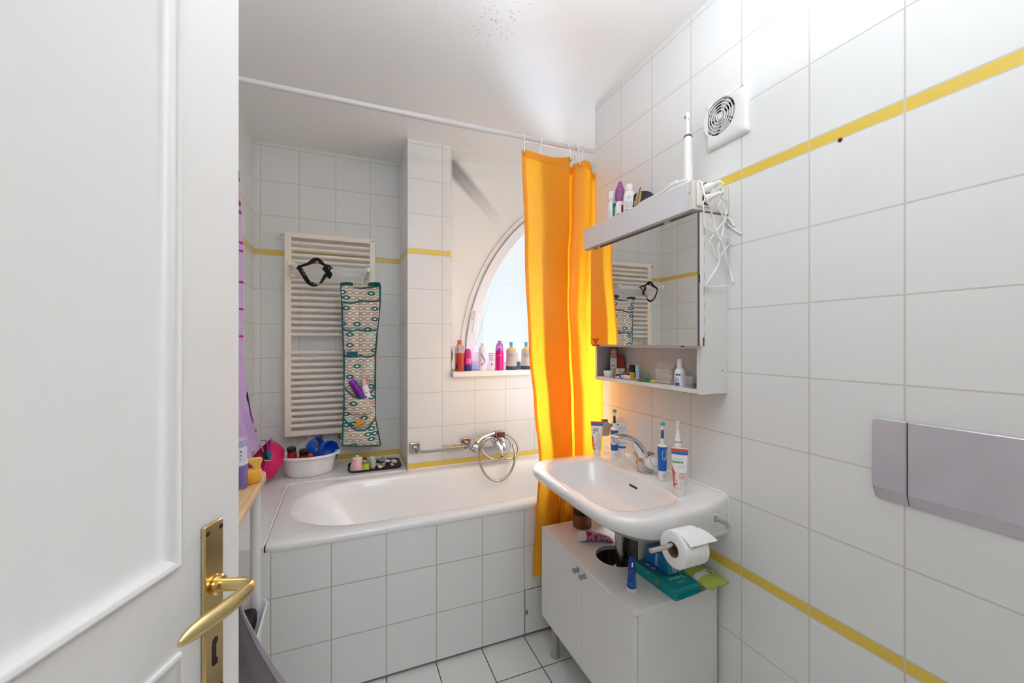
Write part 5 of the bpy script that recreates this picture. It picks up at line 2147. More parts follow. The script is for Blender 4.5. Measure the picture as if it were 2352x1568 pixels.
# ------------------------------------------------------------------ magenta soft tub with goggles
MAG = bpy.data.materials.new('magenta_soft_plastic')
MAG.use_nodes = True
nt = MAG.node_tree
b = nt.nodes['Principled BSDF']
b.inputs['Base Color'].default_value = lin('#D8105F')
b.inputs['Roughness'].default_value = 0.35
b.inputs['Transmission Weight'].default_value = 0.0
b.inputs['Subsurface Weight'].default_value = 0.15
b.inputs['Subsurface Radius'].default_value = (0.03, 0.01, 0.02)
tcn = nt.nodes.new('ShaderNodeTexCoord')
vr = nt.nodes.new('ShaderNodeTexVoronoi')
vr.inputs['Scale'].default_value = 150.0
nt.links.new(tcn.outputs['Object'], vr.inputs['Vector'])
bp = nt.nodes.new('ShaderNodeBump')
bp.inputs['Strength'].default_value = 0.25
bp.inputs['Distance'].default_value = 0.002
nt.links.new(vr.outputs['Distance'], bp.inputs['Height'])
nt.links.new(bp.outputs['Normal'], b.inputs['Normal'])
oc_ = on_y(598, 1055, 2.485)
oc_.z = max(oc_.z, ZL + 0.112)
axm = Vector((-0.84, -0.30, 0.45)).normalized()
pt = thing('magenta_tub', 'floppy magenta plastic tub lying on its side left of the white bowl', 'tub', tuple(oc_))
mb = MB()
nA = 56
side = Vector((0, 0, 1)).cross(axm).normalized()
upv = axm.cross(side)


def tub_ring(d_, rs, ru, wav=0.0):
    out = []
    for k in range(nA):
        a = 2 * math.pi * k / nA
        w_ = 1 + wav * math.sin(2 * a + 0.6)
        q = oc_ + axm * (d_ + 0.02 * wav * 8 * math.sin(2 * a)) + side * (rs * w_ * math.cos(a)) + upv * (ru * w_ * math.sin(a))
        q.z = max(q.z, ZL + 0.0015)
        q.x = max(q.x, XL + 0.003)
        out.append(q)
    return out


rs_ = [tub_ring(-0.085, 0.045, 0.040), tub_ring(-0.085, 0.078, 0.072), tub_ring(-0.078, 0.092, 0.086), tub_ring(-0.052, 0.105, 0.100, 0.02), tub_ring(-0.03, 0.112, 0.108, 0.05), tub_ring(0.0, 0.116, 0.113, 0.07)]
inr = [tub_ring(0.0, 0.113, 0.110, 0.07), tub_ring(-0.03, 0.109, 0.105, 0.05), tub_ring(-0.052, 0.102, 0.097, 0.02), tub_ring(-0.074, 0.088, 0.082), tub_ring(-0.081, 0.04, 0.036)]
mb.loft(rs_ + inr, True, True)
build('tub_wall', mb, MAG, pt, angle=70)
mb = MB()
rim_o, rim_i = tub_ring(0.001, 0.126, 0.123, 0.07), tub_ring(0.004, 0.112, 0.109, 0.07)
rim_b = tub_ring(-0.006, 0.120, 0.117, 0.07)
mb.loft([rim_b, rim_o, rim_i], False, False)
build('rim', mb, P('#E3159B', 0.3), pt, angle=70)
gg = on_y(610, 1048, 2.365)
g_root = thing('swim_goggles', 'dark blue swim goggles hanging by their strap over the magenta tub', 'goggles', tuple(gg))
GY = 2.362
mb = MB()
mb.tube(smooth_path([on_y(u, v, GY + dy_) for u, v, dy_ in ((594, 1022, 0.0), (600, 1024, 0), (603, 1032, 0), (605, 1038, 0))], 5), 0.0028, 6)
build('strap', mb, P('#B48FC4', 0.5), g_root)
mb = MB()
mb.tube(smooth_path([on_y(u, v, GY + dy_) for u, v, dy_ in ((600, 1012, 0.03), (608, 1011, 0.012), (613, 1016, 0.004), (615.5, 1026, 0), (616, 1036, 0))], 5), 0.0028, 6)
build('strap', mb, P('#6F6E9E', 0.5), g_root)
for pts_, col_ in (([(601, 1034), (606, 1036), (613, 1040), (618, 1057), (606, 1056)], '#12213F'), ([(611, 1039), (618, 1037), (625, 1041), (621, 1057), (617, 1057)], '#1C6F96')):
    mb = MB()
    mb.prism([on_y(u, v, GY - 0.002) for u, v in pts_], (0, 0.014, 0))
    l_ = build('lens', mb, P(col_, 0.25), g_root, bev=0.003)
    mb = MB()
    mb.tube([on_y(pts_[-2][0], pts_[-2][1] + 1, GY - 0.002), on_y(pts_[-1][0], pts_[-1][1] + 1, GY - 0.002)], 0.0022, 6)
    build('edge', mb, P('#D9CF7A', 0.4), l_)

# ------------------------------------------------------------------ toy tray with teapot, cups and shells
TZ = ZL + 0.0006
tr_ = thing('toy_tray', 'long black plastic tray of toys and shells on the ledge by the column', 'tray', (0.165, 2.52, TZ))
mb = MB()
tcx, tcy = 0.165, 2.53
tangs = mix_angles(72, tcx, tcy, 0.02, 0.318, 2.445, 2.622)


def tray_ring(ins, z):
    return rect_ring(tcx, tcy, tangs, 0.022 + ins, 0.316 - ins, 2.440 + ins, 2.625 - ins, max(0.004, 0.030 - ins), z)


mb.loft([tray_ring(0.010, TZ), tray_ring(0.0, TZ + 0.013), tray_ring(0.0015, TZ + 0.0145), tray_ring(0.004, TZ + 0.0135), tray_ring(0.013, TZ + 0.003)], True, True)
build('tray', mb, P('#232021', 0.35), tr_, angle=40)
IZ = TZ + 0.0032


def onled(u, v, z=IZ):
    p = on_z(u, v, z)
    p.z = z
    return p


p = onled(813, 1083, IZ)
p.x, p.y = max(p.x, 0.072), max(p.y, 2.491)
PINK = P('#EBB3BB', 0.25, coat=0.3)
o = lathed('toy_teapot', 'pink toy teapot with a white lid at the left end of black tray', 'toy teapot', tuple(p), [
    ('pot', [(0.030, 0.0), (0.039, 0.001), (0.0415, 0.006), (0.040, 0.016), (0.027, 0.062), (0.0255, 0.064)], PINK),
    ('lid', [(0.0258, 0.0642), (0.0285, 0.066), (0.0275, 0.071), (0.012, 0.074)], P('#F0EFEC', 0.25)),
    ('lid_knob', [(0.0085, 0.0742), (0.0105, 0.078), (0.0102, 0.084), (0.006, 0.086), (0.001, 0.0862)], P('#EFE0A0', 0.3))])
mb = MB()
mb.tube(smooth_path([(0.028, -0.012, 0.054), (0.043, -0.018, 0.050), (0.050, -0.020, 0.036), (0.046, -0.018, 0.022), (0.036, -0.014, 0.014)], 5), 0.0052, 10)
build('handle', mb, PINK, o, local=True)
p = onled(829, 1067)
p.y = 2.585
lathed('toy_bowl', 'dull purple toy bowl behind the pink teapot on black tray', 'toy bowl', tuple(p), [
    ('bowl', [(0.022, 0.0), (0.030, 0.004), (0.033, 0.022), (0.034, 0.036), (0.031, 0.036), (0.030, 0.022), (0.026, 0.006), (0.002, 0.005)], P('#6E3E4A', 0.35)),
    ('band', [(0.0345, 0.024), (0.0352, 0.028), (0.0345, 0.032)], P('#8C5A66', 0.35))])
p = onled(841, 1082)
p.y = 2.468
o = lathed('toy_cup', 'lime green hourglass toy cup beside the pink teapot on black tray', 'toy cup', tuple(p), [
    ('cup', [(0.0215, 0.0), (0.0205, 0.004), (0.0165, 0.022), (0.0175, 0.038), (0.018, 0.041)], P('#BFD42E', 0.3)),
    ('rim', [(0.0182, 0.0412), (0.021, 0.044), (0.0195, 0.049), (0.0155, 0.050), (0.0145, 0.044), (0.002, 0.042)], P('#5E8F22', 0.35))])
p = onled(832, 1072)
p.y = 2.538
lathed('toy_cup', 'small yellow and pink toy cup between the teapot and the green cup', 'toy cup', tuple(p), [
    ('cup', [(0.010, 0.0), (0.012, 0.002), (0.0135, 0.016), (0.013, 0.017)], P('#D8B4B4', 0.35)),
    ('rim', [(0.0135, 0.0172), (0.0145, 0.021), (0.0138, 0.027), (0.002, 0.028)], P('#E2C455', 0.35))])
WPOR = P('#DEDCD8', 0.2, coat=0.3)
p0 = onled(857, 1078)
p0.y = 2.492
cups = [((0, 0, 0), 0, 'white toy cup at the bottom of a stack of three on black tray'),
        ((0, 0.002, 0.0185), 1, 'white toy cup in the middle of a stack of three on black tray'),
        ((0, 0.003, 0.0370), 2, 'white toy cup with handle topping a stack of three on black tray')]
for (dx_, dy_, dz_), k_, lb_ in cups:
    o = lathed('stacked_cup', lb_, 'toy cup', (p0.x + dx_, p0.y + dy_, p0.z + dz_), [
        ('cup', [(0.0105, 0.0), (0.0115, 0.001), (0.0175, 0.012), (0.0200, 0.026), (0.0188, 0.0265), (0.0160, 0.0200), (0.0010, 0.0187)], WPOR)], group='stack of white toy cups')
    mb = MB()
    mb.tube(smooth_path([(-0.0185, 0.0, 0.021), (-0.027, -0.002, 0.021), (-0.0275, -0.002, 0.012), (-0.0165, 0, 0.009)], 4), 0.0021, 8)
    build('handle', mb, WPOR, o, local=True)
p = onled(879, 1066)
p.y = 2.56
lathed('lidded_dish', 'small grey dish with knobbed lid among the shells on black tray', 'lid', tuple(p), [
    ('dish', [(0.016, 0.0), (0.022, 0.004), (0.025, 0.018), (0.0255, 0.022)], P('#6E6A6A', 0.25, 0.6)),
    ('lid', [(0.025, 0.0222), (0.020, 0.028), (0.010, 0.033), (0.004, 0.036)], P('#B9BAC0', 0.2, 0.5)),
    ('knob', [(0.004, 0.036), (0.008, 0.040), (0.006, 0.045), (0.001, 0.046)], P('#C8C8CE', 0.2, 0.4))])
SHC = [P('#DCC2A8', 0.4), P('#E6D4C2', 0.4), P('#CFA582', 0.4), P('#EDE2D6', 0.35)]


def shell_mesh(r):
    """a closed clam: fan-shaped outline, ribbed, thin at the lips"""
    mb_ = MB()
    rings = []
    n2 = 30
    for i in range(9):
        f_ = -math.pi / 2 + math.pi * i / 8
        row = []
        for j in range(n2):
            a = 2 * math.pi * j / n2
            fan = 1.0 - 0.30 * max(0.0, -math.sin(a)) ** 1.5
            rib = 1 + 0.03 * math.cos(11 * a)
            rr = r * max(0.02, math.cos(f_)) * fan * rib
            row.append(Vector((rr * math.cos(a), rr * 0.78 * math.sin(a), r * 0.30 * math.sin(f_) * (1 + 0.25 * math.sin(a)) + r * 0.34)))
        rings.append(row)
    mb_.loft(rings)
    return mb_


sh = [((866, 1071), 0.021, 20, 'brown seashell lying nearest the white cups on black tray'), ((873, 1075), 0.017, -60, 'tan seashell at the front edge of black tray'), ((882, 1073), 0.019, 100, 'pale seashell with a hole at the front of black tray'),
      ((889, 1066), 0.019, -20, 'cream seashell in the middle of the shell heap on black tray'), ((881, 1067), 0.015, 160, 'small pinkish seashell near the grey lid on black tray'), ((901, 1071), 0.019, 70, 'orange-brown seashell at the front right of black tray'),
      ((896, 1060), 0.024, 10, 'large light seashell at the back of the shell heap on black tray'), ((905, 1063), 0.022, -50, 'long brown seashell at the right end of black tray')]
for k_, ((u, v), r_, rz_, lb_) in enumerate(sh):
    p = onled(u, v)
    p.y = min(max(p.y, 2.468), 2.60)
    p.x = min(p.x, 0.285)
    lift = 0.013 if k_ in (3, 6) else 0.003
    me_o = build('seashell', shell_mesh(r_ * 1.05), SHC[k_ % 4], base=(0, 0, 0), angle=60)
    me_o.location = (p.x, p.y, IZ + 0.0005 + lift)
    me_o.rotation_euler = (math.radians(18 if k_ % 2 else -12), math.radians(10), math.radians(rz_))
    tag(me_o, lb_, 'seashell', 'seashells on the black tray')

# ================================================================== narrow trolley by the left wall, seen past the door
TLX0, TLX1, TLY0, TLY1, TLZ = -0.462, -0.212, 0.98, 1.435, 0.950
tro = thing('bathroom_trolley', 'narrow white tubular trolley with a pine top by the left wall', 'trolley', ((TLX0 + TLX1) / 2, 1.2, 0.0))
WOOD = bpy.data.materials.new('pine_wood')
WOOD.use_nodes = True
nt = WOOD.node_tree
b = nt.nodes['Principled BSDF']
b.inputs['Roughness'].default_value = 0.42
tcn = nt.nodes.new('ShaderNodeTexCoord')
mpn = nt.nodes.new('ShaderNodeMapping')
mpn.inputs['Scale'].default_value = (38, 2.2, 38)
wvn = nt.nodes.new('ShaderNodeTexNoise')
wvn.inputs['Scale'].default_value = 2.6
wvn.inputs['Detail'].default_value = 6
nt.links.new(tcn.outputs['Object'], mpn.inputs[0])
nt.links.new(mpn.outputs[0], wvn.inputs['Vector'])
crn = nt.nodes.new('ShaderNodeValToRGB')
crn.color_ramp.elements[0].position = 0.3
crn.color_ramp.elements[0].color = lin('#C99F6C')
crn.color_ramp.elements[1].position = 0.7
crn.color_ramp.elements[1].color = lin('#E6C79B')
nt.links.new(wvn.outputs['Fac'], crn.inputs[0])
nt.links.new(crn.outputs[0], b.inputs['Base Color'])
mb = MB()
angs_t = mix_angles(48, (TLX0 + TLX1) / 2, (TLY0 + TLY1) / 2, TLX0, TLX1, TLY0, TLY1)
tt = lambda ins, z: rect_ring((TLX0 + TLX1) / 2, (TLY0 + TLY1) / 2, angs_t, TLX0 + ins, TLX1 - ins, TLY0 + ins, TLY1 - ins, 0.022, z)
mb.loft([tt(0.004, TLZ - 0.024), tt(0.0, TLZ - 0.020), tt(0.0, TLZ - 0.004), tt(0.004, TLZ)], True, True)
build('wooden_top', mb, WOOD, tro, angle=40)
TUBW = P('#E7E7E8', 0.3)
for (x, y) in ((TLX1 - 0.026, TLY1 - 0.045), (TLX1 - 0.026, TLY0 + 0.05), (TLX0 + 0.026, TLY1 - 0.045), (TLX0 + 0.026, TLY0 + 0.05)):
    mb = MB()
    mb.tube([(x, y, 0.055), (x, y, TLZ - 0.024)], 0.0135, 18)
    build('post', mb, TUBW, tro)
    mb = MB()
    mb.lathe([(0.024, -0.012), (0.026, -0.009), (0.026, 0.009), (0.024, 0.012)], (x, y, 0.0265), (1, 0, 0), 20)
    mb.tube([(x, y, 0.045), (x, y, 0.06)], 0.006, 8)
    build('caster', mb, P('#3C3B3D', 0.5), tro)
for z_ in (0.515, 0.17):
    mb = MB()
    rr = lambda ins, z: rect_ring((TLX0 + TLX1) / 2, (TLY0 + TLY1) / 2, angs_t, TLX0 + ins, TLX1 + 0.004 - ins, TLY0 + ins, TLY1 - ins, 0.03, z)
    mb.loft([rr(0.02, z_), rr(0.006, z_ + 0.008), rr(0.0, z_ + 0.050), rr(0.003, z_ + 0.053), rr(0.006, z_ + 0.050), rr(0.012, z_ + 0.012), rr(0.03, z_ + 0.006)], True, True)
    build('tray_shelf', mb, P('#ECECEA', 0.3), tro, angle=50)
# on the lower tray: dark pouch and a white-purple bottle
mb = MB()
c0 = Vector((TLX1 - 0.035, TLY1 - 0.10, 0.5225))
mb.box((c0.x - 0.05, c0.y - 0.05, c0.z), (c0.x + 0.016, c0.y + 0.05, c0.z + 0.050))
tag(build('black_pouch', mb, P('#1C1A1B', 0.6), base=tuple(c0), bev=0.012), 'black pouch lying in the lower white shelf of the trolley', 'pouch')
p = Vector((-0.305, 1.17, 0.5225))
o = lathed('detergent_bottle', 'white bottle with a violet stripe behind the brass door handle', 'bottle', tuple(p), [
    ('body', [(0.040, 0.0), (0.045, 0.004), (0.045, 0.16), (0.030, 0.19)], P('#ECEAF2', 0.35)),
    ('cap', [(0.020, 0.19), (0.020, 0.225), (0.016, 0.228)], P('#E4E2EA', 0.35))], rz=face_cam(p))
patch(o, 0.045, 0.02, 0.15, 18, 42, P('#5B2FA0', 0.4), name='stripe')
# on the wooden top: violet bottle and the yellow fish-tail jug
p = on_z(541, 1121, TLZ + 0.0006)
o = lathed('lavender_bottle', 'white bottle with a violet label at the door edge on pine top', 'bottle', tuple(p), [
    ('body', [(0.026, 0.0), (0.0275, 0.003), (0.0275, 0.062)], P('#7F72B8', 0.3)),
    ('collar', [(0.0275, 0.0622), (0.0285, 0.064), (0.0285, 0.070)], P('#EDEBF2', 0.3)),
    ('neck_label', [(0.0262, 0.0702), (0.0262, 0.104), (0.0250, 0.110)], P('#DDD9EA', 0.35)),
    ('cap', [(0.0245, 0.1102), (0.0245, 0.128), (0.022, 0.131)], P('#B9AFD8', 0.35))], rz=face_cam(p))
squiggles(o, lambda x, z: cyl_map(0.0275, 0, eps=0.0006)(x, z), 0.002, 0.018, [0.012, 0.022, 0.034, 0.046], P('#4A4488', 0.5), 3, 0.001, 2)
mb = MB()
for zz, t_ in ((0.098, 0.0035), (0.088, 0.0026), (0.079, 0.0016)):
    cm_ = cyl_map(0.0263, 0, eps=0.0006)
    mb.add([cm_(0.000, zz), cm_(0.014, zz), cm_(0.014, zz + t_), cm_(0.000, zz + t_)], [(0, 1, 2, 3)])
build('small_print', mb, P('#2B2A33', 0.5), o, local=True)
p = on_z(580, 1108, TLZ + 0.0006)
YEL = P('#F2B33A', 0.28, sss=0.1)
jug = thing('fish_tail_jug', 'yellow plastic fish-tail shaped toy jug on the pine trolley top', 'toy jug', tuple(p), face_cam(p))
mb = MB()
pr_ = []
rings = []
for z, rx, ry_, off in ((0.0, 0.024, 0.016, -0.006), (0.003, 0.0285, 0.019, -0.006), (0.018, 0.0295, 0.020, -0.006), (0.032, 0.0285, 0.019, -0.006), (0.037, 0.0245, 0.016, -0.006)):
    rings.append([Vector((off + rx * math.cos(a), ry_ * math.sin(a), z)) for a in [2 * math.pi * k / 28 for k in range(28)]])
mb.loft(rings)
build('jug_body', mb, YEL, jug, local=True, angle=50)
mb = MB()
tail = [(0.004, 0.034), (-0.001, 0.046), (-0.012, 0.058), (-0.019, 0.062), (-0.016, 0.066), (0.000, 0.068), (0.018, 0.0675), (0.0235, 0.064), (0.0225, 0.056), (0.019, 0.046), (0.0195, 0.034)]
mb.prism([Vector((x, -0.007, z)) for x, z in tail], (0, 0.014, 0))
build('tail_handle', mb, P('#F4BE5C', 0.3, sss=0.1), jug, local=True, bev=0.004)

# ------------------------------------------------------------------ towels hanging on the left wall
def cloth_mat(name, base, spots, scale, thr=0.62, rough=0.95):
    m = bpy.data.materials.new(name)
    m.use_nodes = True
    nt_ = m.node_tree
    b_ = nt_.nodes['Principled BSDF']
    b_.inputs['Roughness'].default_value = rough
    b_.inputs['Sheen Weight'].default_value = 0.3
    t_ = nt_.nodes.new('ShaderNodeTexCoord')
    n_ = nt_.nodes.new('ShaderNodeTexNoise')
    n_.inputs['Scale'].default_value = scale
    n_.inputs['Detail'].default_value = 1.0
    nt_.links.new(t_.outputs['Object'], n_.inputs['Vector'])
    g_ = math_node(nt_, 'GREATER_THAN', n_.outputs['Fac'], thr)
    mx2 = nt_.nodes.new('ShaderNodeMix')
    mx2.data_type = 'RGBA'
    nt_.links.new(g_, mx2.inputs['Factor'])
    mx2.inputs['A'].default_value = lin(base)
    mx2.inputs['B'].default_value = lin(spots)
    nt_.links.new(mx2.outputs['Result'], b_.inputs['Base Color'])
    nf = nt_.nodes.new('ShaderNodeTexNoise')
    nf.inputs['Scale'].default_value = 420.0
    nt_.links.new(t_.outputs['Object'], nf.inputs['Vector'])
    bp_ = nt_.nodes.new('ShaderNodeBump')
    bp_.inputs['Strength'].default_value = 0.5
    bp_.inputs['Distance'].default_value = 0.003
    nt_.links.new(nf.outputs['Fac'], bp_.inputs['Height'])
    nt_.links.new(bp_.outputs['Normal'], b_.inputs['Normal'])
    return m


LILAC = P('#D9B3EA', 0.95, bump=0.6, bscale=420, sheen=0.3)
NAVY = P('#131E4B', 0.9, bump=0.5, bscale=420)
MAGT = P('#C22BB0', 0.9, bump=0.5, bscale=420)
VIOT = P('#9A6AD8', 0.9, bump=0.5, bscale=420)
# the right-hand edge of the towel as the photograph shows it, at the towel's distance from the wall
TWX = -0.405
edge_px = [(549, 270), (553, 330), (557, 430), (560, 500), (562, 560), (562, 640), (561, 720), (560, 780), (564, 850), (572, 930), (583, 975), (592, 1010), (590, 1028)]
edge3 = smooth_path([on_x(u, v, TWX) for u, v in edge_px], 4)
tw = thing('bath_towel', 'lilac terry bath towel with dark blue and pink print on the left wall', 'towel', (TWX, 1.95, 1.4))
cols_ = 22
grid = []
for i, pe in enumerate(edge3):
    q = i / (len(edge3) - 1)
    row = []
    for j in range(cols_ + 1):
        t = j / cols_
        w_ = 0.06 + 0.34 * min(1.0, 0.25 + q * 1.0)
        y = pe.y - w_ * t
        x = TWX - 0.012 + 0.022 * math.sin(t * 15.0 + 0.5) * (0.4 + 0.6 * q) * (1 if j else 0.4) - 0.012 * (1 - q)
        z = pe.z - 0.012 * t * q
        row.append(Vector((max(x, XL + 0.012), y, z)))
    grid.append(row)
mb = MB()


def towel_mi(i, j):
    return 0


mb.sheet(grid, 0.007)
build('towel_cloth', mb, LILAC, tw, angle=70)
# printed patches lie on the cloth
def towel_patch(i0, i1, j0, j1, mat, nm='print'):
    mb_ = MB()
    n_ = 5
    g_ = []
    for a in range(n_ + 1):
        i = i0 + (i1 - i0) * a / n_
        ia = min(int(i), len(grid) - 2)
        row = []
        for c_ in range(n_ + 1):
            # rounded outline
            j = j0 + (j1 - j0) * (0.5 + (c_ / n_ - 0.5) * math.sqrt(max(0.05, 1 - (2 * a / n_ - 1) ** 2 * 0.9)))
            ja = min(int(j), cols_ - 1)
            fi, fj = i - ia, j - ja
            p_ = grid[ia][ja].lerp(grid[ia][ja + 1], fj).lerp(grid[ia + 1][ja].lerp(grid[ia + 1][ja + 1], fj), fi)
            row.append(p_ + Vector((0.0035, 0.0035, 0)))
        g_.append(row)
    mb_.sheet(g_, 0.001)
    return build(nm, mb_, mat, tw, angle=70)


n_e = len(edge3)


def row_of(v):
    z = [on_x(u, w, TWX).z for u, w in [(560, v)]][0]
    return min(range(n_e), key=lambda k: abs(edge3[k].z - z))


def rowf(v):
    z = on_x(560, v, TWX).z
    for k in range(n_e - 1):
        if edge3[k].z >= z >= edge3[k + 1].z:
            return k + (edge3[k].z - z) / max(1e-6, edge3[k].z - edge3[k + 1].z)
    return n_e - 2


for (va, vb, ja, jb, m_) in ((372, 392, 0.6, 4, NAVY), (402, 426, 0.0, 4, NAVY), (468, 478, 0.8, 4, MAGT), (488, 496, 1.2, 4, MAGT), (556, 562, 1, 4, MAGT), (575, 580, 1, 4, MAGT), (646, 652, 0.5, 4, MAGT), (708, 713, 1, 4, MAGT), (770, 775, 1, 4, MAGT),
                             (903, 930, 0.9, 2.4, NAVY), (925, 955, 0.2, 1.2, NAVY), (948, 990, 1.5, 2.3, MAGT), (950, 985, 0.7, 1.3, VIOT), (1010, 1016, 0.4, 2.4, MAGT)):
    towel_patch(rowf(va), rowf(vb), ja, jb, m_)
# cream hooded towel behind it
BEIGE = cloth_mat('cream_towel', '#E6DBCB', '#8A6A58', 16.0, 0.70)
edge2 = smooth_path([on_x(u, v, -0.440) for u, v in [(549, 780), (554, 832), (558, 842), (563, 870), (567, 905), (571, 945), (574, 985)]], 4)
mb = MB()
mb.sheet([[Vector((-0.440 - 0.006 * math.sin(t * 9) - (0.0 if t else 0.004), pe.y - 0.16 * t, pe.z)) for t in [j / 10 for j in range(11)]] for pe in edge2], 0.006)
tag(build('hand_towel', mb, BEIGE, base=tuple(edge2[4]), angle=70), 'cream towel with brown motifs hanging behind the lilac towel', 'towel')
for (yy, zz) in ((1.80, 2.08), (2.02, 1.42)):
    pass
hooky = edge3[0]
mb = MB()
mb.lathe([(0.016, 0.0), (0.016, 0.004), (0.006, 0.006), (0.006, 0.030), (0.010, 0.034), (0.009, 0.040), (0.002, 0.041)], (XL + 0.0004, hooky.y - 0.04, hooky.z + 0.01), (1, 0, 0.15), 18)
tag(build('towel_hook', mb, CHROME, base=(XL, hooky.y - 0.04, hooky.z + 0.01)), 'small chrome towel hook on the left wall above the lilac towel', 'hook')

# ------------------------------------------------------------------ grey towel hung on the far side of the door
GREYT = cloth_mat('grey_brown_cloth', '#8B8085', '#857A7F', 120.0, 0.55)
gt = thing('grey_towel', 'grey brown towel with a hemmed edge hanging beside the brass door handle', 'towel', (-0.15, 0.80, 0.8))
dF = 0.80


def at_depth(u, v, d):
    """point at distance d along the view axis"""
    x = (u - 1176.0) / 941.38 * d
    c, s = math.cos(YAW), math.sin(YAW)
    return Vector((x * c + d * s, -x * s + d * c, CAM.z + (784.35 - v) / 941.38 * d))


edge = smooth_path([at_depth(u, v, dd) for u, v, dd in ((546, 1352, 0.72), (553, 1384, 0.72), (560, 1408, 0.72), (582, 1450, 0.725), (600, 1482, 0.73), (630, 1528, 0.735), (664, 1580, 0.74), (720, 1680, 0.75), (740, 1760, 0.75))], 4)
apex = edge[0]
grid = []
for i, pe in enumerate(edge):
    q = i / (len(edge) - 1)
    row = []
    for j in range(13):
        t = j / 12
        tgt = Vector((apex.x - 0.03 - 0.05 * q, apex.y + 0.03 + 0.03 * q, pe.z - 0.02 * q))
        p_ = pe.lerp(tgt, t)
        p_ += Vector((0.3, -0.9, 0)) * (0.010 * math.sin(t * 12.0) * (0.2 + q))
        row.append(p_)
    grid.append(row)
mb = MB()
mb.sheet(grid, 0.004)
build('towel_cloth', mb, GREYT, gt, angle=70)
mb = MB()
mb.sheet([[r[0] + Vector((0.0008, -0.0032, 0)), r[0].lerp(r[1], 0.55) + Vector((0, -0.0030, 0)), r[0].lerp(r[1], 0.95) + Vector((0, -0.0030, 0))] for r in grid], 0.0012)
build('hem', mb, P('#9C9298', 0.9, bump=0.4, bscale=400), gt, angle=70)
mb = MB()
mb.tube([r[0].lerp(r[1], 1.0) + Vector((0, -0.0028, 0)) for r in grid], 0.0011, 5)
build('seam', mb, P('#6F666B', 0.9), gt, angle=70)
# the door's other handle, which carries the towel
mb = MB()
q0, q1 = dp(hs, hz, -0.040), dp(hs, hz, -0.092)
mb.tube(smooth_path([q0, q1, dp(hs + 0.01, hz, -0.098), dp(hs + 0.10, hz, -0.095)], 4), 0.0095, 14)
mb.obox(dp(hs, (zt + zb_) / 2, -0.0432), DD * 0.0172, DN * 0.003, Vector((0, 0, (zt - zb_) / 2)))
build('lever', mb, BRASS, door)

# ================================================================== on the washbasin
BZ = 0.8474


def basin_at(u, v):
    p = on_z(u, v, BZ)
    p.z = BZ
    return p


ELM_W = P('#F0EDEB', 0.3)
ELM_R = P('#D2562C', 0.35)
ELM_B = P('#3B6FB5', 0.35)
PRINT_R = P('#C98D80', 0.5)
GRN = P('#3E9A48', 0.4)


def elm_mat(junior):
    def fn(t, a):
        if 0.90 < t < 0.965:
            return 1
        if 0.835 < t < 0.895:
            return 2
        # the orange-red swoosh on the left edge of the front
        if -0.99 < a < -0.22 and t < 0.62:
            lim = 0.60 - (a + 0.99) * 0.33
            if t > 0.03 and t < lim:
                return 1
        return 0
    return fn


p = basin_at(1371, 1044)
o, fr = tube_pack('toothpaste_tube', 'toothpaste tube with orange swoosh at the far end of washbasin', tuple(p), 0.146, 0.020, 0.017, 0.0265, [ELM_W, ELM_R, ELM_B], elm_mat(False), face_cam(p), group='toothpaste tubes on the basin')
lettering(o, 'elmex', 0.0175, lambda x, y: fr(-0.0060 - y, 0.030 + x, 0.0009), P('#F5F2F0', 0.4), bold=0.0006)
squiggles(o, fr, -0.002, 0.015, [0.030 + 0.0038 * k for k in range(17)], PRINT_R, 5, 0.0012, 3)
mb = MB()
for k, (x, z, w_) in enumerate(((-0.012, 0.108, 0.010), (-0.002, 0.104, 0.008), (-0.013, 0.098, 0.007), (0.003, 0.111, 0.007), (-0.006, 0.113, 0.006))):
    mb.add([fr(x - w_ / 2, z - 0.003), fr(x + w_ / 2, z - 0.002), fr(x + w_ / 3, z + 0.004), fr(x - w_ / 3, z + 0.003)], [(0, 1, 2, 3)])
build('print', mb, P('#8A6A66', 0.5), o, local=True)
p = basin_at(1561, 1136)
o, fr = tube_pack('toothpaste_tube', 'toothpaste tube with green JUNIOR lettering at the near end of washbasin', tuple(p), 0.150, 0.020, 0.0180, 0.0255, [ELM_W, ELM_R, ELM_B], elm_mat(True), face_cam(p), group='toothpaste tubes on the basin')
lettering(o, 'elmex', 0.0185, lambda x, y: fr(-0.0060 - y, 0.026 + x, 0.0009), P('#F5F2F0', 0.4), bold=0.0006)
lettering(o, 'JUNIOR', 0.0095, lambda x, y: fr(-0.021 + x, 0.103 + y), GRN, bold=0.0004)
mb = MB()
mb.tube(smooth_path([fr(x, z, 0.001) for x, z in ((-0.014, 0.123), (-0.012, 0.114), (-0.008, 0.118), (-0.005, 0.114), (-0.002, 0.118), (0.001, 0.114), (0.004, 0.117), (0.008, 0.115))], 4), 0.0004, 4)
build('scribble', mb, P('#A9A19D', 0.5), o, local=True)
squiggles(o, fr, -0.002, 0.018, [0.055 + 0.0040 * k for k in range(5)], P('#D4705A', 0.5), 8, 0.0018, 3)
squiggles(o, fr, 0.000, 0.016, [0.038 + 0.0038 * k for k in range(4)], PRINT_R, 9, 0.0009, 3)
squiggles(o, fr, -0.004, 0.018, [0.090, 0.095], PRINT_R, 10, 0.0009, 3)
mb = MB()
mb.tube([fr(0.001 + 0.0045 * math.cos(a), 0.030 + 0.0045 * math.sin(a)) for a in [2 * math.pi * k / 20 for k in range(20)]], 0.0004, 4, closed=True)
build('ring_print', mb, P('#D98A78', 0.5), o, local=True)
mb = MB()
for k in range(4):
    mb.add([fr(0.0195, 0.030 + k * 0.006), fr(0.0205, 0.030 + k * 0.006), fr(0.0205, 0.034 + k * 0.006), fr(0.0195, 0.034 + k * 0.006)], [(0, 1, 2, 3)])
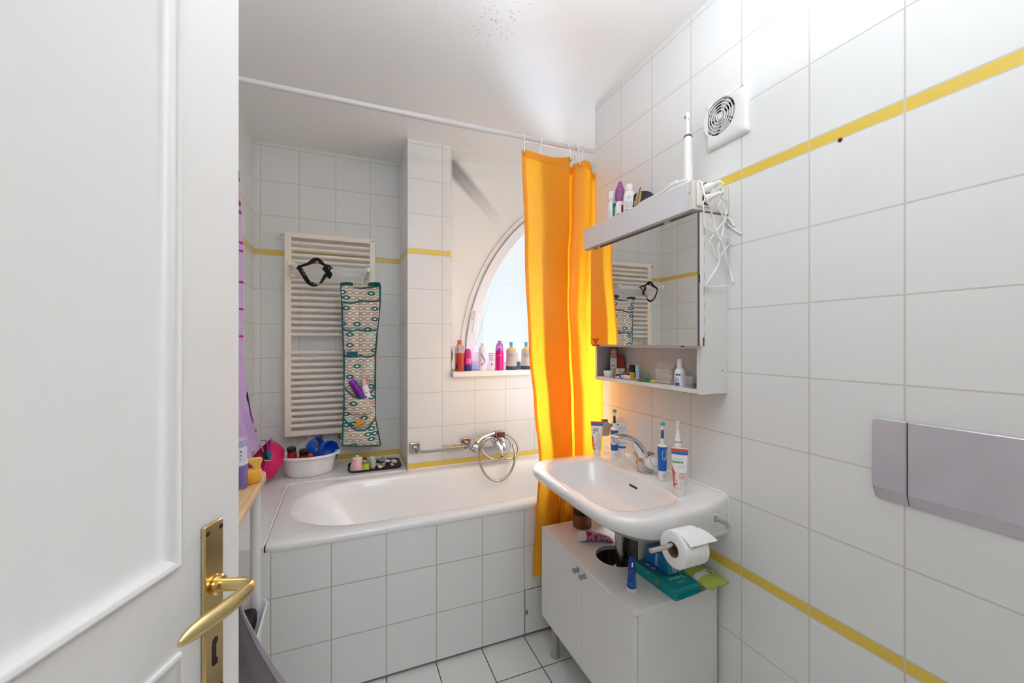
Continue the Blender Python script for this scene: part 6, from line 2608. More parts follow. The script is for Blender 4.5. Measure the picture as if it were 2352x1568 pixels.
build('barcode', mb, P('#8C8480', 0.5), o, local=True)

BLU = P('#1B6FC0', 0.35)
p = basin_at(1427, 1052)
p.x, p.y = 1.098, 1.443


def blue_mat(t, a):
    if 0.10 < t < 0.17 and -0.9 < a < 0.9:
        return 1
    if 0.255 < t < 0.275 and -0.9 < a < 0.9:
        return 2
    return 0


o, fr = tube_pack('cream_tube', 'white cream tube with blue print behind the tap spout', tuple(p), 0.152, 0.026, 0.0155, 0.0285, [P('#EFF0F0', 0.3), BLU, P('#7FB6DE', 0.35)], blue_mat, face_cam(p))
mb = MB()
for pts_ in ([(-0.012, 0.098), (0.014, 0.098), (0.005, 0.084), (-0.003, 0.084)], [(-0.004, 0.084), (0.006, 0.084), (0.016, 0.070), (-0.014, 0.070)]):
    mb.add([fr(x, z) for x, z in pts_], [(0, 1, 2, 3)])
build('print', mb, P('#3F92D6', 0.4), o, local=True)
mb = MB()
mb.lathe([(0.0035, 0.0), (0.0035, 0.0006)], fr(-0.014, 0.137), (0, -1, 0), 14)
build('green_dot', mb, GRN, o, local=True)
squiggles(o, fr, -0.010, 0.020, [0.128, 0.122, 0.112], P('#6E7478', 0.5), 4, 0.0014, 3)
# crumpled clear wrapper on its top
mb = MB()
rb = random.Random(3)
c0 = p + Vector((0.002, 0.006, 0.1535))
rings = []
for i in range(6):
    a = math.pi / 2 * i / 5
    rings.append([c0 + Vector((0.024 * math.cos(a) * math.cos(t) * rb.uniform(0.85, 1.1), 0.014 * math.cos(a) * math.sin(t) * rb.uniform(0.85, 1.1), 0.012 * math.sin(a) * rb.uniform(0.8, 1.2))) for t in [2 * math.pi * j / 14 for j in range(14)]])
mb.loft(rings)
tag(build('clear_wrapper', mb, BAG, base=tuple(c0), angle=15), 'crumpled clear wrapper on top of the white and blue cream tube', 'wrapper')


def toothbrush(label, base, h_body, blue=True, head='#3FB6B0', tilt_=0.0, print_col='#2B5FA8', group='electric toothbrushes'):
    o_ = thing('electric_toothbrush', label, 'toothbrush', tuple(base), face_cam(base, 0.1), group)
    if blue:
        mb_ = MB()
        mb_.lathe([(0.0128, 0.0), (0.0138, 0.002), (0.0145, 0.036)], (0, 0, 0), (0, 0, 1), 28)
        build('foot', mb_, P('#EEEDEB', 0.35), o_, local=True)
        mb_ = MB()
        mb_.lathe([(0.0147, 0.0362), (0.0152, 0.060), (0.0150, 0.085), (0.0158, 0.108), (0.0162, 0.121)], (0, 0, 0), (0, 0, 1), 28)
        build('grip', mb_, P('#1465BE', 0.3), o_, local=True)
        mb_ = MB()
        mb_.lathe([(0.0162, 0.1212), (0.0155, 0.124), (0.009, 0.127), (0.0065, 0.132)], (0, 0, 0), (0, 0, 1), 28)
        build('shoulder', mb_, P('#EFEEEC', 0.35), o_, local=True)
        # white ring print with the small curl of the button
        mb_ = MB()
        cm = cyl_map(0.0153, 0, eps=0.0006)
        lp_ = []
        for k in range(28):
            a = 2 * math.pi * k / 28
            lp_.append(cm(0.006 + 0.0072 * math.copysign(abs(math.cos(a)) ** 0.7, math.cos(a)), 0.093 + 0.018 * math.copysign(abs(math.sin(a)) ** 0.7, math.sin(a))))
        mb_.tube(lp_, 0.0007, 4, closed=True)
        mb_.tube(smooth_path([cm(0.0055, 0.085), cm(0.008, 0.0865), cm(0.0085, 0.083), cm(0.006, 0.081), cm(0.0045, 0.084)], 3), 0.0005, 4)
        build('ring_print', mb_, P('#F2F4F6', 0.4), o_, local=True)
        squiggles(o_, lambda x, z: cyl_map(0.0142, 0, eps=0.0006)(x, z), 0.001, 0.009, [0.016, 0.022], P('#5A5A5E', 0.5), 3, 0.0018, 2)
        zt_ = 0.130
        mb_ = MB()
        mb_.lathe([(0.0062, zt_), (0.0066, zt_ + 0.004), (0.0058, zt_ + 0.020), (0.0045, zt_ + 0.055), (0.0042, zt_ + 0.066)], (0, 0, 0), (0, 0, 1), 20)
        nk = build('brush_neck', mb_, P('#EEF0F2', 0.3), o_, local=True)
        patch(nk, lambda z: 0.0058 - (z - zt_ - 0.02) * 0.037, zt_ + 0.020, zt_ + 0.050, -60, 70, P(print_col, 0.4), name='print', eps=0.0004)
        hz_ = zt_ + 0.070
        mb_ = MB()
        mb_.lathe([(0.0068, -0.003), (0.0072, 0.0), (0.0068, 0.006), (0.0064, 0.0095)], (0.0, 0.001, hz_), (0.45, -0.85, 0.1), 18)
        build('brush_head', mb_, P(head, 0.5), o_, local=True)
    return o_


toothbrush('blue electric toothbrush with white ring print, standing right of the tap', basin_at(1521, 1103), 0.12)
toothbrush('blue electric toothbrush with a dark printed neck, standing between the two tubes', basin_at(1411, 1053), 0.12, print_col='#5A3350')
# slim white toothbrush behind the junior tube
p = basin_at(1557, 1112)
o = thing('electric_toothbrush', 'slim all-white electric toothbrush behind the JUNIOR tube', 'toothbrush', tuple(p), face_cam(p), 'electric toothbrushes')
mb = MB()
mb.lathe([(0.0135, 0.0), (0.0145, 0.003), (0.0140, 0.06), (0.0132, 0.110), (0.0120, 0.145)], (0, 0, 0), (0, 0, 1), 28)
build('grip', mb, P('#F0EFED', 0.3), o, local=True)
mb = MB()
mb.lathe([(0.0120, 0.1452), (0.0120, 0.1465)], (0, 0, 0), (0, 0, 1), 28)
mb.lathe([(0.0118, 0.1485), (0.0118, 0.1495)], (0, 0, 0), (0, 0, 1), 28)
build('ring', mb, P('#4A4645', 0.4), o, local=True)
mb = MB()
mb.lathe([(0.0118, 0.1466), (0.0115, 0.151), (0.0095, 0.156), (0.0058, 0.185), (0.0045, 0.205), (0.0045, 0.212)], (0, 0, 0), (0, 0, 1), 24)
nk = build('brush_neck', mb, P('#F2F1EF', 0.3), o, local=True)
mb = MB()
mb.box((0.0008, -0.0085, 0.158), (0.0026, -0.0078, 0.164))
mb.box((0.0004, -0.0058, 0.191), (0.0020, -0.0050, 0.196))
build('mark', mb, P('#5C5856', 0.5), nk, local=True)
mb = MB()
mb.box((-0.0075, -0.0055, 0.211), (0.0065, 0.0045, 0.2185))
build('brush_head', mb, P('#F4F3F1', 0.4), o, local=True, bev=0.002)

# grey suction holder with a clear cup on the wall by the curtain
c0 = on_y(1392, 983, 1.545)
c0.x = 1.085
hold = thing('suction_cup_holder', 'grey wall holder with a small clear cup between the tubes and curtain', 'cup holder', tuple(c0))
mb = MB()
mb.lathe([(0.028, -0.004), (0.030, 0.0), (0.024, 0.012), (0.010, 0.018), (0.001, 0.019)], c0 + Vector((0, 0, 0.010)), (0, 0, 1), 26, 1.0, 0.9)
mb.box((c0.x + 0.015, c0.y - 0.008, c0.z + 0.006), (XR - 0.0006, c0.y + 0.008, c0.z + 0.016))
mb.lathe([(0.020, 0.0), (0.020, 0.004), (0.012, 0.008)], (XR - 0.0005, c0.y, c0.z + 0.011), (-1, 0, 0), 22)
build('bracket', mb, P('#9A9AA2', 0.45), hold, angle=40)
mb = MB()
mb.lathe([(0.020, -0.032), (0.0215, -0.030), (0.0265, 0.004), (0.0245, 0.004), (0.0200, -0.028), (0.002, -0.0285)], c0, (0, 0, 1), 26)
build('cup', mb, P('#D9D2CC', 0.1, trans=0.75, ior=1.3), hold, angle=40)
for k_ in range(4):
    mb = MB()
    mb.obox(c0 + Vector((-0.012 + 0.008 * k_, 0.002, 0.031)), Vector((0.0016, 0, 0)), Vector((0, 0.008, 0)), Vector((-0.001, 0, 0.008)))
    build('bristle', mb, P('#77747C', 0.5), hold)

# ------------------------------------------------------------------ paper holder and roll on the side of the basin
ph = thing('toilet_roll_holder', 'chrome arm toilet roll holder on the near side of the washbasin', 'toilet roll holder', (1.07, 0.945, 0.79))
r0 = on_y(1640, 1190, 0.9225)
AY = 0.848
arm_l = on_y(1494, 1269, AY)
arm_r = on_y(1655, 1222, AY)
mb = MB()
mb.lathe([(0.0135, 0.016), (0.0150, -0.003), (0.0135, -0.005), (0.0090, -0.0045), (0.0088, 0.002)], r0, (0, 1, 0), 24)
build('rosette', mb, P('#F0EEEB', 0.3), ph)
az_ = (arm_l.z + arm_r.z) / 2
mb = MB()
mb.tube(smooth_path([r0 + Vector((0, 0.006, 0)), r0 + Vector((0.003, -0.022, 0.0)), Vector((r0.x - 0.002, AY + 0.028, az_ + 0.006)), Vector((r0.x - 0.018, AY + 0.006, az_ + 0.001)), Vector((r0.x - 0.045, AY, az_)), Vector((arm_r.x - 0.06, AY, az_)), Vector((arm_l.x + 0.06, AY, az_)), Vector((arm_l.x, AY, az_))], 6), 0.0068, 8, up=(0, 0, 1))
build('arm', mb, P('#D2D0CF', 0.18, 1.0), ph, angle=50)
rc0, rc1 = on_y(1545, 1270, AY).x + 0.0, on_y(1598, 1255, AY).x
RCZ = az_ - 0.0115
RR = 0.0485
roll = thing('toilet_roll', 'white toilet paper roll with a loose end on the chrome arm holder', 'toilet roll', (rc0, AY, RCZ))
PAPER = P('#F3F2F1', 0.9, bump=0.25, bscale=180)
mb = MB()
mb.lathe([(0.0205, 0.0), (RR - 0.004, 0.0), (RR - 0.0005, 0.002), (RR, 0.006), (RR, rc1 - rc0 - 0.006), (RR - 0.0005, rc1 - rc0 - 0.002), (RR - 0.004, rc1 - rc0), (0.0205, rc1 - rc0), (0.0205, 0.0)], (rc0, AY, RCZ), (1, 0, 0), 56, cap=False)
build('paper', mb, PAPER, roll, angle=40)
mb = MB()
mb.lathe([(0.0203, -0.0006), (0.0203, rc1 - rc0 + 0.0006), (0.0190, rc1 - rc0 + 0.0006), (0.0190, -0.0006), (0.0203, -0.0006)], (rc0, AY, RCZ), (1, 0, 0), 40, cap=False)
build('core', mb, P('#8F7A68', 0.9), roll, angle=40)
# torn loose end sticking out towards the wall side
mb = MB()
g_ = []
for i in range(10):
    t = i / 9
    th_ = math.radians(80 - 52 * t)
    r_ = RR + 0.0008 + 0.006 * t * t
    row = []
    for j in range(9):
        s_ = j / 8
        x = rc0 + (rc1 - rc0) * (0.06 + 0.94 * s_) + 0.026 * t * (0.3 + 0.7 * s_)
        row.append(Vector((x, AY - r_ * math.cos(th_), RCZ + r_ * math.sin(th_))))
    g_.append(row)
mb.sheet(g_, 0.0006)
build('loose_end', mb, PAPER, roll, angle=60)
# embossed motifs
rb = random.Random(12)
for (s_, a0) in ((0.30, 60), (0.78, 68), (0.72, 30), (0.15, 35), (0.55, -5), (0.20, -12), (0.82, 2), (0.42, 25)):
    mb = MB()
    for k_ in range(7):
        xx = rc0 + (rc1 - rc0) * s_ + rb.uniform(-0.006, 0.006)
        aa = math.radians(a0 + rb.uniform(-6, 6))
        c_ = Vector((xx, AY - (RR + 0.0002) * math.cos(aa), RCZ + (RR + 0.0002) * math.sin(aa)))
        tdir = Vector((rb.uniform(-1, 1), 0, 0)) + Vector((0, math.sin(aa), math.cos(aa))) * rb.uniform(-1, 1)
        tdir.normalize()
        mb.tube([c_ - tdir * 0.0014, c_ + tdir * 0.0014], 0.0003, 4)
    build('embossing', mb, P('#CFCDCF', 0.9), roll)

# ================================================================== on the vanity cabinet
VZ = CZ1 + 0.0006
# brown glass jar
p = on_z(1337, 1208, VZ)
p.y = min(p.y, 1.545)
lathed('brown_jar', 'brown glass jar with a dark lid on the cabinet under the basin', 'jar', (p.x, p.y, VZ), [
    ('jar', [(0.036, 0.0), (0.040, 0.003), (0.041, 0.012), (0.040, 0.052), (0.034, 0.058)], P('#7A4A2E', 0.15, coat=0.3)),
    ('lid', [(0.037, 0.0582), (0.037, 0.076), (0.035, 0.078)], P('#2A1C18', 0.4))])
# pink tube lying on its side
p0 = on_z(1330, 1243, VZ)
ax = Vector((0.62, -0.20, 0)).normalized()
p0 = Vector((p0.x, p0.y, VZ + 0.0195))
o = thing('kids_toothpaste', 'pink toothpaste tube with a white cap lying under the washbasin', 'tube', tuple(p0))
ORI = Matrix((ax, Vector((0, 0, 1)).cross(ax), Vector((0, 0, 1)))).transposed()
mb = MB()
mb.lathe([(0.0165, -0.002), (0.0185, 0.0), (0.0190, 0.004), (0.0180, 0.026), (0.016, 0.028)], (0, 0, 0), ax, 32)
build('cap', mb, P('#F1EEF0', 0.35), o, local=True)
mb = MB()
rings = []
n_ = 80
for i in range(48):
    t = i / 47
    hw, hd = 0.0175 + 0.009 * t, 0.0175 * (1 - t ** 1.3) + 0.0015
    rings.append([ax * (0.028 + 0.105 * t) + ORI @ Vector((0, hw * math.sin(2 * math.pi * k / n_), hd * math.cos(2 * math.pi * k / n_) - 0.0195 + 0.0195 * (1 - t) + hd * t)) for k in range(n_)])


def pink_mi(i, k):
    t, a = i / 47, k / n_
    if t < 0.06 or t > 0.93:
        return 1
    w_ = math.sin(9 * t + 14 * a) + math.sin(23 * t - 9 * a + 1)
    return 2 if w_ > 0.95 else (3 if w_ < -1.15 else (1 if w_ > 0.35 else 0))


mb.loft(rings, True, True, True, pink_mi)
build('body', mb, [P('#D79CBC', 0.3), P('#C9407E', 0.3), P('#B5313A', 0.3), P('#4C6FB0', 0.3)], o, local=True, angle=70)
# blue cream tube standing on its cap
p = on_z(1451, 1356, VZ)
p.z = VZ


def bt_mat(t, a):
    return 1 if 0.30 < a < 0.92 and t < 0.45 else 0


o, fr = tube_pack('hand_cream_tube', 'small dark blue cream tube standing on the front of the vanity cabinet', tuple(p), 0.108, 0.014, 0.0160, 0.0090, [P('#123F9A', 0.3), P('#1C7FB4', 0.3)], bt_mat, face_cam(p), cap_r=0.0162)
mb = MB()
mb.add([fr(-0.001, 0.078), fr(0.004, 0.079), fr(0.0045, 0.093), fr(0.000, 0.092)], [(0, 1, 2, 3)])
build('print', mb, P('#E8EEF6', 0.4), o, local=True)
squiggles(o, fr, -0.008, 0.004, [0.022, 0.026, 0.030, 0.034, 0.046, 0.058, 0.066], P('#8FB4E0', 0.5), 6, 0.0009, 2)

# packets: black box, two teal razor packs with a blue flap, green wipes
VENUS_T = P('#0B8F93', 0.35)
VENUS_D = P('#0A6D86', 0.35)
VENUS_B = P('#1573B8', 0.35)
MINT = P('#9FE6D6', 0.45)


def packet(name, label, cat, c, ux, lx, ly, lz, mats, mfaces=None, bev=0.0015, group=None):
    """cuboid pack: centre of its base, direction of its length, sizes; faces order -z,+z,-y,+x,+y,-x in its own axes"""
    ux = Vector(ux).normalized()
    uy = Vector((0, 0, 1)).cross(ux)
    o_ = thing(name, label, cat, tuple(c), 0, group)
    mb_ = MB()
    mb_.obox(Vector((0, 0, lz / 2)), ux * lx / 2, uy * ly / 2, Vector((0, 0, lz / 2)), mfaces if mfaces else 0)
    build('carton', mb_, mats, o_, local=True, bev=bev)

    def top(x, y):
        return ux * x + uy * y + Vector((0, 0, lz + 0.0004))

    def sidef(x, z, s=-1):
        return ux * x + uy * (s * (ly / 2 + 0.0004)) + Vector((0, 0, z))

    def endf(y, z, s=1):
        return ux * (s * (lx / 2 + 0.0004)) + uy * y + Vector((0, 0, z))
    return o_, top, sidef, endf


# black box behind, on the worktop
bd = Vector((-0.10, -1.0, 0))
o, top, sidef, endf = packet('black_box', 'black printed carton under the washbasin behind the teal packs', 'box', (1.014, 1.2345, VZ), bd, 0.150, 0.100, 0.098, [P('#1B1A1B', 0.35), P('#D9D7D8', 0.4)], [0, 0, 0, 1, 0, 0])
mb = MB()
rb = random.Random(2)
for k_ in range(13):
    z = 0.012 + 0.0062 * k_
    x0_ = -0.070
    while x0_ < 0.066:
        l_ = rb.uniform(0.02, 0.05)
        mb.add([sidef(x0_, z), sidef(min(x0_ + l_, 0.07), z), sidef(min(x0_ + l_, 0.07), z + 0.0024), sidef(x0_, z + 0.0024)], [(0, 1, 2, 3)])
        x0_ += l_ + 0.004
build('small_print', mb, P('#8C8A88', 0.5), o, local=True)
mb = MB()
mb.add([sidef(-0.03, 0.018), sidef(-0.018, 0.018), sidef(-0.022, 0.030), sidef(-0.027, 0.030)], [(0, 1, 2, 3)])
build('print', mb, P('#3A62B8', 0.5), o, local=True)
squiggles(o, lambda x, z: endf(x, z), -0.012, 0.014, [0.062], P('#3A3738', 0.5), 2, 0.006, 3, 'print')

# long teal pack lying at the right edge of the worktop
d1 = on_z(1545, 1350, VZ + 0.035) - on_z(1458, 1290, VZ + 0.035)
d1 = Vector((0.045, -1.0, 0)).normalized()
c1 = Vector((0.990, 1.066, VZ))
o, top, sidef, endf = packet('razor_pack', 'long teal razor pack overhanging the near edge of the vanity cabinet', 'box', tuple(c1), d1, 0.182, 0.100, 0.036, [VENUS_T, VENUS_D])
lettering(o, 'Venus', 0.026, lambda x, y: top(0.036 + y, 0.034 - x), MINT, bold=0.0003)
squiggles(o, lambda x, z: top(0.066 - z, x), -0.016, 0.014, [0.0], MINT, 5, 0.004, 3)
mb = MB()
g_ = []
mb.prism([top(-0.090, -0.048), top(0.010, -0.046), top(0.032, 0.0), top(0.030, 0.03), top(-0.010, 0.048), top(-0.09, 0.048)], (0, 0, 0.0004))
build('label_wave', mb, VENUS_D, o, local=True)
mb = MB()
for (x, y) in ((-0.055, -0.026), (-0.030, -0.024)):
    mb.prism([top(x + 0.009 * math.cos(t), y + 0.006 * math.sin(t)) + Vector((0, 0, 0.0005)) for t in [2 * math.pi * k / 16 for k in range(16)]], (0, 0, 0.0004))
build('picture', mb, P('#B9A79C', 0.5), o, local=True)
mb = MB()
mb.tube([sidef(0.012 + 0.0085 * math.cos(t), 0.018 + 0.0085 * math.sin(t)) for t in [2 * math.pi * k / 20 for k in range(20)]], 0.0006, 5, closed=True)
mb.prism([sidef(0.012 + 0.005 * math.cos(t), 0.018 + 0.005 * math.sin(t)) for t in [2 * math.pi * k / 14 for k in range(14)]], (0, 0, 0.0004))
build('seal_print', mb, P('#9FBF62', 0.5), o, local=True)
mb = MB()
mb.tube(smooth_path([sidef(-0.038, 0.030), sidef(-0.032, 0.026), sidef(-0.024, 0.030), sidef(-0.028, 0.033)], 3), 0.0012, 5)
build('emblem', mb, P('#5FD0B4', 0.5), o, local=True)
# tuck flap of its near end
mb = MB()
mb.sheet([[endf(-0.046, 0.012), endf(0.052, 0.012)], [endf(-0.044, 0.0125) + d1 * 0.014, endf(0.066, 0.0125) + d1 * 0.010]], 0.0008)
build('tuck_flap', mb, VENUS_T, o, local=True)
# second pack leaning on top of it
c2 = Vector((1.022, 1.114, VZ + 0.0372))
d2 = Vector((0.05, -1.0, 0)).normalized()
o2 = thing('razor_pack', 'teal and blue wedge-shaped razor pack under the toilet roll', 'box', tuple(c2))
u2 = Vector((0, 0, 1)).cross(d2)
mb = MB()
sec = [(-0.040, 0.0), (0.072, 0.0), (0.054, 0.050), (-0.030, 0.052)]
hw = 0.046
va = [d2 * a + u2 * (-hw) + Vector((0, 0, z)) for a, z in sec]
vb = [d2 * a + u2 * hw + Vector((0, 0, z)) for a, z in sec]
mb.add(va + vb, [(0, 1, 2, 3), (7, 6, 5, 4), (0, 4, 5, 1), (1, 5, 6, 2), (2, 6, 7, 3), (3, 7, 4, 0)], [1, 0, 0, 0, 1, 0])
build('carton', mb, [VENUS_T, VENUS_B], o2, local=True, bev=0.0012)


def endn(y, s):
    """sloping near end face of the pack: s runs up the slope"""
    a = Vector((0, 0, 0)) + d2 * 0.072
    b2 = d2 * 0.054 + Vector((0, 0, 0.050))
    n2 = (b2 - a).cross(u2).normalized()
    if n2.dot(d2) < 0:
        n2 = -n2
    return a.lerp(b2, s / 0.053) + u2 * y + n2 * 0.0006


for k_ in range(3):
    mb = MB()
    yc = 0.0 + 0.022 * k_ - 0.018
    pts_ = [(yc + 0.0085 * math.copysign(abs(math.cos(t)) ** 0.8, math.cos(t)), 0.016 + 0.0120 * math.copysign(abs(math.sin(t)) ** 0.8, math.sin(t))) for t in [2 * math.pi * k / 24 for k in range(24)]]
    mb.tube([endn(y, s) for y, s in pts_], 0.0012, 5, closed=True)
    f_ = build('badge', mb, P('#E8F0F0', 0.4), o2, local=True)
    mb = MB()
    mb.add([endn(yc + (y - yc) * 0.86, 0.016 + (s - 0.016) * 0.86) for y, s in pts_], [tuple(range(24))])
    mb.v = [q for q in mb.v]
    build('badge_fill', mb, P('#8FA7AC', 0.5), f_, local=True)


def leftf(x, z):
    return d2 * x - u2 * (hw + 0.0005) + Vector((0, 0, z))


lettering(o2, 'Venus', 0.020, lambda x, y: leftf(0.012 + y, 0.0) + Vector((0, 0, 0.047 - x * 0.8)), P('#CFEFF4', 0.4), bold=0.0003)

# green wet-wipes pack
GRW = P('#B9C85C', 0.4, bump=0.3, bscale=30)
wp = thing('wet_wipes_pack', 'crinkled yellow green wipes pack with a white stripe against the right wall', 'wipes pack', (1.0875, 1.070, VZ))
wdir = Vector((0.10, -1.0, 0)).normalized()
wu = Vector((0, 0, 1)).cross(wdir)
mb = MB()
rings = []
n_ = 32
for i in range(22):
    t = i / 21
    a = -0.083 + 0.208 * t
    e_ = min(1.0, max(0.0, min(t, 1 - t) - 0.05) / 0.36)
    hh = 0.0010 + 0.0195 * math.sin(math.pi / 2 * e_) ** 0.85
    hw_ = 0.043 + 0.005 * (1 - e_)
    zc = 0.0225 + 0.006 * (1 - e_)
    rings.append([wdir * a + wu * (hw_ * math.copysign(abs(math.cos(q)) ** 0.7, math.cos(q))) + Vector((0, 0, zc + hh * math.copysign(abs(math.sin(q)) ** 0.75, math.sin(q)) + 0.0012 * math.sin(23 * t + 5 * q))) for q in [2 * math.pi * k / n_ for k in range(n_)]])
mb.loft(rings, True, True, True, lambda i, k: 1 if i in (14, 15) else 0)
build('pouch', mb, [GRW, P('#E9EAE2', 0.4)], wp, local=True, angle=60)
squiggles(wp, lambda x, z: wdir * (0.062 + z) + wu * x + Vector((0, 0, 0.0418 - 0.10 * z)), -0.026, 0.028, [0.0, 0.010], P('#2E3A22', 0.5), 5, 0.005, 4, 'print')

# orange-red cloth hanging between the curtain and the cabinet
mb = MB()
g_ = []
for i in range(9):
    row = []
    for j in range(9):
        t = j / 8
        row.append(Vector((0.965 + 0.13 * t, 1.668 + 0.006 * math.sin(8 * t + i * 0.4), 0.70 - 0.45 * i / 8)))
    g_.append(row)
mb.sheet(g_, 0.003)
rcl = thing('red_cloth', 'red orange cloth hanging behind the vanity cabinet beside the curtain', 'cloth', (1.03, 1.668, 0.70))
build('cloth', mb, P('#B8321C', 0.85), rcl, angle=60)
mb = MB()
mb.ribbon(smooth_path([(1.000, 1.654, 0.70), (0.990, 1.652, 0.62), (0.980, 1.653, 0.545)], 4), 0.012, 0.002, Vector((1, 0, 0)))
build('strap', mb, P('#E58A1E', 0.8), rcl)
mb = MB()
mb.lathe([(0.010, 0.0), (0.010, 0.006), (0.004, 0.008), (0.004, 0.024), (0.007, 0.026)], (1.0, YT - 0.0005, 0.56), (0, -1, 0), 14)
mb.tube([(1.0, YT - 0.05, 0.70), (1.0, YT - 0.02, 0.58)], 0.002, 6)

# ================================================================== on top of the mirror cabinet
TZ2 = LZ1 + 0.0004


def top_at(u, x=1.065):
    p_ = on_x(u, 480, x)
    return Vector((x, p_.y, TZ2))


p = top_at(1406, 1.065)
o = lathed('nasal_spray_bottle', 'white bottle with a teal stripe, first on top of the mirror cabinet', 'bottle', tuple(p), [
    ('body', [(0.019, 0.0), (0.0205, 0.002), (0.0205, 0.088), (0.019, 0.095), (0.0165, 0.100)], P('#EDEBEB', 0.3)),
    ('cap', [(0.0168, 0.1005), (0.0172, 0.102), (0.0165, 0.142), (0.015, 0.144)], P('#F2F1F0', 0.35)),
    ('neck_line', [(0.0175, 0.106), (0.0175, 0.1075)], P('#B9B7B8', 0.4))], rz=face_cam(p))
patch(o, 0.0205, 0.0, 0.090, 2, 52, P('#2C9A86', 0.4))
squiggles(o, lambda x, z: cyl_map(0.0205, 0, eps=0.0005)(x, z), -0.016, -0.004, [0.018 + 0.006 * k for k in range(8)], P('#6C6A86', 0.5), 2, 0.0012, 2)
p = top_at(1424, 1.065)
o = lathed('dropper_bottle', 'white bottle with a pointed purple cap on top of the mirror cabinet', 'bottle', tuple(p), [
    ('body', [(0.019, 0.0), (0.020, 0.002), (0.020, 0.060), (0.0175, 0.070), (0.016, 0.084)], P('#EEEAEA', 0.3)),
    ('cap', [(0.0160, 0.0842), (0.0205, 0.100), (0.0210, 0.117), (0.0188, 0.119), (0.0195, 0.122), (0.0188, 0.133), (0.0115, 0.150), (0.0085, 0.163), (0.006, 0.168), (0.001, 0.169)], P('#9C5A92', 0.35))], rz=face_cam(p))
patch(o, 0.020, 0.020, 0.066, 15, 55, P('#8E1F2C', 0.4))
patch(o, 0.020, 0.004, 0.032, -42, -2, P('#C8543A', 0.4), name='picture')
p = top_at(1445, 1.060)
o = lathed('gel_bottle', 'white bottle with pale blue print beside the purple-capped one on cabinet', 'bottle', tuple(p), [
    ('body', [(0.021, 0.0), (0.0225, 0.002), (0.0225, 0.082), (0.019, 0.100), (0.0145, 0.106)], P('#F0EEED', 0.3), 1, 0.85),
    ('cap', [(0.0148, 0.1062), (0.0155, 0.108), (0.0145, 0.131), (0.013, 0.1325)], P('#F3F2F1', 0.35))], rz=face_cam(p))
mb = MB()
cm_ = cyl_map(0.0225, 0, sy=0.85, eps=0.0005)
for k_ in range(7):
    a = 2 * math.pi * k_ / 6
    cx_, cz_ = (0.0, 0.076) if k_ == 6 else (0.0065 * math.cos(a), 0.076 + 0.0065 * math.sin(a))
    mb.add([cm_(cx_ + 0.0024 * math.cos(t), cz_ + 0.0024 * math.sin(t)) for t in [2 * math.pi * q / 10 for q in range(10)]], [tuple(range(10))])
build('print', mb, P('#7FB8DE', 0.4), o, local=True)
patch(o, 0.0225, 0.034, 0.062, -40, 25, P('#CFC6C2', 0.4), sy=0.85)
patch(o, 0.0225, 0.014, 0.030, -42, -5, P('#4A90D0', 0.4), sy=0.85, name='blue_print')
# round black hair ornament / mirror standing behind
pc = top_at(1470, 1.085)
mb = MB()
mb.lathe([(0.052, -0.004), (0.056, -0.003), (0.057, 0.0), (0.056, 0.004), (0.050, 0.006)], pc + Vector((0.0, -0.010, 0.040)), Vector((-0.80, -0.55, 0.10)).normalized(), 36, 1.0, 1.0)
mb.v = [Vector((q.x, q.y, max(q.z, TZ2 + 0.0005))) for q in mb.v]
tag(build('black_hand_mirror', mb, P('#121112', 0.3), base=tuple(pc + Vector((0, 0, 0.04)))), 'round black disc leaning behind the bottles on top of the mirror cabinet', 'hand mirror')
# gold leaf hair clip
pl = top_at(1462, 1.022)
cl = thing('leaf_hair_clip', 'gold leaf-shaped hair clip standing beside the bottles on the cabinet', 'hair clip', tuple(pl))
mb = MB()
GOLD = P('#C9AE84', 0.3, 0.85)
for (tipv, wid) in ((Vector((0.006, -0.016, 0.072)), 0.0105), (Vector((0.004, 0.020, 0.030)), 0.006)):
    base_p = pl + Vector((0, 0, 0.012))
    pts_ = []
    sd = Vector((-0.4, -0.9, 0.3)).normalized().cross(tipv.normalized()).normalized()
    sd = tipv.normalized().cross(Vector((-0.9, -0.4, 0))).normalized()
    n_ = 10
    up_, dn_ = [], []
    for k_ in range(n_ + 1):
        t = k_ / n_
        w_ = wid * math.sin(math.pi * t ** 0.8)
        up_.append(base_p + tipv * t + sd * w_)
        dn_.append(base_p + tipv * t - sd * w_)
    mb2 = MB()
    mb2.prism(up_ + dn_[::-1][1:-1], Vector((0.0016, 0.0008, 0)))
    lf = build('leaf', mb2, GOLD, cl)
    mb2 = MB()
    mb2.tube([base_p + Vector((-0.001, -0.0005, 0)), base_p + tipv * 0.97 + Vector((-0.001, -0.0005, 0))], 0.0009, 5)
    build('vein', mb2, P('#8F744E', 0.35, 0.85), lf)
mb = MB()
mb.tube(smooth_path([pl + Vector((0, 0.02, 0.004)), pl + Vector((0, 0.008, 0.010)), pl + Vector((0, 0, 0.014)), pl + Vector((0.002, -0.008, 0.006)), pl + Vector((0.002, -0.02, 0.003))], 4), 0.0022, 6)
build('clip_bar', mb, GOLD, cl)
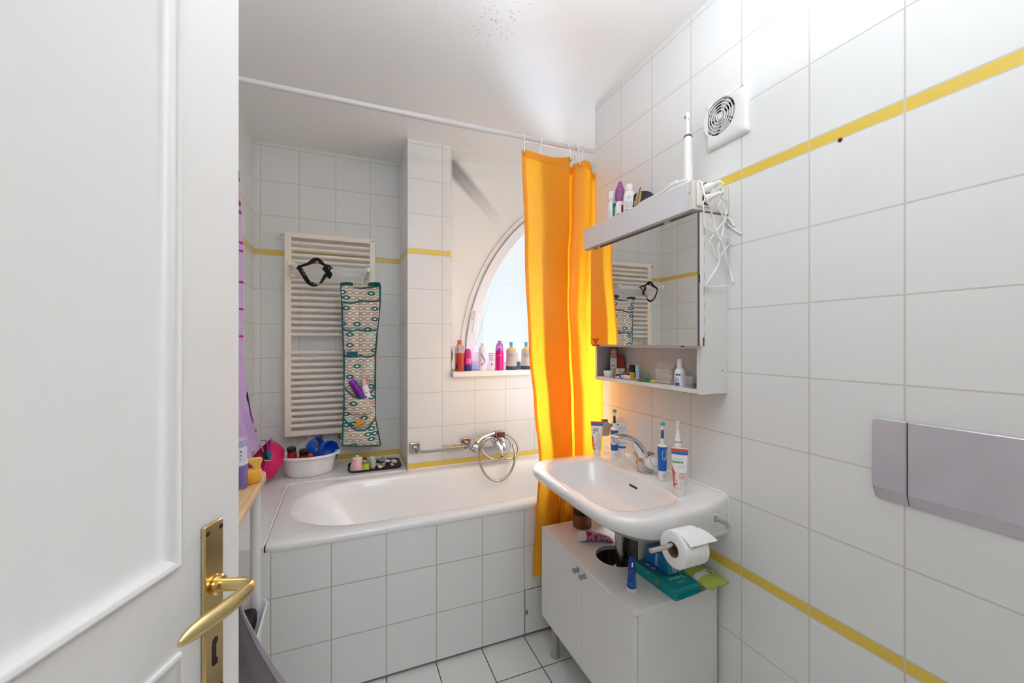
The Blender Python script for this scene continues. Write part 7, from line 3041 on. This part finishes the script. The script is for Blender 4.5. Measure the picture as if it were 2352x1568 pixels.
# white cable bundle lying along the top
mb = MB()
pts_ = [on_x(u, v, xx) for u, v, xx in ((1462, 473, 1.03), (1480, 462, 1.03), (1500, 452, 1.03), (1518, 443, 1.03), (1534, 432, 1.03), (1545, 424, 1.03), (1560, 418, 1.035), (1580, 412, 1.05))]
CABLE = P('#EFEDEB', 0.4)
mb.tube(smooth_path(pts_, 6), 0.0042, 8)
cb = thing('white_cable', 'flat white charger cable lying along the top of the light box', 'cable', tuple(pts_[3]))
build('cable', mb, CABLE, cb)
mb = MB()
pts2 = [on_x(u, v, xx) for u, v, xx in ((1470, 474, 1.022), (1495, 461, 1.022), (1520, 449, 1.022), (1548, 433, 1.022), (1575, 418, 1.03))]
mb.tube(smooth_path(pts2, 6), 0.003, 8)
build('cable', mb, CABLE, cb)
mb = MB()
a_, b_ = on_x(1540, 425, 1.035), on_x(1556, 418, 1.035)
mb.tube([a_, b_], 0.0062, 10)
build('connector', mb, P('#F2F1EF', 0.35), cb)
# white toothbrush on its charging foot
pb2 = on_x(1580, 480, 1.060)
pb2 = Vector((1.060, pb2.y, TZ2))
ct = thing('charging_toothbrush', 'white electric toothbrush standing on its charger on the light box', 'toothbrush', tuple(pb2), face_cam(pb2))
mb = MB()
mb.lathe([(0.024, 0.0), (0.025, 0.004), (0.0235, 0.012), (0.0175, 0.018), (0.016, 0.026)], (0, 0, 0), (0, 0, 1), 28)
build('charger', mb, P('#EFEEEC', 0.35), ct, local=True)
mb = MB()
mb.lathe([(0.0145, 0.0262), (0.0150, 0.034), (0.0152, 0.080), (0.0148, 0.150), (0.0140, 0.176), (0.0110, 0.187)], (0, 0, 0), (0, 0, 1), 28)
build('grip', mb, P('#F1F0EE', 0.3), ct, local=True)
mb = MB()
mb.lathe([(0.0140, 0.1772), (0.0136, 0.1845), (0.0095, 0.1900)], (0, 0.0015, 0.0012), (0, 0, 1), 28)
build('collar', mb, P('#6B5048', 0.4), ct, local=True)
mb = MB()
mb.lathe([(0.0082, 0.188), (0.0080, 0.196), (0.0068, 0.220), (0.0062, 0.252), (0.0062, 0.262), (0.004, 0.266)], (0, 0, 0), (0, 0, 1), 22)
nk = build('brush_neck', mb, P('#F3F2F0', 0.3), ct, local=True)
mb = MB()
mb.box((0.0005, -0.0078, 0.236), (0.0022, -0.0070, 0.240))
mb.box((0.0005, -0.0078, 0.243), (0.0022, -0.0070, 0.245))
build('mark', mb, P('#4C4A49', 0.5), nk, local=True)
mb = MB()
for k_ in range(3):
    mb.obox(Vector((-0.0085, -0.001 + 0.003 * (k_ - 1), 0.250 + 0.004 * (k_ - 1))), Vector((0.003, 0, 0.0012)), Vector((0, 0.0014, 0)), Vector((0, 0, 0.0013)))
build('bristles', mb, P('#5E8A58', 0.5), ct, local=True)
mb = MB()
for k_ in range(8):
    cm_ = cyl_map(0.0153, 0, eps=0.0004)
    mb.add([cm_(0.009, 0.100 + 0.009 * k_), cm_(0.0115, 0.100 + 0.009 * k_), cm_(0.0115, 0.1012 + 0.009 * k_), cm_(0.009, 0.1012 + 0.009 * k_)], [(0, 1, 2, 3)])
build('scale_print', mb, P('#9C9A99', 0.5), ct, local=True)

# ------------------------------------------------------------------ plugs and loose charger cords at the socket
SY = LY0 - 0.0085


def cp(x, y, yy=0.930):
    return on_y(1560 + x * 0.17857, 400 + y * 0.17857, yy)


def cw(x, y, xx=XR - 0.004):
    return on_x(1560 + x * 0.17857, 400 + y * 0.17857, xx)


for k_, (zz, end_) in enumerate(((1.8115, (430, 178)), (1.7785, (455, 300)))):
    pr = thing('charger_plug', ['white plug in the upper outlet of the light box socket', 'white plug in the lower outlet of the light box socket'][k_], 'plug', (1.0345, SY, zz), 0, 'plugs in the light box socket')
    mb = MB()
    e0 = Vector((1.0345, SY - 0.0008, zz))
    dirp = Vector((0.10, -1, 0.12)).normalized()
    mb.lathe([(0.0150, 0.0), (0.0140, 0.008), (0.0085, 0.016), (0.0066, 0.036), (0.0058, 0.046), (0.003, 0.048)], e0, dirp, 22, 0.8, 1.0)
    build('plug_body', mb, P('#F1EFEB', 0.35), pr)
    tip = e0 + dirp * 0.046
    mb = MB()
    if k_ == 0:
        path = [tip, tip + Vector((0.006, -0.006, -0.010)), cp(430, 235, 0.92), cp(380, 280, 0.93), cp(330, 335, 0.935), cp(305, 380, 0.937), cp(315, 470, 0.937), cp(318, 600, 0.939), cp(330, 675, 0.939), cp(395, 725, 0.939), cp(480, 765, 0.938), cp(570, 805, 0.935), cw(655, 845), cw(648, 900), cp(600, 960, 0.938), cp(560, 1020, 0.940), cp(515, 1060, 0.943), cp(475, 1070, 0.943), cp(445, 980, 0.943), cp(395, 870, 0.943), cp(430, 800, 0.940), cp(500, 700, 0.940), cp(580, 590, 0.940), cp(540, 500, 0.943), cp(492, 430, 0.943), cp(540, 330, 0.943), cp(562, 230, 0.943), cp(540, 165, 0.944), cp(480, 125, 0.944), cp(400, 112, 0.945)]
    else:
        path = [tip, tip + Vector((0.01, -0.004, 0.002)), cp(540, 300, 0.91), cp(595, 345, 0.92), cp(615, 420, 0.930), cp(600, 520, 0.933), cp(575, 640, 0.935), cp(555, 770, 0.937), cp(515, 880, 0.938), cp(505, 980, 0.938), cp(520, 1090, 0.938), cp(490, 1190, 0.940), cp(420, 1310, 0.941), cp(350, 1410, 0.942), cp(335, 1440, 0.943), cp(400, 1447, 0.943), cp(500, 1447, 0.943), cp(590, 1444, 0.943), cp(632, 1441, 0.943)]
    mb.tube(smooth_path(path, 5), 0.0024, 7)
    build('cord', mb, CABLE, pr)
c3 = thing('charging_cable', 'long white charger cord hanging from the top of the light box', 'cord', tuple(cp(300, 200)))
mb = MB()
path = [cp(245, 92, 0.944), cp(280, 105, 0.938), cp(300, 150, 0.930), cp(330, 270, 0.905), cp(385, 390, 0.910), cp(410, 480, 0.920), cp(440, 600, 0.930), cp(475, 760, 0.930), cp(530, 850, 0.934), cp(570, 920, 0.936), cp(590, 1020, 0.936), cp(610, 1120, 0.936), cw(650, 1235), cw(680, 1330), cw(690, 1400)]
mb.tube(smooth_path(path, 5), 0.0031, 7)
build('cord', mb, CABLE, c3)
mb = MB()
path = [cp(590, 600, 0.938), cw(610, 565), cw(650, 580), cw(690, 640), cw(705, 670)]
mb.tube(smooth_path(path, 5), 0.0026, 7)
build('cord', mb, CABLE, c3)
mb = MB()
path = [cp(590, 600, 0.937), cw(625, 650), cw(700, 705), cw(790, 760), cw(806, 765)]
mb.tube(smooth_path(path, 5), 0.0028, 7)
build('cord', mb, CABLE, c3)

# ================================================================== in the open shelf of the mirror cabinet
FZ = MZ0 + 0.0144


def shelf_at(u, x=1.06):
    p_ = on_x(u, 860, x)
    return Vector((x, p_.y, FZ))


p = shelf_at(1409, 1.085)
o = thing('cream_carton', 'tall narrow beige and white carton at the far end of the open shelf', 'box', tuple(p), face_cam(p, 0.15))
mb = MB()
mb.box((-0.0125, -0.0125, 0), (0.0125, 0.0125, 0.079))
lo = build('lower_half', mb, P('#E9E4E2', 0.4), o, local=True, bev=0.0008)
mb = MB()
mb.box((-0.0125, -0.0125, 0.0792), (0.0125, 0.0125, 0.118))
build('upper_half', mb, P('#B98F70', 0.4), o, local=True, bev=0.0008)
ff = lambda x, z: Vector((x, -0.0129, z))
squiggles(o, ff, -0.009, 0.004, [0.044, 0.048], P('#9A5A6A', 0.5), 6, 0.0030, 2, 'print')
squiggles(o, ff, -0.010, 0.009, [0.070, 0.034, 0.029, 0.024], P('#8C8890', 0.5), 3, 0.0016, 2)
squiggles(o, ff, -0.009, 0.004, [0.090, 0.103, 0.106], P('#E6D5C8', 0.5), 4, 0.003, 1)
p = shelf_at(1423, 1.110)
o = thing('red_pack', 'dark red pack with cut-off corner behind the beige carton on shelf', 'box', tuple(p), face_cam(p, -0.1))
mb = MB()
mb.prism([Vector((x, -0.006, z)) for x, z in ((-0.021, 0), (0.021, 0), (0.021, 0.078), (0.010, 0.096), (-0.021, 0.096))], (0, 0.012, 0))
build('carton', mb, P('#A3201C', 0.4), o, local=True, bev=0.001)
squiggles(o, lambda x, z: Vector((x, -0.0065, z)), -0.016, 0.015, [0.028 + 0.008 * k for k in range(6)], P('#C9685A', 0.5), 7, 0.001, 3)
p = shelf_at(1398, 1.050)
p.y = min(p.y, 1.487)
lathed('white_tub', 'small flat white cream tub at the far front corner of shelf', 'tub', tuple(p), [
    ('tub', [(0.016, 0.0), (0.0185, 0.002), (0.0190, 0.014)], P('#E6E2E6', 0.35)),
    ('lid', [(0.0215, 0.0142), (0.0218, 0.016), (0.0215, 0.025), (0.0195, 0.026)], P('#EDEBE9', 0.35))])
p = shelf_at(1431, 1.078)
lathed('silver_jar', 'dark jar with a wide silver lid on the open shelf', 'jar', tuple(p), [
    ('jar', [(0.026, 0.0), (0.0275, 0.002), (0.0275, 0.016)], P('#2A2422', 0.25)),
    ('lid', [(0.0295, 0.0162), (0.0300, 0.018), (0.0298, 0.040), (0.027, 0.042), (0.001, 0.0425)], P('#CFCBC8', 0.18, 1.0))])
p = shelf_at(1453, 1.070)
o = lathed('nail_varnish_bottle', 'small yellow bottle with a tall black cap on the open shelf', 'bottle', tuple(p), [
    ('body', [(0.012, 0.0), (0.0135, 0.001), (0.0135, 0.028), (0.011, 0.030)], P('#C9A33A', 0.25)),
    ('cap', [(0.0125, 0.0302), (0.0145, 0.032), (0.0130, 0.044), (0.0125, 0.056), (0.011, 0.0575)], P('#1A1818', 0.35))], rz=face_cam(p))
p = shelf_at(1464, 1.072)
o, fr = tube_pack('ointment_tube', 'slim light blue tube standing beside the black-capped bottle on shelf', tuple(p), 0.060, 0.010, 0.0085, 0.0085, [P('#B9CFE4', 0.35), P('#3B7CC0', 0.35)], lambda t, a: 1 if a < -0.35 and t < 0.45 else 0, face_cam(p))
# lying tube with blue swirls at the shelf front
p = shelf_at(1427, 1.042)
o = thing('lying_toothpaste', 'white toothpaste tube with blue swirls lying along the shelf front', 'tube', (p.x, p.y, FZ + 0.0095))
mb = MB()
mb.lathe([(0.0085, 0.0), (0.0090, 0.001), (0.0085, 0.018), (0.007, 0.0185)], (0, -0.030, 0), (0, -1, 0), 22)
build('cap', mb, P('#E4DFDA', 0.35), o, local=True)
mb = MB()
rings = []
for i in range(40):
    t = i / 39
    hw_, hd = 0.0088 + 0.006 * t, 0.0088 * (1 - t ** 1.4) + 0.001
    rings.append([Vector((hw_ * math.cos(a), -0.029 + 0.082 * t, hd * math.sin(a) - 0.0085 * t * 0.9)) for a in [2 * math.pi * k / 60 for k in range(60)]])
mb.loft(rings, True, True, True, lambda i, k: 1 if math.sin(i * 0.36 + k * 0.15) > 0.45 else (2 if math.sin(i * 0.36 + k * 0.15) < -0.85 else 0))
build('body', mb, [P('#E9E9EC', 0.3), P('#2F63B4', 0.3), P('#7FA8D8', 0.3)], o, local=True, angle=70)
p = shelf_at(1437, 1.056)
mb = MB()
mb.sphere((p.x, p.y, FZ + 0.0215), 0.016, 18, 8, (0.5, 1.25, 0.22))
tag(build('red_comb', mb, P('#B03A30', 0.35), base=(p.x, p.y, FZ + 0.02)), 'small flat red hair clip lying on the tube in front of silver jar', 'hair clip')
for k_, (u, x, col_, lb_, sc) in enumerate(((1463, 1.045, '#8FA06A', 'olive green hair slide lying mid-shelf, left of the others', (0.5, 1.3, 0.34)), (1472, 1.040, '#4A5A3A', 'dark green hair slide lying at the middle of shelf front', (0.5, 1.2, 0.32)), (1482, 1.040, '#1E8A4A', 'bright green hair slide at the middle of shelf front', (0.55, 1.0, 0.4)), (1500, 1.045, '#D8CC3A', 'yellow green hair slide beside the bag of cotton swabs', (0.5, 1.1, 0.4)))):
    p = shelf_at(u, x)
    mb = MB()
    mb.sphere((p.x, p.y, FZ + 0.013 * sc[2] + 0.0004), 0.013, 16, 8, sc)
    hsl = build('hair_slide', mb, P(col_, 0.35), base=(p.x, p.y, FZ))
    tag(hsl, lb_, 'hair slide', 'hair slides on the open shelf')
p = shelf_at(1489, 1.052)
mb = MB()
lf_ = [(0.010, 0.0), (0.014, 0.010), (0.010, 0.022), (0.0, 0.034), (-0.006, 0.022), (-0.008, 0.010), (-0.006, 0.0)]
mb.prism([Vector((p.x, p.y - a, FZ + 0.0006 + z)) for a, z in lf_], (0.003, 0, 0))
tag(build('leaf_brooch', mb, P('#6E8F6E', 0.35), base=tuple(p), bev=0.0006), 'upright green leaf-shaped clip in the middle of the open shelf', 'hair clip')
# bag of cotton swabs
p = shelf_at(1531, 1.082)
sw = thing('cotton_swab_bag', 'open plastic bag full of white cotton swabs on the shelf', 'bag', tuple(p))
mb = MB()
rb = random.Random(7)
rings = []
for i in range(8):
    t = i / 7
    wid = 0.047 - 0.012 * t + 0.004 * math.sin(9 * t)
    dep = 0.022 * (1 - t) ** 0.6 + 0.002
    rings.append([p + Vector((dep * math.cos(a) * rb.uniform(0.9, 1.05) - 0.002, wid * math.sin(a) * rb.uniform(0.94, 1.03), 0.001 + 0.078 * t)) for a in [2 * math.pi * k / 22 for k in range(22)]])
mb.loft(rings)
build('film', mb, BAG, sw, angle=15)
mb = MB()
for k_ in range(150):
    layer = k_ // 10
    a = p + Vector((rb.uniform(-0.016, 0.012), 0.040 - rb.uniform(0.0, 0.012), 0.003 + 0.0030 * layer + rb.uniform(0, 0.002)))
    b_ = a + Vector((rb.uniform(-0.006, 0.004), -0.066 + rb.uniform(-0.004, 0.008), rb.uniform(-0.004, 0.006)))
    b_.z = max(b_.z, FZ + 0.003)
    mb.tube([a, a.lerp(b_, 0.12), a.lerp(b_, 0.14), a.lerp(b_, 0.86), a.lerp(b_, 0.88), b_], [0.0017, 0.0024, 0.0010, 0.0010, 0.0024, 0.0017], 5)
st_ = build('cotton_swabs', mb, P('#EDE6DC', 0.8), sw)
st_['kind'] = 'stuff'
mb = MB()
a_, b_ = on_x(1506, 838, 1.112), on_x(1588, 840, 1.112)
mb.sheet([[Vector((1.112 + 0.002 * math.sin(j), a_.y + (b_.y - a_.y) * j / 8, a_.z - 0.014 * i / 2 + 0.002 * math.sin(j * 1.7))) for j in range(9)] for i in range(3)], 0.0006)
build('zip_strip', mb, BAG, sw)
p = shelf_at(1562, 1.052)
o = lathed('disinfectant_bottle', 'white squeeze bottle with blue print at the near end of shelf', 'bottle', tuple(p), [
    ('body', [(0.0165, 0.0), (0.0180, 0.002), (0.0180, 0.044), (0.0165, 0.052), (0.0125, 0.059)], P('#EFEDEC', 0.3)),
    ('cap', [(0.0095, 0.059), (0.0100, 0.061), (0.0092, 0.090), (0.0085, 0.092)], P('#F2F1EF', 0.35))], rz=face_cam(p))
patch(o, 0.0180, 0.003, 0.013, -58, -5, P('#2A5FB0', 0.4))
patch(o, 0.0180, 0.014, 0.030, -58, -12, P('#A9C4E6', 0.4), name='print')
squiggles(o, lambda x, z: cyl_map(0.0180, 0, eps=0.0006)(x, z), -0.015, 0.002, [0.037], P('#2F5FA8', 0.5), 6, 0.006, 3)
p = shelf_at(1594, 1.060)
o = thing('clear_box', 'small clear plastic box with dark contents at the near end of shelf', 'box', tuple(p))
mb = MB()
mb.loft([[p + Vector((sx * (0.024 + k), sy * (0.017 + k * 0.9), z)) for sx, sy in ((-1, -1), (1, -1), (1, 1), (-1, 1))] for k, z in ((0.0, 0.0), (0.004, 0.038), (0.0032, 0.038), (-0.001, 0.0012))], True, True)
build('box', mb, BAG, o, angle=20)
mb = MB()
mb.box((p.x - 0.018, p.y - 0.013, p.z + 0.0015), (p.x + 0.018, p.y + 0.012, p.z + 0.013))
build('contents', mb, P('#241E1C', 0.5), o, bev=0.003)
